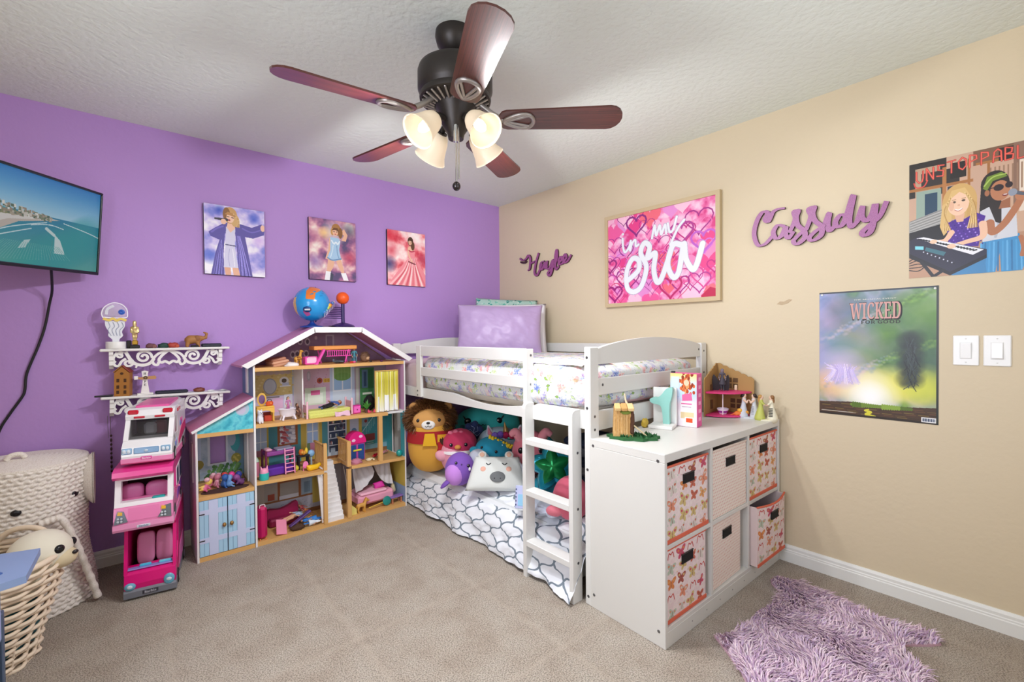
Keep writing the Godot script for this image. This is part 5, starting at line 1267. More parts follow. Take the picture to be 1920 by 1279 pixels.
func doll(called: String, label: String, cat: String, at: Vector3, rot: Vector3, h: float, skin: String, top: String, legs: String, hair: String, skirt := "", seat := 0.0, cell := 0.05) -> Node3D:
	# a doll h tall, one continuous body; seat bends the hips (0 standing .. 1 sitting)
	var o := thing(called, label, cat, at)
	o.rotation_degrees = rot
	var s := h
	var sk := lin(skin)
	var tp := lin(top)
	var lg := lin(legs)
	var B := []
	var hip := V(0, 0.5, 0) * s
	B.append([V(0, 0.91, 0) * s, V(0, 0.935, 0.006) * s, 0.062 * s, 0.06 * s, sk])
	B.append([V(0, 0.82, 0) * s, V(0, 0.87, 0) * s, 0.024 * s, 0.026 * s, sk])
	B.append([V(0, 0.62, 0) * s, V(0, 0.78, 0) * s, 0.056 * s, 0.066 * s, tp])
	B.append([V(-0.08, 0.79, 0) * s, V(0.08, 0.79, 0) * s, 0.032 * s, 0.032 * s, tp])
	B.append([hip, V(0, 0.6, 0) * s, 0.07 * s, 0.056 * s, lg if skirt == "" else tp])
	for k in [-1, 1]:
		var knee := (V(k * 0.05, 0.27, 0.0)).lerp(V(k * 0.06, 0.5, 0.22), seat) * s
		var foot := (V(k * 0.05, 0.04, 0.0)).lerp(V(k * 0.06, 0.27, 0.25), seat) * s
		B.append([hip + V(k * 0.038, 0, 0) * s, knee, 0.05 * s, 0.038 * s, lg])
		B.append([knee, foot, 0.036 * s, 0.024 * s, lg])
		B.append([foot, foot + V(0, -0.015, 0.05) * s, 0.022 * s, 0.02 * s, tp])
		B.append([V(k * 0.1, 0.785, 0) * s, V(k * 0.145, 0.63, 0.02) * s, 0.03 * s, 0.024 * s, tp])
		B.append([V(k * 0.145, 0.63, 0.02) * s, V(k * 0.12, 0.51, 0.09) * s, 0.024 * s, 0.019 * s, sk])
		B.append([V(k * 0.12, 0.51, 0.09) * s, V(k * 0.11, 0.47, 0.11) * s, 0.02 * s, 0.014 * s, sk])
	var st := S()
	sdf(st, B, cell * s * 0.5, 0.03 * s)
	obj("body", st, VC, o)
	st = S()
	ell(st, V(0, 0.94, -0.012) * s, V(0.072, 0.07, 0.068) * s, 14, 10)
	ell(st, V(0, 0.85, -0.05) * s, V(0.075, 0.11, 0.035) * s, 14, 10, Basis(), 1.0, 1.0, 0.15, 4)
	obj("hair", st, m(hair, 0.6), o)
	for k in [-1, 1]: ball("eye", V(k * 0.022, 0.935, 0.062) * s, V(0.009, 0.009, 0.005) * s, m("2a1d18", 0.3), o)
	if skirt != "": turned("skirt", [[0.06 * s, 0.62 * s], [0.1 * s, 0.52 * s], [0.15 * s, 0.3 * s], [0.14 * s, 0.3 * s], [0.05 * s, 0.6 * s]], m(skirt, 0.6), o, Transform3D(), 16)
	return o

func dollhouse_contents():
	VC = m("ffffff", 0.5, {"vc": true})
	var z := -3.1
	var o: Node3D
	var st: SurfaceTool
	var pk := m("e64fae", 0.4)
	# ---- attic (floor 1.055)
	var A := 1.0555
	o = thing("toy_blanket", "peach striped doll blanket folded in the attic left corner", "blanket", V(0.76, A, -3.12), 8)
	for k in 3: box("fold", V(-0.004 * k, 0.009 + 0.017 * k, -0.01 * k), V(0.115 - 0.012 * k, 0.018, 0.12), m(["c99474", "dba888", "c48c70"][k], 0.85), o, 0.007, T(V(0, 0, 0), 0, 0, 10))
	o = thing("toy_cloth", "crumpled white doll cloth at the attic edge", "cloth", V(0.812, A, -3.04))
	st = S()
	ell(st, V(0, 0.004, 0), V(0.042, 0.02, 0.03), 16, 8, Basis(), 1, 1, 0.4, 3)
	obj("cloth", st, m("e8e0de", 0.9), o)
	o = thing("toy_giraffe", "yellow toy giraffe standing in the attic", "toy animal", V(0.872, A, -3.12), 20)
	var yl := lin("d8a040")
	st = S()
	sdf(st, [[V(-0.014, 0.04, 0), V(0.012, 0.044, 0), 0.014, 0.014, yl], [V(0.012, 0.05, 0), V(0.02, 0.086, 0), 0.009, 0.007, yl], [V(0.02, 0.09, 0), V(0.033, 0.086, 0), 0.009, 0.006, yl], [V(-0.016, 0.036, 0.008), V(-0.017, 0.004, 0.008), 0.006, 0.005, yl], [V(-0.016, 0.036, -0.008), V(-0.017, 0.004, -0.008), 0.006, 0.005, yl], [V(0.012, 0.036, 0.008), V(0.013, 0.004, 0.008), 0.006, 0.005, yl], [V(0.012, 0.036, -0.008), V(0.013, 0.004, -0.008), 0.006, 0.005, yl]], 0.0035, 0.004)
	obj("body", st, VC, o)
	for k in 7: ball("spot", V(-0.014 + 0.009 * (k % 4), 0.038 + 0.012 * (k / 4), 0.0135), V(0.004, 0.004, 0.002), m("7a3f1c"), o)
	for s in [-1, 1]: rod("horn", [V(0.02, 0.096, s * 0.004), V(0.019, 0.106, s * 0.005)], 0.0015, m("5a3018"), o, 5)
	o = thing("toy_oven", "pink toy oven with a pale window in the attic", "toy appliance", V(0.942, A, -3.11), 6)
	box("case", V(0, 0.026, 0), V(0.08, 0.052, 0.05), pk, o, 0.005); box("window", V(0, 0.027, 0.025), V(0.062, 0.034, 0.003), m("f0c4dc", 0.25), o, 0.002); box("handle", V(0, 0.047, 0.028), V(0.05, 0.004, 0.005), m("f4d4e6", 0.3), o, 0.001)
	o = thing("toy_slide_bed", "pink toy loft frame with an orange roof slab in the attic", "toy furniture", V(1.105, A, -3.14), 2)
	box("orange_top", V(0, 0.106, 0), V(0.29, 0.026, 0.1), m("e89a50", 0.5), o, 0.004)
	for x in [-0.09, 0.09]:
		rod("frame_leg", [V(x, 0.093, 0.04), V(x - 0.03, 0, 0.04)], 0.005, pk, o); rod("frame_leg", [V(x, 0.093, -0.04), V(x + 0.02, 0, -0.04)], 0.005, pk, o)
	box("slide", V(-0.11, 0.045, 0.05), V(0.016, 0.12, 0.03), pk, o, 0.003, T(V(-0.11, 0.045, 0.05), 0, 0, -28) * T(V(0.11, -0.045, -0.05)))
	var rl := box("guard_rail", V(0.02, 0.086, 0.042), V(0.17, 0.006, 0.006), pk, o, 0.002)
	box("lower_rail", V(0.02, 0.05, 0.042), V(0.17, 0.006, 0.006), pk, rl, 0.002)
	for i in 11: box("bar", V(-0.055 + 0.015 * i, 0.068, 0.042), V(0.005, 0.034, 0.004), pk, rl, 0.001)
	o = thing("toy_plane", "small grey toy plane lying at the attic front", "toy vehicle", V(1.11, A, -3.055), 14)
	rod("fuselage", [V(-0.045, 0.014, 0), V(-0.02, 0.015, 0), V(0.03, 0.013, 0), V(0.046, 0.011, 0)], [0.004, 0.012, 0.011, 0.003], m("3a3c44", 0.4), o, 10); box("wing", V(0, 0.016, 0), V(0.022, 0.004, 0.07), m("6f8498", 0.4), o, 0.001); box("tail_fin", V(-0.04, 0.024, 0), V(0.014, 0.016, 0.003), m("50596a"), o, 0.001)
	doll("toy_doll", "seated doll in teal dress with magenta hair in the attic", "doll", V(1.245, A - 0.028, -3.13), V(0, -12, 0), 0.13, "d9a886", "4a8fa0", "5f7f96", "c9309a", "3f8a98", 1.0)
	o = thing("toy_hedgehog", "brown bristly toy hedgehog in the attic", "toy animal", V(1.31, A, -3.1), 200)
	st = S()
	ell(st, V(0, 0.032, 0), V(0.036, 0.034, 0.03), 16, 12)
	for i in 220:
		var d := V(rng.randfn(), absf(rng.randfn()) + 0.1, rng.randfn()).normalized()
		var b := V(0, 0.032, 0) + d * V(0.034, 0.032, 0.028)
		cf(st, [b + V(0.002, 0, 0), b + V(-0.002, 0, 0.001), b + d * 0.014], b - d)
	obj("spiny_body", st, m("7a5a44", 0.8), o); ball("face", V(0.0, 0.026, -0.026), V(0.014, 0.013, 0.014), m("c9a27c"), o); ball("nose", V(0, 0.027, -0.041), V(0.003, 0.003, 0.003), m("241a18", 0.3), o)
	for k in 4:
		o = thing("toy_piece", ["small red toy block on attic floor", "small pink toy shoe on attic floor", "tiny dark toy wheel on attic floor", "tiny purple toy bead on attic front edge"][k], "toy", V([1.19, 1.215, 1.33, 1.395][k], A, [-3.04, -3.06, -3.05, -3.02][k]), 30 * k)
		if k < 2: box("piece", V(0, 0.006, 0), V(0.024, 0.012, 0.014), m(["c8302c", "f06aa8"][k], 0.4), o, 0.003)
		else: ball("piece", V(0, 0.006, 0), V(0.012, 0.006, 0.01), m(["2a2626", "5a2a5a"][k - 2], 0.4), o)
	# ---- top floor
	o = thing("toy_vanity", "yellow toy vanity table with oval mirror in the dollhouse bathroom", "toy furniture", V(0.664, f3(0.664), -3.09), 4)
	var yw := m("e8b850", 0.5)
	box("table_top", V(0, 0.09, 0), V(0.1, 0.012, 0.06), yw, o, 0.003)
	cut("apron", P2([-0.05, 0.086, 0.05, 0.086, 0.05, 0.05, 0.036, 0.056, 0.02, 0.068, 0, 0.072, -0.02, 0.068, -0.036, 0.056, -0.05, 0.05]), 0.006, yw, o, T(V(0, 0, 0.022)))
	for s in [-1, 1]: box("leg", V(s * 0.046, 0.043, 0), V(0.008, 0.086, 0.05), yw, o, 0.002)
	var mf := S()
	lathe(mf, [[0.02, 0], [0.028, 0], [0.029, 0.004], [0.02, 0.005]], 24, T(V(-0.008, 0.135, -0.02), 0, 90) * Transform3D(Basis.from_scale(V(0.9, 1, 1.4)), V(0, 0, 0)))
	obj("mirror_frame", mf, yw, o)
	turned("mirror_glass", [[0, 0.001], [0.021, 0.001], [0.021, 0.003], [0, 0.003]], m("9a7ab8", 0.1, {"metal": 0.6}), o, T(V(-0.008, 0.135, -0.02), 0, 90) * Transform3D(Basis.from_scale(V(0.9, 1, 1.4)), V(0, 0, 0)))
	o = thing("toy_handbag", "small orange toy bag on the yellow vanity table", "toy bag", V(0.69, f3(0.664) + 0.096, -3.075), 10)
	box("bag", V(0, 0.014, 0), V(0.042, 0.028, 0.022), m("d8501e", 0.5), o, 0.007); rod("handle", smooth([V(-0.012, 0.027, 0), V(-0.008, 0.038, 0), V(0.008, 0.038, 0), V(0.012, 0.027, 0)]), 0.002, m("3a2418"), o, 6); ball("flower", V(0.004, 0.016, 0.012), V(0.006, 0.006, 0.003), m("f08a40"), o)
	o = thing("toy_cat", "white toy cat in front of the yellow vanity", "toy animal", V(0.628, f3(0.628), -3.035), 15)
	var wc := lin("e6e4ea")
	st = S()
	sdf(st, [[V(0, 0.02, 0), V(0, 0.046, 0), 0.018, 0.013, wc], [V(0, 0.064, 0.004), V(0, 0.066, 0.006), 0.015, 0.014, wc], [V(0.009, 0.074, 0.002), V(0.011, 0.084, 0.002), 0.005, 0.002, wc], [V(-0.009, 0.074, 0.002), V(-0.011, 0.084, 0.002), 0.005, 0.002, wc], [V(0.008, 0.03, 0.012), V(0.008, 0.004, 0.016), 0.006, 0.005, wc], [V(-0.008, 0.03, 0.012), V(-0.008, 0.004, 0.016), 0.006, 0.005, wc], [V(0.014, 0.01, -0.01), V(0.026, 0.03, -0.012), 0.004, 0.003, wc]], 0.0035, 0.005)
	obj("body", st, VC, o); ball("nose", V(0, 0.063, 0.02), V(0.0025, 0.002, 0.002), m("6a8aa4"), o)
	for s in [-1, 1]: ball("eye", V(s * 0.006, 0.068, 0.0185), V(0.0025, 0.003, 0.002), m("3a4a6a", 0.3), o)
	o = thing("toy_box", "small open red toy box beneath the yellow vanity", "toy box", V(0.69, f3(0.69), -3.11))
	box("box_base", V(0, 0.018, 0), V(0.05, 0.036, 0.036), m("c0402a", 0.55), o, 0.003); box("lid", V(0.0, 0.044, -0.016), V(0.05, 0.02, 0.006), m("a03024", 0.55), o, 0.002)
	o = thing("toy_bathtub", "white footed toy bathtub in the dollhouse", "toy furniture", V(0.795, f3(0.795), -3.075), 6)
	st = S()
	var tb := Transform3D(Basis.from_scale(V(1.5, 1, 0.85)), V(0, 0, 0))
	lathe(st, [[0.0, 0.022], [0.024, 0.022], [0.033, 0.04], [0.037, 0.066], [0.042, 0.07], [0.042, 0.074], [0.035, 0.074], [0.03, 0.045], [0.02, 0.03], [0, 0.03]], 28, tb)
	obj("tub", st, m("e6e0ea", 0.25), o)
	for x in [-0.035, 0.035]:
		for zz in [-0.018, 0.018]: rod("foot", [V(x * 0.8, 0.03, zz * 0.8), V(x, 0.014, zz), V(x * 1.1, 0.002, zz * 1.1)], [0.009, 0.006, 0.007], m("e6e0ea", 0.25), o)
	doll("toy_doll", "small doll with brown hair standing in the white bathtub", "doll", V(0.797, f3(0.795) + 0.03, -3.08), V(0, 10, 0), 0.115, "d8a888", "c07aa4", "b86a98", "6a4428")
	doll("toy_doll", "dark brown haired doll leaning beside the bathtub", "doll", V(0.858, f3(0.858), -3.07), V(0, 40, 12), 0.105, "c49070", "5a3a2c", "6a4630", "4a2a18", "5a3424")
	var bed := thing("toy_bed", "green patterned toy bed with pink bedposts in the dollhouse bedroom", "toy furniture", V(1.04, f3(1.04), -3.085), 2)
	var gr := m("ffffff", 0.8, {"tex": nz(0.12, 128, ["8f9a3a", "c9cc5a", "e0dc8a", "a8b04a"], 2), "tri": 14.0})
	box("mattress", V(0, 0.035, 0), V(0.28, 0.03, 0.1), gr, bed, 0.008); box("cover", V(-0.05, 0.015, 0.047), V(0.17, 0.03, 0.016), gr, bed, 0.006)
	for x in [-0.146, 0.146]:
		for zz in [-0.05, 0.05]: box("bedpost", V(x, 0.055, zz), V(0.012, 0.11 if x > 0 else 0.12, 0.012), m("e8b8c4", 0.5), bed, 0.003)
		box("headboard", V(x, 0.065, 0), V(0.006, 0.05, 0.09), m("e0a8b8", 0.5), bed, 0.002)
	doll("toy_doll", "doll in black trousers and blue top lying across the green toy bed", "doll", V(0.985, f3(1.04) + 0.058, -3.07), V(-70, 20, -78), 0.21, "c98f6c", "4a5fa0", "22242c", "a8482c")
	o = thing("toy_blanket", "pale pink toy blanket draped over the green toy bed", "blanket", V(1.12, f3(1.12), -3.05))
	st = S()
	grid(st, 10, 10, func(u, v): return V(-0.05 + 0.1 * u, 0.052 - 0.05 * v * v + 0.004 * sin(u * 9 + v * 3), -0.02 + 0.045 * v + 0.004 * cos(u * 7)), 0, true)
	grid(st, 10, 10, func(u, v): return V(-0.05 + 0.1 * u, 0.05 - 0.05 * v * v + 0.004 * sin(u * 9 + v * 3), -0.022 + 0.045 * v + 0.004 * cos(u * 7)), 0, false)
	obj("cloth", st, m("dcb4c8", 0.85), o)
	o = thing("toy_safe", "hot pink toy nightstand beside the green toy bed", "toy furniture", V(1.231, f3(1.231), -3.085), 3)
	box("case", V(0, 0.029, 0), V(0.06, 0.058, 0.045), m("c9288c", 0.4), o, 0.004); box("drawer_front", V(0, 0.029, 0.022), V(0.05, 0.046, 0.006), m("f06ac0", 0.35), o, 0.003); ball("knob", V(0, 0.029, 0.027), V(0.004, 0.004, 0.003), m("7a1f5a", 0.3), o)
	o = thing("toy_plant", "small toy plant with broad green leaves in the dollhouse", "toy plant", V(1.305, f3(1.305), -3.07))
	turned("pot", [[0, 0], [0.014, 0], [0.019, 0.026], [0.016, 0.026], [0.012, 0.01], [0, 0.01]], m("5a4038"), o, Transform3D(), 16)
	for k in 6:
		st = S()
		var a := k * 1.05
		var tip := V(cos(a) * 0.034, 0.06 + 0.03 * ((k * 7) % 3) / 2.0, sin(a) * 0.03)
		var sd := V(-sin(a), 0, cos(a)) * 0.009
		var md := V(cos(a) * 0.014, 0.055, sin(a) * 0.014)
		cf(st, [V(0, 0.02, 0), md + sd, tip, md - sd], V(0, 0.2, 0)); cf(st, [V(0, 0.02, 0), md + sd, tip + V(0, -0.001, 0), md - sd], V(0, -0.3, 0))
		obj("leaf", st, m("3f8a34", 0.45), o)
	o = thing("toy_wig", "black fuzzy toy wig at the back of the dollhouse bedroom", "toy", V(1.366, f3(1.366), -3.17))
	st = S()
	ell(st, V(0, 0.055, 0), V(0.042, 0.056, 0.035), 20, 14, Basis(), 1, 1, 0.2, 8)
	obj("hair", st, m("121114", 0.9), o)
	for k in 2:
		o = thing("toy_shoe", ["coral toy shoe nearer the plant in the dollhouse", "coral toy shoe nearer the curtain in the dollhouse"][k], "toy shoe", V(1.318 + 0.03 * k, f3(1.33), -3.05 + 0.006 * k), 30 + 40 * k)
		st = S()
		sdf(st, [[V(-0.012, 0.009, 0), V(0.012, 0.006, 0), 0.008, 0.006, lin("e85a7a")], [V(-0.012, 0.012, 0), V(-0.014, 0.02, 0), 0.007, 0.006, lin("d8486a")]], 0.003, 0.004)
		obj("shoe", st, VC, o)
	o = thing("toy_curtain", "yellow and white toy curtain on a wooden frame in the dollhouse", "curtain", V(1.437, f3(1.437), -3.03))
	for s in [-1, 1]: box("frame_side", V(s * 0.085, 0.15, 0), V(0.008, 0.29, 0.012), m("d8b060", 0.5), o, 0.002)
	box("frame_top", V(0, 0.293, 0), V(0.178, 0.008, 0.012), m("d8b060", 0.5), o, 0.002)
	var cp := Pic.new(128, 128, "d8cc50")
	cp.vgrad(["e0d860", "c9bd3c", "d4c850", "e8e2a0", "eef0f4"], 0, 1)
	for i in 9: cp.rect(0.02 + 0.11 * i, 0.0, 0.02, 1, ["f2ecb8", "b8ac34", "ece6c8"][i % 3])
	cp.rect(0.06, 0.62, 0.1, 0.34, "f2f3f8"); cp.rect(0.4, 0.6, 0.16, 0.38, "f4f4f8"); cp.rect(0.78, 0.6, 0.16, 0.38, "f4f4f8")
	st = S()
	grid(st, 40, 6, func(u, v): return V(-0.08 + 0.16 * u, 0.288 - 0.282 * v, 0.004 + 0.008 * sin(u * 26)), 0, false)
	grid(st, 40, 6, func(u, v): return V(-0.08 + 0.16 * u, 0.288 - 0.282 * v, 0.002 + 0.008 * sin(u * 26)), 0, true)
	obj("drape", st, m("ffffff", 0.8, {"tex": cp.tex()}), o)
	# ---- middle floor
	o = thing("toy_bunk_bed", "purple toy bunk bed with pink ladder in the dollhouse", "toy furniture", V(0.744, f2(0.744), -3.11), 3)
	var pu := m("5a1f9c", 0.45)
	box("lower_bunk", V(0, 0.028, 0), V(0.16, 0.05, 0.09), pu, o, 0.008); box("upper_bunk", V(0, 0.14, 0), V(0.165, 0.026, 0.09), m("8a3f8c", 0.5), o, 0.006); box("upper_blanket", V(0.03, 0.157, 0.0), V(0.1, 0.012, 0.08), m("8f8aa4", 0.8), o, 0.005); box("pillow", V(-0.06, 0.162, 0), V(0.036, 0.018, 0.06), m("d9a0b4", 0.8), o, 0.007)
	for x in [-0.082, 0.082]:
		for zz in [-0.04, 0.04]: box("bedpost", V(x, 0.082, zz), V(0.012, 0.165, 0.012), m("6a1f44", 0.5), o, 0.003)
	var ld := rod("ladder_rail", [V(0.022, 0.005, 0.062), V(0.022, 0.165, 0.05)], 0.004, m("f09ac0", 0.4), o, 6)
	rod("ladder_rail", [V(0.076, 0.005, 0.062), V(0.076, 0.165, 0.05)], 0.004, m("f09ac0", 0.4), o, 6)
	for i in 6: rod("rung", [V(0.022, 0.018 + 0.026 * i, 0.062 - 0.002 * i), V(0.076, 0.018 + 0.026 * i, 0.062 - 0.002 * i)], 0.0035, m("f09ac0", 0.4), o, 6)
	o = thing("toy_bottle", "pink and turquoise toy bottle with cat ears at dollhouse edge", "toy", V(0.645, f2(0.645), -3.03))
	turned("turquoise_base", [[0, 0], [0.024, 0], [0.026, 0.006], [0.026, 0.042], [0, 0.042]], m("2fc0b8", 0.35), o); turned("pink_top", [[0.0, 0.042], [0.024, 0.042], [0.022, 0.06], [0.014, 0.068], [0, 0.07]], m("f09ab8", 0.35), o)
	for s in [-1, 1]: rod("cat_ear", [V(s * 0.014, 0.06, 0), V(s * 0.018, 0.084, 0)], [0.008, 0.001], m("f09ab8", 0.35), o)
	o = thing("toy_house_figure", "small pink toy tower with pale green roof beside the bunk bed", "toy", V(0.628, f2(0.628), -3.14))
	turned("tower", [[0, 0], [0.018, 0], [0.019, 0.03], [0.014, 0.09], [0, 0.09]], m("d87a94", 0.5), o, Transform3D(), 14); turned("roof", [[0.016, 0.088], [0.008, 0.105], [0, 0.12]], m("b8d0b8", 0.5), o, Transform3D(), 14)
	o = thing("toy_desk", "black toy desk in the middle room of dollhouse", "toy furniture", V(0.897, f2(0.897), -3.14), 4)
	box("desk_top", V(0, 0.085, 0), V(0.075, 0.01, 0.045), m("231c26", 0.4), o, 0.002)
	for s in [-1, 1]: box("desk_side", V(s * 0.03, 0.04, 0), V(0.01, 0.08, 0.04), m("231c26", 0.4), o, 0.002)
	o = thing("toy_chair", "pink arched toy chair before the black toy desk", "toy furniture", V(0.896, f2(0.896), -3.085))
	cut("chair_back", smooth(P2([-0.016, 0, -0.016, 0.04, -0.01, 0.056, 0, 0.06, 0.01, 0.056, 0.016, 0.04, 0.016, 0, 0.01, 0, 0.009, 0.022, -0.009, 0.022, -0.01, 0]), 2), 0.006, m("f08abc", 0.4), o); box("chair_seat", V(0, 0.024, 0.012), V(0.03, 0.006, 0.026), m("e070a8", 0.4), o, 0.002)
	o = thing("toy_lion", "tiny orange toy lion on the black toy desk", "toy animal", V(0.895, f2(0.897) + 0.09, -3.13), 20)
	ball("mane", V(-0.012, 0.022, 0), V(0.018, 0.019, 0.014), m("c8641e", 0.7), o, Basis(), 1.0, 0.3); ball("head", V(-0.012, 0.022, 0.01), V(0.01, 0.011, 0.008), m("e0a040"), o); ball("body", V(0.008, 0.014, 0), V(0.016, 0.014, 0.012), m("e0a040"), o); ball("hat", V(0.024, 0.024, 0.0), V(0.01, 0.022, 0.01), m("e8c83c"), o)
	o = thing("toy_stool", "small blue round toy chair near the wooden railing", "toy furniture", V(0.952, f2(0.952), -3.15))
	rod("stem", [V(0, 0, 0), V(0, 0.07, 0)], 0.006, m("a8c0d0"), o); ball("shell", V(0, 0.09, 0), V(0.022, 0.024, 0.016), m("8ab8e0", 0.4), o)
	o = thing("toy_duck", "bright yellow toy duck raft on the middle floor edge", "toy", V(0.945, f2(0.945), -3.06), 10)
	st = S()
	sdf(st, [[V(-0.03, 0.02, 0), V(0.01, 0.018, 0), 0.02, 0.017, lin("f0c020")], [V(0.016, 0.022, 0), V(0.034, 0.03, 0), 0.013, 0.012, lin("f0c020")], [V(-0.04, 0.03, 0), V(-0.05, 0.036, 0), 0.008, 0.005, lin("e8b418")], [V(0.044, 0.028, 0), V(0.05, 0.026, 0), 0.005, 0.004, lin("e8801c")]], 0.004, 0.006)
	obj("body", st, VC, o)
	o = thing("toy_ball", "small yellow toy ball behind the pink ladder", "toy", V(0.838, f2(0.838), -3.1))
	ball("ball", V(0, 0.02, 0), V(0.022, 0.02, 0.02), m("d8d040", 0.5), o, Basis(), 1.0, 0.2)
	o = thing("toy_wardrobe", "magenta mushroom topped toy wardrobe with blue doors in dollhouse", "toy furniture", V(1.242, f2(1.242), -3.13), 3)
	var mg := m("e0187c", 0.4)
	box("case", V(0, 0.062, 0), V(0.12, 0.124, 0.06), m("b84a9c", 0.45), o, 0.006)
	st = S()
	grid(st, 24, 8, func(u, v): return V(-0.066 * cos(PI * u), 0.124 + 0.082 * sin(PI * u), 0.034 - 0.068 * v), 0, false)
	var cap := []
	for i in 21: cap.append(Vector2(-0.066 * cos(PI * i / 20.0), 0.124 + 0.082 * sin(PI * i / 20.0)))
	prism(st, cap, 0.068, T(V(0, 0, -0.034)))
	obj("domed_top", st, mg, o)
	for s in [-1, 1]: box("door", V(s * 0.029, 0.062, 0.031), V(0.044, 0.108, 0.004), m("1f4a8c", 0.45), o, 0.002)
	for k in 2: ball("spot", V([-0.026, 0.026][k], [0.148, 0.17][k], 0.0345), V(0.014, 0.01, 0.002), m("f4c8e8"), o)
	box("yellow_latch", V(0, 0.078, 0.036), V(0.062, 0.012, 0.006), m("e8dc3c", 0.4), o, 0.004)
	o = thing("toy_clothes", "heap of dusty pink doll clothes on the middle floor", "toy clothes", V(1.21, f2(1.21), -3.045))
	st = S()
	ell(st, V(0, 0.012, 0), V(0.045, 0.022, 0.03), 18, 10, Basis(), 1, 1, 0.5, 12)
	obj("cloth", st, m("c07a90", 0.85), o)
	o = thing("toy_snake", "curled cream toy ribbon beside the middle post", "toy", V(1.315, f2(1.315), -3.06))
	rod("ribbon", spiral(0, 0, 0.006, 0.03, 0.0, 1.1).map(func(v): return V(v.x, 0.008, v.y)), 0.006, m("e6d8b4"), o)
	doll("toy_doll", "small doll in red dress lying beside the middle post", "doll", V(1.35, f2(1.37) + 0.018, -3.09), V(-80, 0, -60), 0.085, "e0b48c", "d02040", "c01830", "d8a848", "c81c38")
	doll("toy_doll", "small doll in mauve lying behind the teal toy cup", "doll", V(1.43, f2(1.44) + 0.016, -3.14), V(-84, 20, -80), 0.1, "e0b090", "a85a78", "c88a9c", "c8763c")
	o = thing("toy_cup", "teal toy ball at the right end of the middle floor", "toy", V(1.535, f2(1.535), -3.045))
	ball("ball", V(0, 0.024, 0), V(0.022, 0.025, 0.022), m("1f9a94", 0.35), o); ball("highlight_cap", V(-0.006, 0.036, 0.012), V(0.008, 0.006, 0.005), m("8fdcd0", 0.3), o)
	# ---- ground floor
	var G := 0.0245
	o = thing("toy_suitcase", "tall magenta toy case standing at the dollhouse ground floor corner", "toy case", V(0.63, G, -3.05), 4)
	box("shell", V(0, 0.1, 0), V(0.052, 0.195, 0.07), m("c0145c", 0.35), o, 0.016); rod("handle", smooth([V(-0.015, 0.19, 0.02), V(-0.012, 0.206, 0.02), V(0.012, 0.206, 0.02), V(0.015, 0.19, 0.02)]), 0.003, m("e8d0d8", 0.3), o)
	for s in [-1, 1]: ball("wheel", V(s * 0.016, 0.004, 0.03), V(0.005, 0.005, 0.005), m("e08a50"), o)
	o = thing("toy_sofa", "magenta toy sofa along the kitchen wall of the dollhouse", "toy furniture", V(0.79, G, -3.22))
	cut("sofa_back", smooth(P2([-0.09, 0, -0.09, 0.08, -0.08, 0.1, -0.02, 0.09, 0.03, 0.1, 0.08, 0.12, 0.095, 0.1, 0.095, 0]), 4), 0.03, m("a01850", 0.6), o, T(V(0, 0, -0.03))); box("sofa_seat", V(0, 0.025, 0.03), V(0.18, 0.05, 0.06), m("8c1444", 0.6), o, 0.01)
	doll("toy_doll", "doll in pale blue patterned top lying with legs over the toy sofa", "doll", V(0.73, G + 0.05, -3.09), V(-80, 0, -68), 0.2, "e0b090", "a8b8d0", "e0aa88", "c8a058")
	o = thing("toy_plank", "narrow purple toy board leaning in the kitchen pile", "toy", V(0.86, G, -3.09))
	box("board", V(0, 0.045, 0), V(0.15, 0.012, 0.03), m("5a3a7c", 0.5), o, 0.003, T(V(0, 0.045, 0), 10, 0, 26) * T(V(0, -0.045, 0)))
	o = thing("toy_card", "pink toy mattress leaning out at the dollhouse kitchen front", "toy", V(0.74, G, -3.05))
	box("slab", V(0, 0.038, 0), V(0.06, 0.1, 0.007), m("e88aa8", 0.5), o, 0.002, T(V(0, 0.038, 0), 12, -48, -18) * T(V(0, -0.038, 0)))
	doll("toy_doll", "doll with brown hair in bright blue dress lying at the kitchen front", "doll", V(1.0, G + 0.022, -3.07), V(-82, 0, 78), 0.15, "d8a07c", "2f78c8", "3f88d8", "4a2814", "3a86d4")
	doll("toy_doll", "doll in white and blue face down in the kitchen pile", "doll", V(0.86, G + 0.02, -3.045), V(80, 0, -82), 0.13, "c48a64", "e8eef4", "3a78c0", "4a2c18", "dfe8f2")
	doll("toy_doll", "dark haired doll half hidden at the back of the kitchen pile", "doll", V(0.95, G + 0.04, -3.13), V(-30, 30, 40), 0.12, "9c5a44", "8a2f34", "a8643c", "5a2c18")
	o = thing("toy_wig", "brown toy wig lying on the kitchen front edge", "toy", V(0.83, G, -3.035))
	st = S()
	ell(st, V(0, 0.014, 0), V(0.045, 0.018, 0.022), 16, 10, Basis(), 1, 1, 0.35, 9)
	obj("hair", st, m("4a2f1e", 0.8), o)
	# canopy bed room
	bed = thing("toy_canopy_bed", "pink toy bed under a white lace canopy in dollhouse ground floor", "toy furniture", V(1.36, G, -3.13), 2)
	box("mattress", V(0, 0.07, 0), V(0.27, 0.07, 0.16), m("e8a0b8", 0.7), bed, 0.016); box("quilt", V(-0.02, 0.11, 0), V(0.2, 0.02, 0.165), m("f0b4c8", 0.8), bed, 0.009)
	for x in [-0.13, 0.13]: rod("canopy_pole", [V(x, 0, -0.08), V(x, 0.28, -0.08)], 0.004, m("8a5a34"), bed, 6)
	st = S()
	for s in [1.0, -1.0]:
		grid(st, 14, 14, func(u, v):
			var x: float = s * (0.006 + 0.135 * u)
			return V(x, 0.29 - 0.16 * v * (0.25 + 0.75 * u ** 0.7) - 0.02 * sin(u * 3.1) * v, 0.0 + 0.06 * v * (1 - 0.3 * u) + 0.006 * sin(u * 22 + v * 5)), 0, s < 0)
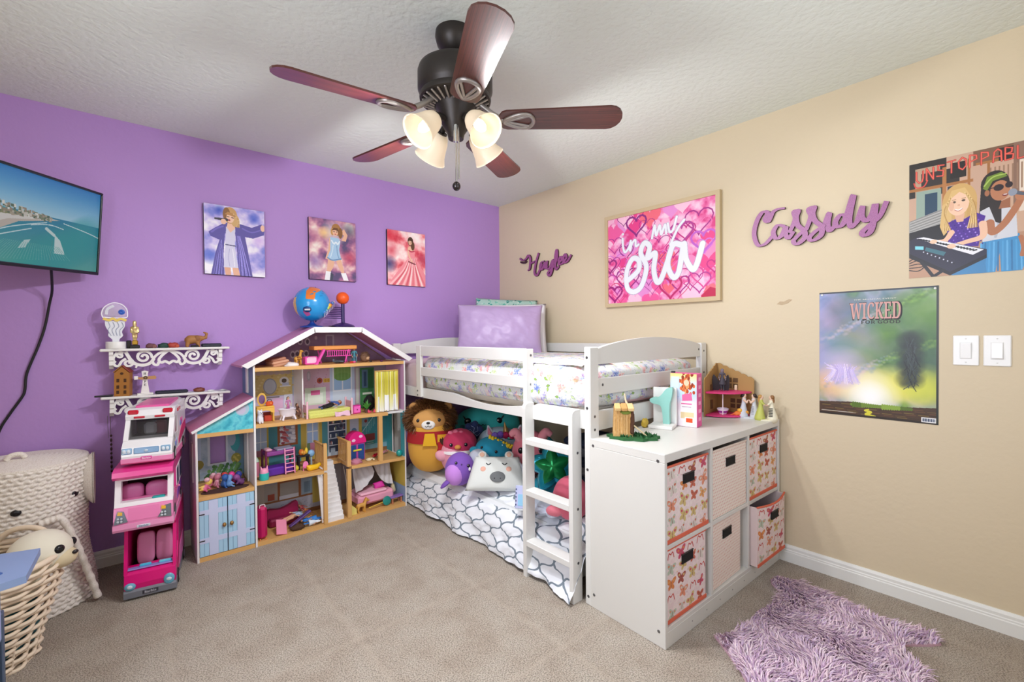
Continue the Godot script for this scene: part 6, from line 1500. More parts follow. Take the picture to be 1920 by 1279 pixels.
	obj("lace_canopy", st, m("cfcacc", 0.85, {"bump": nz(0.3, 128), "bs": 0.1, "tri": 20.0}), bed)
	o = thing("toy_cushion", "magenta heart cushion on the pink canopy bed", "cushion", V(1.4, G + 0.12, -3.1))
	st = S()
	pillow(st, 0.075, 0.05, 0.03, T(V(0, 0.02, 0), -20, -30, 14), 10, 0.002)
	obj("cushion", st, m("d8309c", 0.6), o)
	o = thing("toy_horse", "golden toy pony standing by the canopy bed", "toy animal", V(1.243, G, -3.035), 0)
	var gh := lin("d8a04a")
	st = S()
	sdf(st, [[V(-0.02, 0.05, 0), V(0.018, 0.05, 0), 0.014, 0.014, gh], [V(0.02, 0.055, 0), V(0.032, 0.078, 0), 0.011, 0.009, gh], [V(0.034, 0.082, 0), V(0.05, 0.072, 0), 0.01, 0.007, gh], [V(-0.032, 0.054, 0), V(-0.04, 0.03, 0), 0.006, 0.003, lin("b87a2c")], [V(-0.022, 0.044, 0.008), V(-0.026, 0.026, 0.008), 0.009, 0.006, gh], [V(-0.026, 0.026, 0.008), V(-0.022, 0.003, 0.008), 0.006, 0.006, gh], [V(-0.022, 0.044, -0.008), V(-0.026, 0.026, -0.008), 0.009, 0.006, gh], [V(-0.026, 0.026, -0.008), V(-0.022, 0.003, -0.008), 0.006, 0.006, gh], [V(0.018, 0.044, 0.008), V(0.02, 0.003, 0.008), 0.008, 0.006, gh], [V(0.018, 0.044, -0.008), V(0.016, 0.003, -0.008), 0.008, 0.006, gh], [V(0.034, 0.09, 0.005), V(0.033, 0.1, 0.006), 0.004, 0.002, gh], [V(0.034, 0.09, -0.005), V(0.033, 0.1, -0.006), 0.004, 0.002, gh]], 0.0036, 0.005)
	obj("body", st, VC, o); rod("mane", [V(0.034, 0.094, 0), V(0.024, 0.082, 0), V(0.014, 0.062, 0)], 0.006, m("b87a2c", 0.7), o); ball("eye", V(0.04, 0.083, 0.0085), V(0.002, 0.002, 0.002), m("201814"), o)
	o = thing("toy_wand", "teal headed yellow toy fan lying before the canopy bed", "toy", V(1.42, G, -3.04), 6)
	rod("handle", [V(-0.13, 0.02, 0), V(-0.02, 0.03, 0)], 0.004, m("d8b040"), o); turned("fan_head", [[0, 0], [0.03, 0.002], [0.032, 0.008], [0.02, 0.014], [0, 0.012]], m("1f8a80", 0.45), o, T(V(0.008, 0.034, 0), 0, 80))
	o = thing("toy_bench", "small purple toy bench at the dollhouse right corner", "toy furniture", V(1.505, G, -3.05), 4)
	box("bench_top", V(0, 0.046, 0), V(0.1, 0.01, 0.05), m("8a6ab0", 0.5), o, 0.003)
	for x in [-0.035, 0.035]:
		for zz in [-0.016, 0.016]: box("bench_leg", V(x, 0.02, zz), V(0.01, 0.041, 0.01), m("c07a5a", 0.5), o, 0.002)
	o = thing("toy_triangle", "pale yellow toy wedge beside the wooden post", "toy", V(1.187, G, -3.04))
	cut("wedge", P2([-0.018, 0, 0.02, 0, 0.018, 0.036, -0.016, 0.07]), 0.014, m("e8d878", 0.5), o)
	o = thing("toy_guitar", "cream toy bag hanging against the dollhouse right wall", "toy", V(1.52, G + 0.05, -3.12))
	st = S()
	sdf(st, [[V(0, 0.02, 0), V(-0.004, 0.05, 0), 0.018, 0.015, lin("d0c49c")], [V(-0.004, 0.06, 0), V(-0.014, 0.12, 0), 0.008, 0.005, lin("b0a47c")]], 0.005, 0.01)
	obj("bag", st, VC, o)
	rod("string_light", smooth([V(1.168, 0.33, -3.16), V(1.19, 0.22, -3.17), V(1.185, 0.12, -3.15)]), 0.002, m("d8d0c4"), null, 5)
	tag(get_child(-1), "pale cord hanging beside the toy canopy bed", "cord")
	o = thing("toy_gem", "teal diamond ornament hanging beside the toy canopy", "ornament", V(1.04, 0.29, -3.17))
	ball("gem", V(0, 0, 0), V(0.022, 0.026, 0.008), m("2f9a84", 0.3), o, Basis(), 1.6)
	# ---- annex: a heap of small dolls
	var hs := [["f0c860", "d8608c", 0.345], ["d88a98", "c86a80", 0.39], ["c8788c", "e8a8b4", 0.42], ["3060a8", "284878", 0.45], ["7aa0d0", "5a88c0", 0.475], ["d84848", "c83a58", 0.495], ["e03a8c", "c82870", 0.515], ["2a3a8c", "24306c", 0.535], ["8a4a8c", "6a3a6c", 0.555], ["a08040", "5a4828", 0.575]]
	var nm := ["yellow haired", "rose", "dusty pink", "navy blue", "light blue", "red", "hot pink", "dark blue", "plum", "olive brown"]
	for k in 10:
		o = thing("toy_figure", "%s little toy figure in the heap above the barn doors" % nm[k], "toy figure", V(hs[k][2] * 0.94 + 0.02, 0.3595, -3.08 - 0.05 * ((k * 3) % 4) / 2.0), 25 * k, "toy figures above the barn doors")
		st = S()
		var ca := lin(hs[k][0])
		var cb := lin(hs[k][1])
		sdf(st, [[V(0, 0.018, 0), V(0.006, 0.034, 0), 0.016, 0.012, cb], [V(0.01, 0.056, 0), V(0.012, 0.06, 0), 0.017, 0.017, ca], [V(-0.006, 0.03, 0.006), V(-0.026, 0.02, 0.014), 0.007, 0.005, ca], [V(0.01, 0.03, -0.006), V(0.03, 0.024, 0.004), 0.007, 0.005, cb], [V(-0.006, 0.012, 0.008), V(-0.02, 0.006, 0.024), 0.007, 0.005, ca], [V(0.008, 0.012, 0.008), V(0.014, 0.006, 0.028), 0.007, 0.005, cb]], 0.005, 0.006, T(V(0, 0.004, 0), 0, -15 + 9 * (k % 5), -20 + 11 * (k % 4)))
		obj("body", st, VC, o)
		if k < 3: ball("tail_tuft", V(0.02, 0.07, 0), V(0.014, 0.012, 0.012), m("e8b4c0", 0.7), o, Basis(), 1.0, 0.3)
	o = thing("toy_rug", "multicoloured round doll rug on the shelf above barn doors", "toy rug", V(0.45, 0.3593, -3.06))
	turned("rug", [[0, 0.003], [0.1, 0.003], [0.1, 0.0]], m("8a6a60", 0.9, {"tex": nz(0.1, 128, ["6a4a4c", "a08a70", "7a6a8a", "b09a88"], 2), "tri": 8.0}), o, Transform3D(Basis.from_scale(V(1.2, 1, 0.5)), Vector3.ZERO))
	# ---- on the roof: globe and planet model
	o = thing("globe", "blue toy globe with orange and green lands on dark blue stand on dollhouse roof", "globe", V(0.965, 1.298, -3.13))
	var gt := Pic.new(256, 128, "1f9ae0")
	for c in [["e87a28", [0.62, 0.12, 0.8, 0.1, 0.9, 0.22, 0.93, 0.4, 0.86, 0.46, 0.82, 0.34, 0.72, 0.3, 0.66, 0.2]], ["4aa060", [0.3, 0.1, 0.45, 0.12, 0.5, 0.2, 0.42, 0.26, 0.36, 0.4, 0.28, 0.3]], ["4aa060", [0.36, 0.5, 0.44, 0.52, 0.42, 0.7, 0.38, 0.8]], ["e8c040", [0.04, 0.3, 0.14, 0.3, 0.16, 0.5, 0.1, 0.66, 0.05, 0.5]], ["c05a9c", [0.94, 0.6, 1, 0.6, 1, 0.72, 0.95, 0.72]]]: gt.poly(c[1], c[0])
	for i in 10: gt.ell(0.5 + 0.04 * i, 0.3 + 0.04 * (i % 4), 0.02, 0.012, "1a86c8")
	st = S()
	ell(st, V(0, 0.155, 0), V(0.112, 0.112, 0.112), 36, 20, Basis.from_euler(V(0.25, 3.7, -0.2)))
	obj("sphere", st, m("ffffff", 0.25, {"tex": gt.tex(), "clear": 0.5}), o)
	var nv := m("1c3f8f", 0.35)
	st = S()
	var mer := []
	for i in 15: mer.append(V(0.0, 0.155, 0) + Basis(Vector3.UP, 0.75) * V(0.118 * cos(-1.2 + 2.4 * i / 14.0), -0.12 * sin(-1.2 + 2.4 * i / 14.0), 0))
	tube(st, mer, 0.006, 8)
	obj("meridian_arm", st, nv, o)
	turned("stand", [[0, 0], [0.075, 0.0], [0.072, 0.008], [0.03, 0.016], [0.014, 0.03], [0.012, 0.046], [0, 0.046]], nv, o)
	ball("info_patch", V(-0.055, 0.115, 0.085), V(0.026, 0.02, 0.012), m("16407a", 0.3), o, Basis.from_euler(V(0.3, -0.6, 0)))
	box("info_label", V(-0.058, 0.112, 0.0985), V(0.034, 0.01, 0.003), m("dfe4ea", 0.4), o, 0.001, T(V(-0.058, 0.112, 0.0985), -34, 16) * T(V(0.058, -0.112, -0.0985)))
	o = thing("planet_model", "orange sun planet model on purple stand with striped arm on dollhouse roof", "planet model", V(1.158, 1.298, -3.1))
	var ind := m("31205c", 0.35)
	turned("stand_base", [[0, 0], [0.072, 0], [0.078, 0.005], [0.07, 0.014], [0.04, 0.026], [0.012, 0.033], [0, 0.033]], ind, o, Transform3D(), 32)
	rod("column", [V(0, 0.03, 0), V(0, 0.16, 0)], 0.012, ind, o, 14)
	ball("sun", V(0, 0.2, 0), V(0.042, 0.042, 0.042), m("ee5a12", 0.4), o, Basis(), 1.0, 0.03)
	for i in 7:
		var y := 0.062 + 0.012 * i
		var L := 0.14 - 0.013 * i
		rod("planet_arm", [V(0, y, 0), V(-L, y, 0.05 * (1 - i / 7.0))], 0.0035, ind, o, 6)
		rod("planet_pin", [V(-L, y, 0.05 * (1 - i / 7.0)), V(-L, y + 0.03, 0.05 * (1 - i / 7.0))], 0.0016, m("d8d8e0", 0.3), o, 5)
		var pr: float = [0.008, 0.009, 0.013, 0.016, 0.009, 0.011, 0.007][i]
		ball("planet", V(-L, y + 0.03 + pr, 0.05 * (1 - i / 7.0)), V(pr, pr, pr), m(["4a90d8", "7ac0c8", "c8dc6a", "e8b040", "c8503c", "5a78b8", "c0a8a4"][i], 0.35), o)
	o = thing("folded_paper", "sheet of white paper lying on the dollhouse roof top", "paper", V(1.07, 1.298, -3.12), 8)
	st = S()
	grid(st, 10, 6, func(u, v): return V(-0.075 + 0.15 * u, 0.002 + 0.008 * sin(PI * u), -0.06 + 0.12 * v), 0, false)
	grid(st, 10, 6, func(u, v): return V(-0.075 + 0.15 * u, 0.0012 + 0.008 * sin(PI * u), -0.06 + 0.12 * v), 0, true)
	obj("sheet", st, m("d4cec8", 0.7), o)

# ---------------------------------------------------------------- loft bed
func bb(called: String, a: Vector3, b: Vector3, mt: Material, o: Node3D, bev := 0.003) -> MeshInstance3D:
	# a board between two room corners
	return box(called, (a + b) / 2 - BASE, (b - a).abs(), mt, o, bev)
var BASE := Vector3.ZERO

func bolt(o: Node3D, p: Vector3, dir: Vector3):
	var st := S()
	var y := dir.normalized()
	var x := (V(0, 1, 0) if absf(y.y) < 0.9 else V(1, 0, 0)).cross(y).normalized()
	lathe(st, [[0, 0.0005], [0.0055, 0.0005], [0.0065, 0.001], [0.0065, 0]].map(func(v): return [v[0], v[1]]), 12, Transform3D(Basis(x, y, x.cross(y)), p - BASE))
	obj("bolt", st, m("6e6e70", 0.35, {"metal": 0.8}), o)

func bed():
	var w := m("dfdeda", 0.42)
	BASE = V(2.15, 0, -2.3)
	var o := thing("loft_bed", "low white wooden loft bed with guard rail and ladder in the corner", "bed", BASE)
	var zf := Transform3D(Basis(V(0, 0, 1), V(0, 1, 0), V(-1, 0, 0)), Vector3.ZERO)   # outlines in z and y, thickness towards -x
	for p in [[1.6, 1.664, -1.35, -1.314], [2.64, 2.704, -1.35, -1.314], [1.6, 1.664, -3.285, -3.249], [2.64, 2.704, -3.285, -3.249]]: bb("post", V(p[0], 0, p[2]), V(p[1], 1.178, p[3]), w, o, 0.004)
	# head and foot: arched top rail, middle rail, lower rail
	for k in 2:
		var z: float = [-1.343, -3.278][k]
		var pl := []
		for i in 25:
			var t := i / 24.0
			pl.append(Vector2(1.664 + 0.976 * t - BASE.x, 1.168 + 0.05 * sin(PI * t) ** 0.8))
		pl.append(Vector2(2.64 - BASE.x, 1.097)); pl.append(Vector2(1.664 - BASE.x, 1.097))
		cut("arched_rail", pl, 0.022, w, o, T(V(0, 0, z - BASE.z)))
		bb("end_rail", V(1.664, 0.952, z), V(2.64, 1.03, z + 0.022), w, o)
		bb("end_rail", V(1.664, 0.79, z), V(2.64, 0.88, z + 0.022), w, o)
	# long rails against the wall
	bb("wall_rail", V(2.672, 1.098, -3.249), V(2.694, 1.168, -1.35), w, o)
	bb("wall_rail", V(2.672, 0.8, -3.249), V(2.694, 0.88, -1.35), w, o)
	# front side rail with the dipped opening
	var sr := [Vector2(-3.249, 0.802), Vector2(-1.35, 0.802), Vector2(-1.35, 0.885), Vector2(-1.66, 0.885)]
	for i in 17:
		var t := i / 16.0
		sr.append(Vector2(-1.70 - 0.75 * t, 0.868 - 0.034 * sin(PI * t) ** 1.2))
	sr.append(Vector2(-3.249, 0.868))
	cut("side_rail", sr.map(func(v): return Vector2(v.x - BASE.z, v.y)), 0.022, w, o, zf.translated(V(1.627 - BASE.x, 0, 0)))
	# guard rail
	bb("guard_post", V(1.583, 0.808, -2.868), V(1.605, 1.168, -2.805), w, o)
	bb("guard_post", V(1.572, 0.80, -1.735), V(1.626, 1.163, -1.708), w, o)
	bb("guard_rail", V(1.585, 1.097, -2.805), V(1.605, 1.166, -1.735), w, o)
	bb("guard_rail", V(1.585, 0.958, -2.805), V(1.605, 1.018, -1.735), w, o)
	# ladder
	for z in [-1.706, -1.39]:
		var lp := []
		for v in [[1.55, 0], [1.612, 0], [1.612, 0.888], [1.575, 0.888], [1.562, 0.884], [1.553, 0.875], [1.55, 0.862]]: lp.append(Vector2(v[0] - BASE.x, v[1]))
		cut("ladder_rail", lp, 0.024, w, o, T(V(0, 0, z - 0.012 - BASE.z)))
	for y in [0.16, 0.42, 0.68]: bb("ladder_rung", V(1.548, y, -1.694), V(1.612, y + 0.03, -1.402), w, o)
	for y in [0.18, 0.43, 0.69]: bolt(o, V(1.585, y, -1.378), V(0, 0, 1))
	for p in [V(1.625, 1.13, -1.7075), V(1.625, 0.98, -1.7075)]: bolt(o, p + V(-0.02, 0, 0), V(0, 0, 1))
	for y in [0.04, 0.62, 0.9, 1.13]: bolt(o, V(1.6, y, -1.332), V(-1, 0, 0))
	for y in [0.8, 0.86]: bolt(o, V(1.632, y, -1.314), V(0, 0, 1))
	for y in [0.82, 0.85]: bolt(o, V(1.583, y, -2.85), V(-1, 0, 0))
	for x in [1.7, 2.62]: bolt(o, V(x, 1.0 if x < 2 else 1.14, -1.321), V(0, 0, 1))
	for y in [1.0, 1.13]: bolt(o, V(2.67, y, -1.314), V(0, 0, 1))
	# slatted platform
	for i in 11: bb("bed_slat", V(1.63, 0.806, -3.22 + 0.175 * i), V(2.67, 0.822, -3.13 + 0.175 * i), m("cfc4b0", 0.7), o, 0.002)
	# upper mattress
	var mt := thing("mattress", "white mattress on the upper level of the loft bed", "mattress", V(2.15, 0.824, -2.3))
	box("mattress_body", V(0, 0.095, 0), V(0.98, 0.17, 1.8), m("e3dccd", 0.8), mt, 0.035)
	box("side_piping", V(0, 0.165, -0.02), V(0.986, 0.008, 1.8), m("d6cfc0", 0.8), mt, 0.003)
	# floral quilt
	var fp := Pic.new(640, 640, "dfe1df")
	var r := RandomNumberGenerator.new(); r.seed = 5
	for k in 560:
		fp.ell(r.randf(), r.randf(), 0.004 + 0.006 * r.randf(), 0.003 + 0.005 * r.randf(), ["d8e2da", "cfd3e6", "e4e4dc", "bcc6d8", "c9d8c0", "9aa4a8"][k % 6], r.randf() * 3)
	for k in 64:
		var x := r.randf()
		var y := r.randf()
		var c: Array = [["7f96d8", "a9bbea", "5f78c4"], ["f2b6ae", "f6cec6", "e89a98"], ["a99bd4", "c9bfe6", "8f84c4"], ["d6e2b4", "e6eed0", "b8cc8c"]][k % 4]
		for i in 26: fp.ell(x + r.randfn() * 0.028, y + r.randfn() * 0.026, 0.011, 0.009, c[i % 3], r.randf() * 3)
		for i in 8: fp.curve([x + r.randfn() * 0.02, y + r.randfn() * 0.02, x + r.randfn() * 0.03, y + r.randfn() * 0.03, x + r.randfn() * 0.03, y + r.randfn() * 0.03], 0.003, c[2], -1, 3)
	for k in 34:
		var x := r.randf()
		var y := r.randf()
		var a := r.randf() * TAU
		var d := Vector2(cos(a), sin(a)) * 0.035
		var n := d.orthogonal() * 0.5
		fp.poly([x - d.x, y - d.y, x + n.x, y + n.y, x + d.x, y + d.y, x - n.x, y - n.y], "5f7a34")
		fp.poly([x - d.x * 0.8, y - d.y * 0.8, x + n.x * 0.75, y + n.y * 0.75, x + d.x * 0.8, y + d.y * 0.8, x - n.x * 0.75, y - n.y * 0.75], ["a9cc5c", "8fb84a", "bcd87a"][k % 3])
	var fm := m("ffffff", 0.85, {"tex": fp.tex(), "tri": 2.3, "rim": 0.2})
	var qn := FastNoiseLite.new(); qn.seed = 6; qn.frequency = 2.6
	var quilt := thing("floral_quilt", "white quilt printed with pastel flowers and green leaves on the loft bed", "quilt", V(2.145, 0.86, -2.12))
	var st := S()
	ell(st, V(0, 0.12, 0), V(0.54, 0.122, 0.77), 72, 40, Basis(), 0.34, 0.2, 0.02, 4)
	var o2 := obj("quilt_cover", st, fm, quilt)
	st = S()
	grid(st, 40, 14, func(u, v):
		var z: float = -0.70 + 1.42 * u
		return V(-0.50 + 0.24 * v, 0.225 + 0.016 * sin(PI * v) + 0.010 * qn.get_noise_2d(z * 2, v * 2), z), 0, true)
	obj("turned_edge", st, m("e6d8d4", 0.85), quilt)
	var pb := thing("pink_sheet", "pale pink sheet hanging over the head end of the loft bed", "sheet", V(2.145, 0.83, -3.04))
	st = S()
	ell(st, V(0, 0.112, 0), V(0.532, 0.118, 0.205), 48, 30, Basis(), 0.3, 0.35, 0.03, 14)
	obj("sheet", st, m("d9c3c6", 0.85), pb)
	pb = thing("pink_sheet", "dusty pink sheet bunched at the foot end below the footboard", "sheet", V(2.1, 0.885, -1.40))
	st = S()
	ell(st, V(0.05, 0.04, 0), V(0.36, 0.05, 0.042), 36, 16, Basis(), 0.7, 0.8, 0.25, 17)
	obj("sheet", st, m("c9a2a2", 0.85), pb)
	# pillows leaning in the corner
	var lil := m("b39ac4", 0.42, {"rim": 0.5, "spec": 0.5})
	var pl := thing("satin_pillow", "shiny lilac satin pillow at the front of the loft bed pillows", "pillow", V(2.205, 1.085, -2.69), -40.5, "pillows on the loft bed")
	st = S()
	pillow(st, 0.66, 0.41, 0.2, T(V(0, 0.185, 0), 0, -14, -1), 48, 0.013, 11, 0.055)
	obj("pillow_case", st, lil, pl)
	pl = thing("white_pillow", "white pillow showing round the edges of the lilac satin one", "pillow", V(2.335, 1.075, -2.815), -40.5, "pillows on the loft bed")
	st = S()
	pillow(st, 0.715, 0.43, 0.11, T(V(0, 0.205, 0), 0, -16, 0), 30, 0.005, 12, 0.03)
	obj("pillow_case", st, m("eceaf2", 0.8), pl)
	pl = thing("teal_pillow", "teal floral pillow farthest back in the corner of the loft bed", "pillow", V(2.40, 1.08, -2.93), -40, "pillows on the loft bed")
	st = S()
	pillow(st, 0.52, 0.46, 0.14, T(V(0.05, 0.235, 0), 0, -14, -3), 26, 0.006, 13, 0.02)
	var tp := Pic.new(256, 256, "a9c9be")
	for k in 160: tp.ell(r.randf(), r.randf(), 0.02 + 0.03 * r.randf(), 0.012 + 0.01 * r.randf(), ["3f9a8c", "7fbfae", "d8e2d8", "2f7f78", "b8d4c8", "5aa898"][k % 6], r.randf() * 3)
	obj("pillow_case", st, m("ffffff", 0.85, {"tex": tp.tex(), "uvs": 1.5}), pl)
	# lower mattress under its lattice spread
	mt = thing("floor_mattress", "thick mattress on the floor under the loft bed", "mattress", V(2.16, 0, -2.35))
	box("mattress_body", V(0.0, 0.12, 0), V(0.98, 0.235, 1.76), m("dfe2e4", 0.8), mt, 0.03)
	var lat := Pic.new(256, 256, "e9ecf2")
	for y in 256:
		for x in 256:
			var a := TAU * (x + y) / 256.0
			var b := TAU * (x - y) / 256.0
			var v := minf(absf(sin(0.5 * a + 0.3 * sin(b))), absf(sin(0.5 * b + 0.3 * sin(a))))
			if v < 0.19: lat.im.set_pixel(x, y, Color("76838f").lerp(Color("e9ecf2"), smoothstep(0.13, 0.19, v)))
	var lm := m("ffffff", 0.8, {"tex": lat.tex(), "uvs": 1.0})
	var sp := thing("lattice_bedspread", "white bedspread with grey lattice lines over the mattress on the floor", "bedspread", V(2.15, 0, -2.3))
	var n1 := FastNoiseLite.new(); n1.seed = 9; n1.frequency = 4.0
	st = S()
	grid(st, 110, 70, func(u, v):
		var z: float = lerpf(-3.27, -1.375, u)
		var edge: float = 0.31 - 0.06 * (1 - u) * (1 - u)
		var s: float = v * 1.36
		var x: float
		var y: float
		var wv := 0.014 * n1.get_noise_2d(z * 1.6, s * 2.0) + 0.007 * n1.get_noise_2d(z * 5, s * 4)
		if s < 1.0:
			x = 2.66 - s * 1.0
			y = edge - 0.03 + 0.03 * smoothstep(0.0, 0.3, 1 - s) - 0.02 * smoothstep(0.86, 1.0, s) + wv * 1.3
			y -= 0.035 * smoothstep(0.75, 1.0, s)
		else:
			var d := (s - 1.0) / 0.36
			var fl: float = 0.016 * sin(z * 13 + 1.5 * sin(z * 5)) * d
			x = 1.66 - 0.085 * d ** 0.6 - fl - 0.055 * d * d * smoothstep(-1.62, -1.45, z) + wv
			y = lerpf(edge - 0.085, 0.012 + 0.03 * maxf(0, sin(z * 6.5)) * 0.3, d) + wv * (1 - d)
		return V(x, y, z) - V(2.15, 0, -2.3), 0, true, Vector2(11, 8))
	obj("spread", st, lm, sp)
	sp = thing("satin_sheet", "crumpled pale blue sheet at the near end of the lower bed", "sheet", V(1.86, 0.285, -1.75))
	st = S()
	ell(st, V(0, 0.01, 0), V(0.2, 0.035, 0.17), 36, 18, Basis(), 0.9, 0.8, 0.35, 23)
	obj("sheet", st, m("c9d2e2", 0.5, {"rim": 0.3}), sp)
	var fold := thing("folded_blankets", "navy and grey folded blankets stacked at the back of lower bed", "blankets", V(2.35, 0.29, -1.85))
	for k in 5: box("fold", V(0.01 * (k % 2), 0.028 + 0.056 * k, 0.0), V(0.42 - 0.02 * k, 0.052, 0.36), m(["33415f", "8f929c", "28344f", "6f7480", "24304c"][k], 0.9), fold, 0.02)

# ---------------------------------------------------------------- plush toys on the lower bed (each faces the room)
func eye(o: Node3D, p: Vector3, r: float, shine := true):
	ball("eye", p, V(r, r * 1.05, r * 0.5), m("17131a", 0.2), o)
	if shine: ball("eye_shine", p + V(-r * 0.3, r * 0.35, r * 0.42), V(r, r, r) * 0.25, m("f6f6f6", 0.3), o)

func fur(st: SurfaceTool, n: int, f: Callable, len: float, wd: float, c0: Color, c1: Color):
	# f(i) -> [root, direction]
	st.set_smooth_group(-1)
	for i in n:
		var a: Array = f.call(i)
		var d: Vector3 = a[1]
		var s := d.cross(V(rng.randf() - 0.5, rng.randf() - 0.5, rng.randf() - 0.5)).normalized() * wd
		var L := len * rng.randf_range(0.7, 1.2)
		var mid: Vector3 = a[0] + d * L * 0.55
		var tip: Vector3 = a[0] + d * L + V(0, -L * 0.25, 0)
		st.set_color(c0.lerp(c1, rng.randf()))
		vt(st, a[0] + s); vt(st, a[0] - s); vt(st, mid - s * 0.7)
		vt(st, a[0] + s); vt(st, mid - s * 0.7); vt(st, mid + s * 0.7)
		vt(st, mid + s * 0.7); vt(st, mid - s * 0.7); vt(st, tip)

func plush_toys():
	var g := "plush toys under the loft bed"
	var vel := func(c): return m(c, 0.85, {"rim": 0.6})
	# lion
	var o := thing("plush_lion", "big plush lion with brown mane and red and yellow vest, nearest the dollhouse", "plush toy", V(1.70, 0.27, -2.87), -34, g)
	var st := S()
	ell(st, V(0, 0.2, 0), V(0.165, 0.215, 0.125), 32, 22, Basis(), 0.8, 0.9)
	obj("body", st, vel.call("d9a03c"), o)
	ball("head", V(0, 0.36, 0.01), V(0.13, 0.125, 0.1), vel.call("c9934f"), o)
	ball("face", V(-0.01, 0.362, 0.06), V(0.125, 0.078, 0.062), vel.call("d39c58"), o)
	st = S()
	fur(st, 8000, func(i):
		var t := rng.randf() * TAU
		var k := rng.randf()
		var rr := lerpf(0.86, 1.28, k)
		var c := V(-0.008 + cos(t) * rr * 0.128, 0.368 + sin(t) * rr * 0.092, 0.095 - 0.12 * k - 0.03 * rng.randf())
		return [c, V(cos(t) * 0.9, sin(t) * 0.8, 0.75 - 0.9 * k).normalized()], 0.046, 0.0026, lin("4a2c16"), lin("8a5a30"))
	obj("mane", st, VC, o)
	ball("muzzle", V(-0.012, 0.342, 0.115), V(0.048, 0.034, 0.016), vel.call("f2f0ec"), o)
	ball("nose", V(-0.012, 0.357, 0.131), V(0.013, 0.009, 0.006), m("1c1614", 0.3), o)
	rod("mouth", smooth([V(-0.035, 0.338, 0.128), V(-0.024, 0.33, 0.132), V(-0.012, 0.339, 0.134), V(0.0, 0.33, 0.132), V(0.011, 0.338, 0.128)]), 0.0018, m("1c1614"), o, 6)
	for s in [-1, 1]: eye(o, V(-0.01 + s * 0.072, 0.372, 0.107), 0.013, false)
	for s in [-1, 1]: ball("ear", V(s * 0.12, 0.45, 0.0), V(0.035, 0.035, 0.02), vel.call("b8844a"), o)
	st = S()
	grid(st, 30, 6, func(u, v):
		var a: float = lerpf(-1.5, 1.5, u)
		var y: float = 0.21 + 0.085 * v
		return V(sin(a) * 0.174 * (1 - 0.06 * v), y, cos(a) * 0.138 * (1 - 0.06 * v) + 0.0), 0, true)
	obj("red_vest", st, m("a81c24", 0.85), o)
	cut("yellow_shirt", P2([-0.05, 0.2, 0.045, 0.2, 0.03, 0.285, -0.035, 0.285]), 0.006, m("e6b01c", 0.8), o, T(V(0, 0, 0.139)))
	cut("crest_patch", P2([0.0, 0.0, 0.075, 0.0, 0.08, 0.055, 0.0, 0.06]), 0.006, m("e0a828", 0.8), o, T(V(0.05, 0.215, 0.134), 24))
	cut("crest_pocket", P2([0.005, -0.05, 0.07, -0.045, 0.075, 0.012, 0.0, 0.01]), 0.007, m("b01e26", 0.8), o, T(V(0.05, 0.215, 0.134), 24))
	cut("crest_emblem", P2([0.02, 0.0, 0.036, -0.014, 0.052, 0.0, 0.06, 0.024, 0.05, 0.036, 0.042, 0.026, 0.036, 0.04, 0.03, 0.026, 0.02, 0.034, 0.014, 0.02]), 0.009, m("3a2412", 0.8), o, T(V(0.05, 0.215, 0.135), 24))
	for k in 2: rod("vest_ribbon", [V(0.055 + 0.045 * k, 0.175, 0.135 - 0.018 * k), V(0.05 + 0.05 * k, 0.135, 0.135 - 0.018 * k)], 0.006, m("b01e26", 0.8), o)
	# big teal plush behind
	o = thing("plush_octopus", "large turquoise plush with lashed black eyes at the back of pile", "plush toy", V(2.3, 0.28, -2.98), -38, g)
	st = S()
	ell(st, V(0, 0.2, 0), V(0.27, 0.165, 0.15), 34, 22, Basis(), 0.8, 0.85)
	obj("body", st, vel.call("45d2cd"), o)
	for s in [-1, 1]:
		eye(o, V(-0.03 + s * 0.125, 0.265, 0.128), 0.028)
		for i in 3: rod("eyelash", [V(-0.03 + s * 0.125 + s * 0.02, 0.285 + 0.004 * i, 0.128), V(-0.03 + s * (0.155 + 0.004 * i), 0.292 + 0.01 * i, 0.128)], 0.003, m("17131a"), o, 5)
		ball("cheek", V(-0.03 + s * 0.17, 0.225, 0.118), V(0.018, 0.012, 0.006), vel.call("4fa4b4"), o)
	rod("mouth", smooth([V(-0.06, 0.245, 0.149), V(-0.048, 0.236, 0.15), V(-0.034, 0.244, 0.151), V(-0.02, 0.236, 0.15), V(-0.008, 0.245, 0.149)]), 0.0025, m("2a4a50"), o, 6)
	# navy lattice plush
	o = thing("plush_beetle", "small navy plush with pale web lines behind the pink bird", "plush toy", V(2.02, 0.42, -2.79), -36, g)
	ball("body", V(0, 0.085, 0), V(0.066, 0.075, 0.06), vel.call("27345f"), o)
	for i in 6:
		var a := TAU * i / 6 + 0.3
		ball("lobe", V(cos(a) * 0.05, 0.09 + sin(a) * 0.055, 0.02), V(0.028, 0.028, 0.03), vel.call("2c3a68"), o)
		rod("web_line", [V(0, 0.09, 0.062), V(cos(a) * 0.035, 0.09 + sin(a) * 0.038, 0.056), V(cos(a + 0.6) * 0.05, 0.09 + sin(a + 0.6) * 0.055, 0.05)], 0.002, m("aab4d8"), o, 5)
	ball("support", V(0, -0.03, -0.01), V(0.06, 0.1, 0.06), vel.call("27345f"), o)
	# pale unicorn
	o = thing("plush_unicorn", "pale blue sparkly plush unicorn with flower crown behind the teal fish", "plush toy", V(2.13, 0.2, -2.62), -38, g)
	st = S()
	ell(st, V(0, 0.17, 0), V(0.175, 0.18, 0.125), 30, 20, Basis(), 0.85, 0.85)
	obj("body", st, m("bcd6e6", 0.6, {"rim": 0.6}), o)
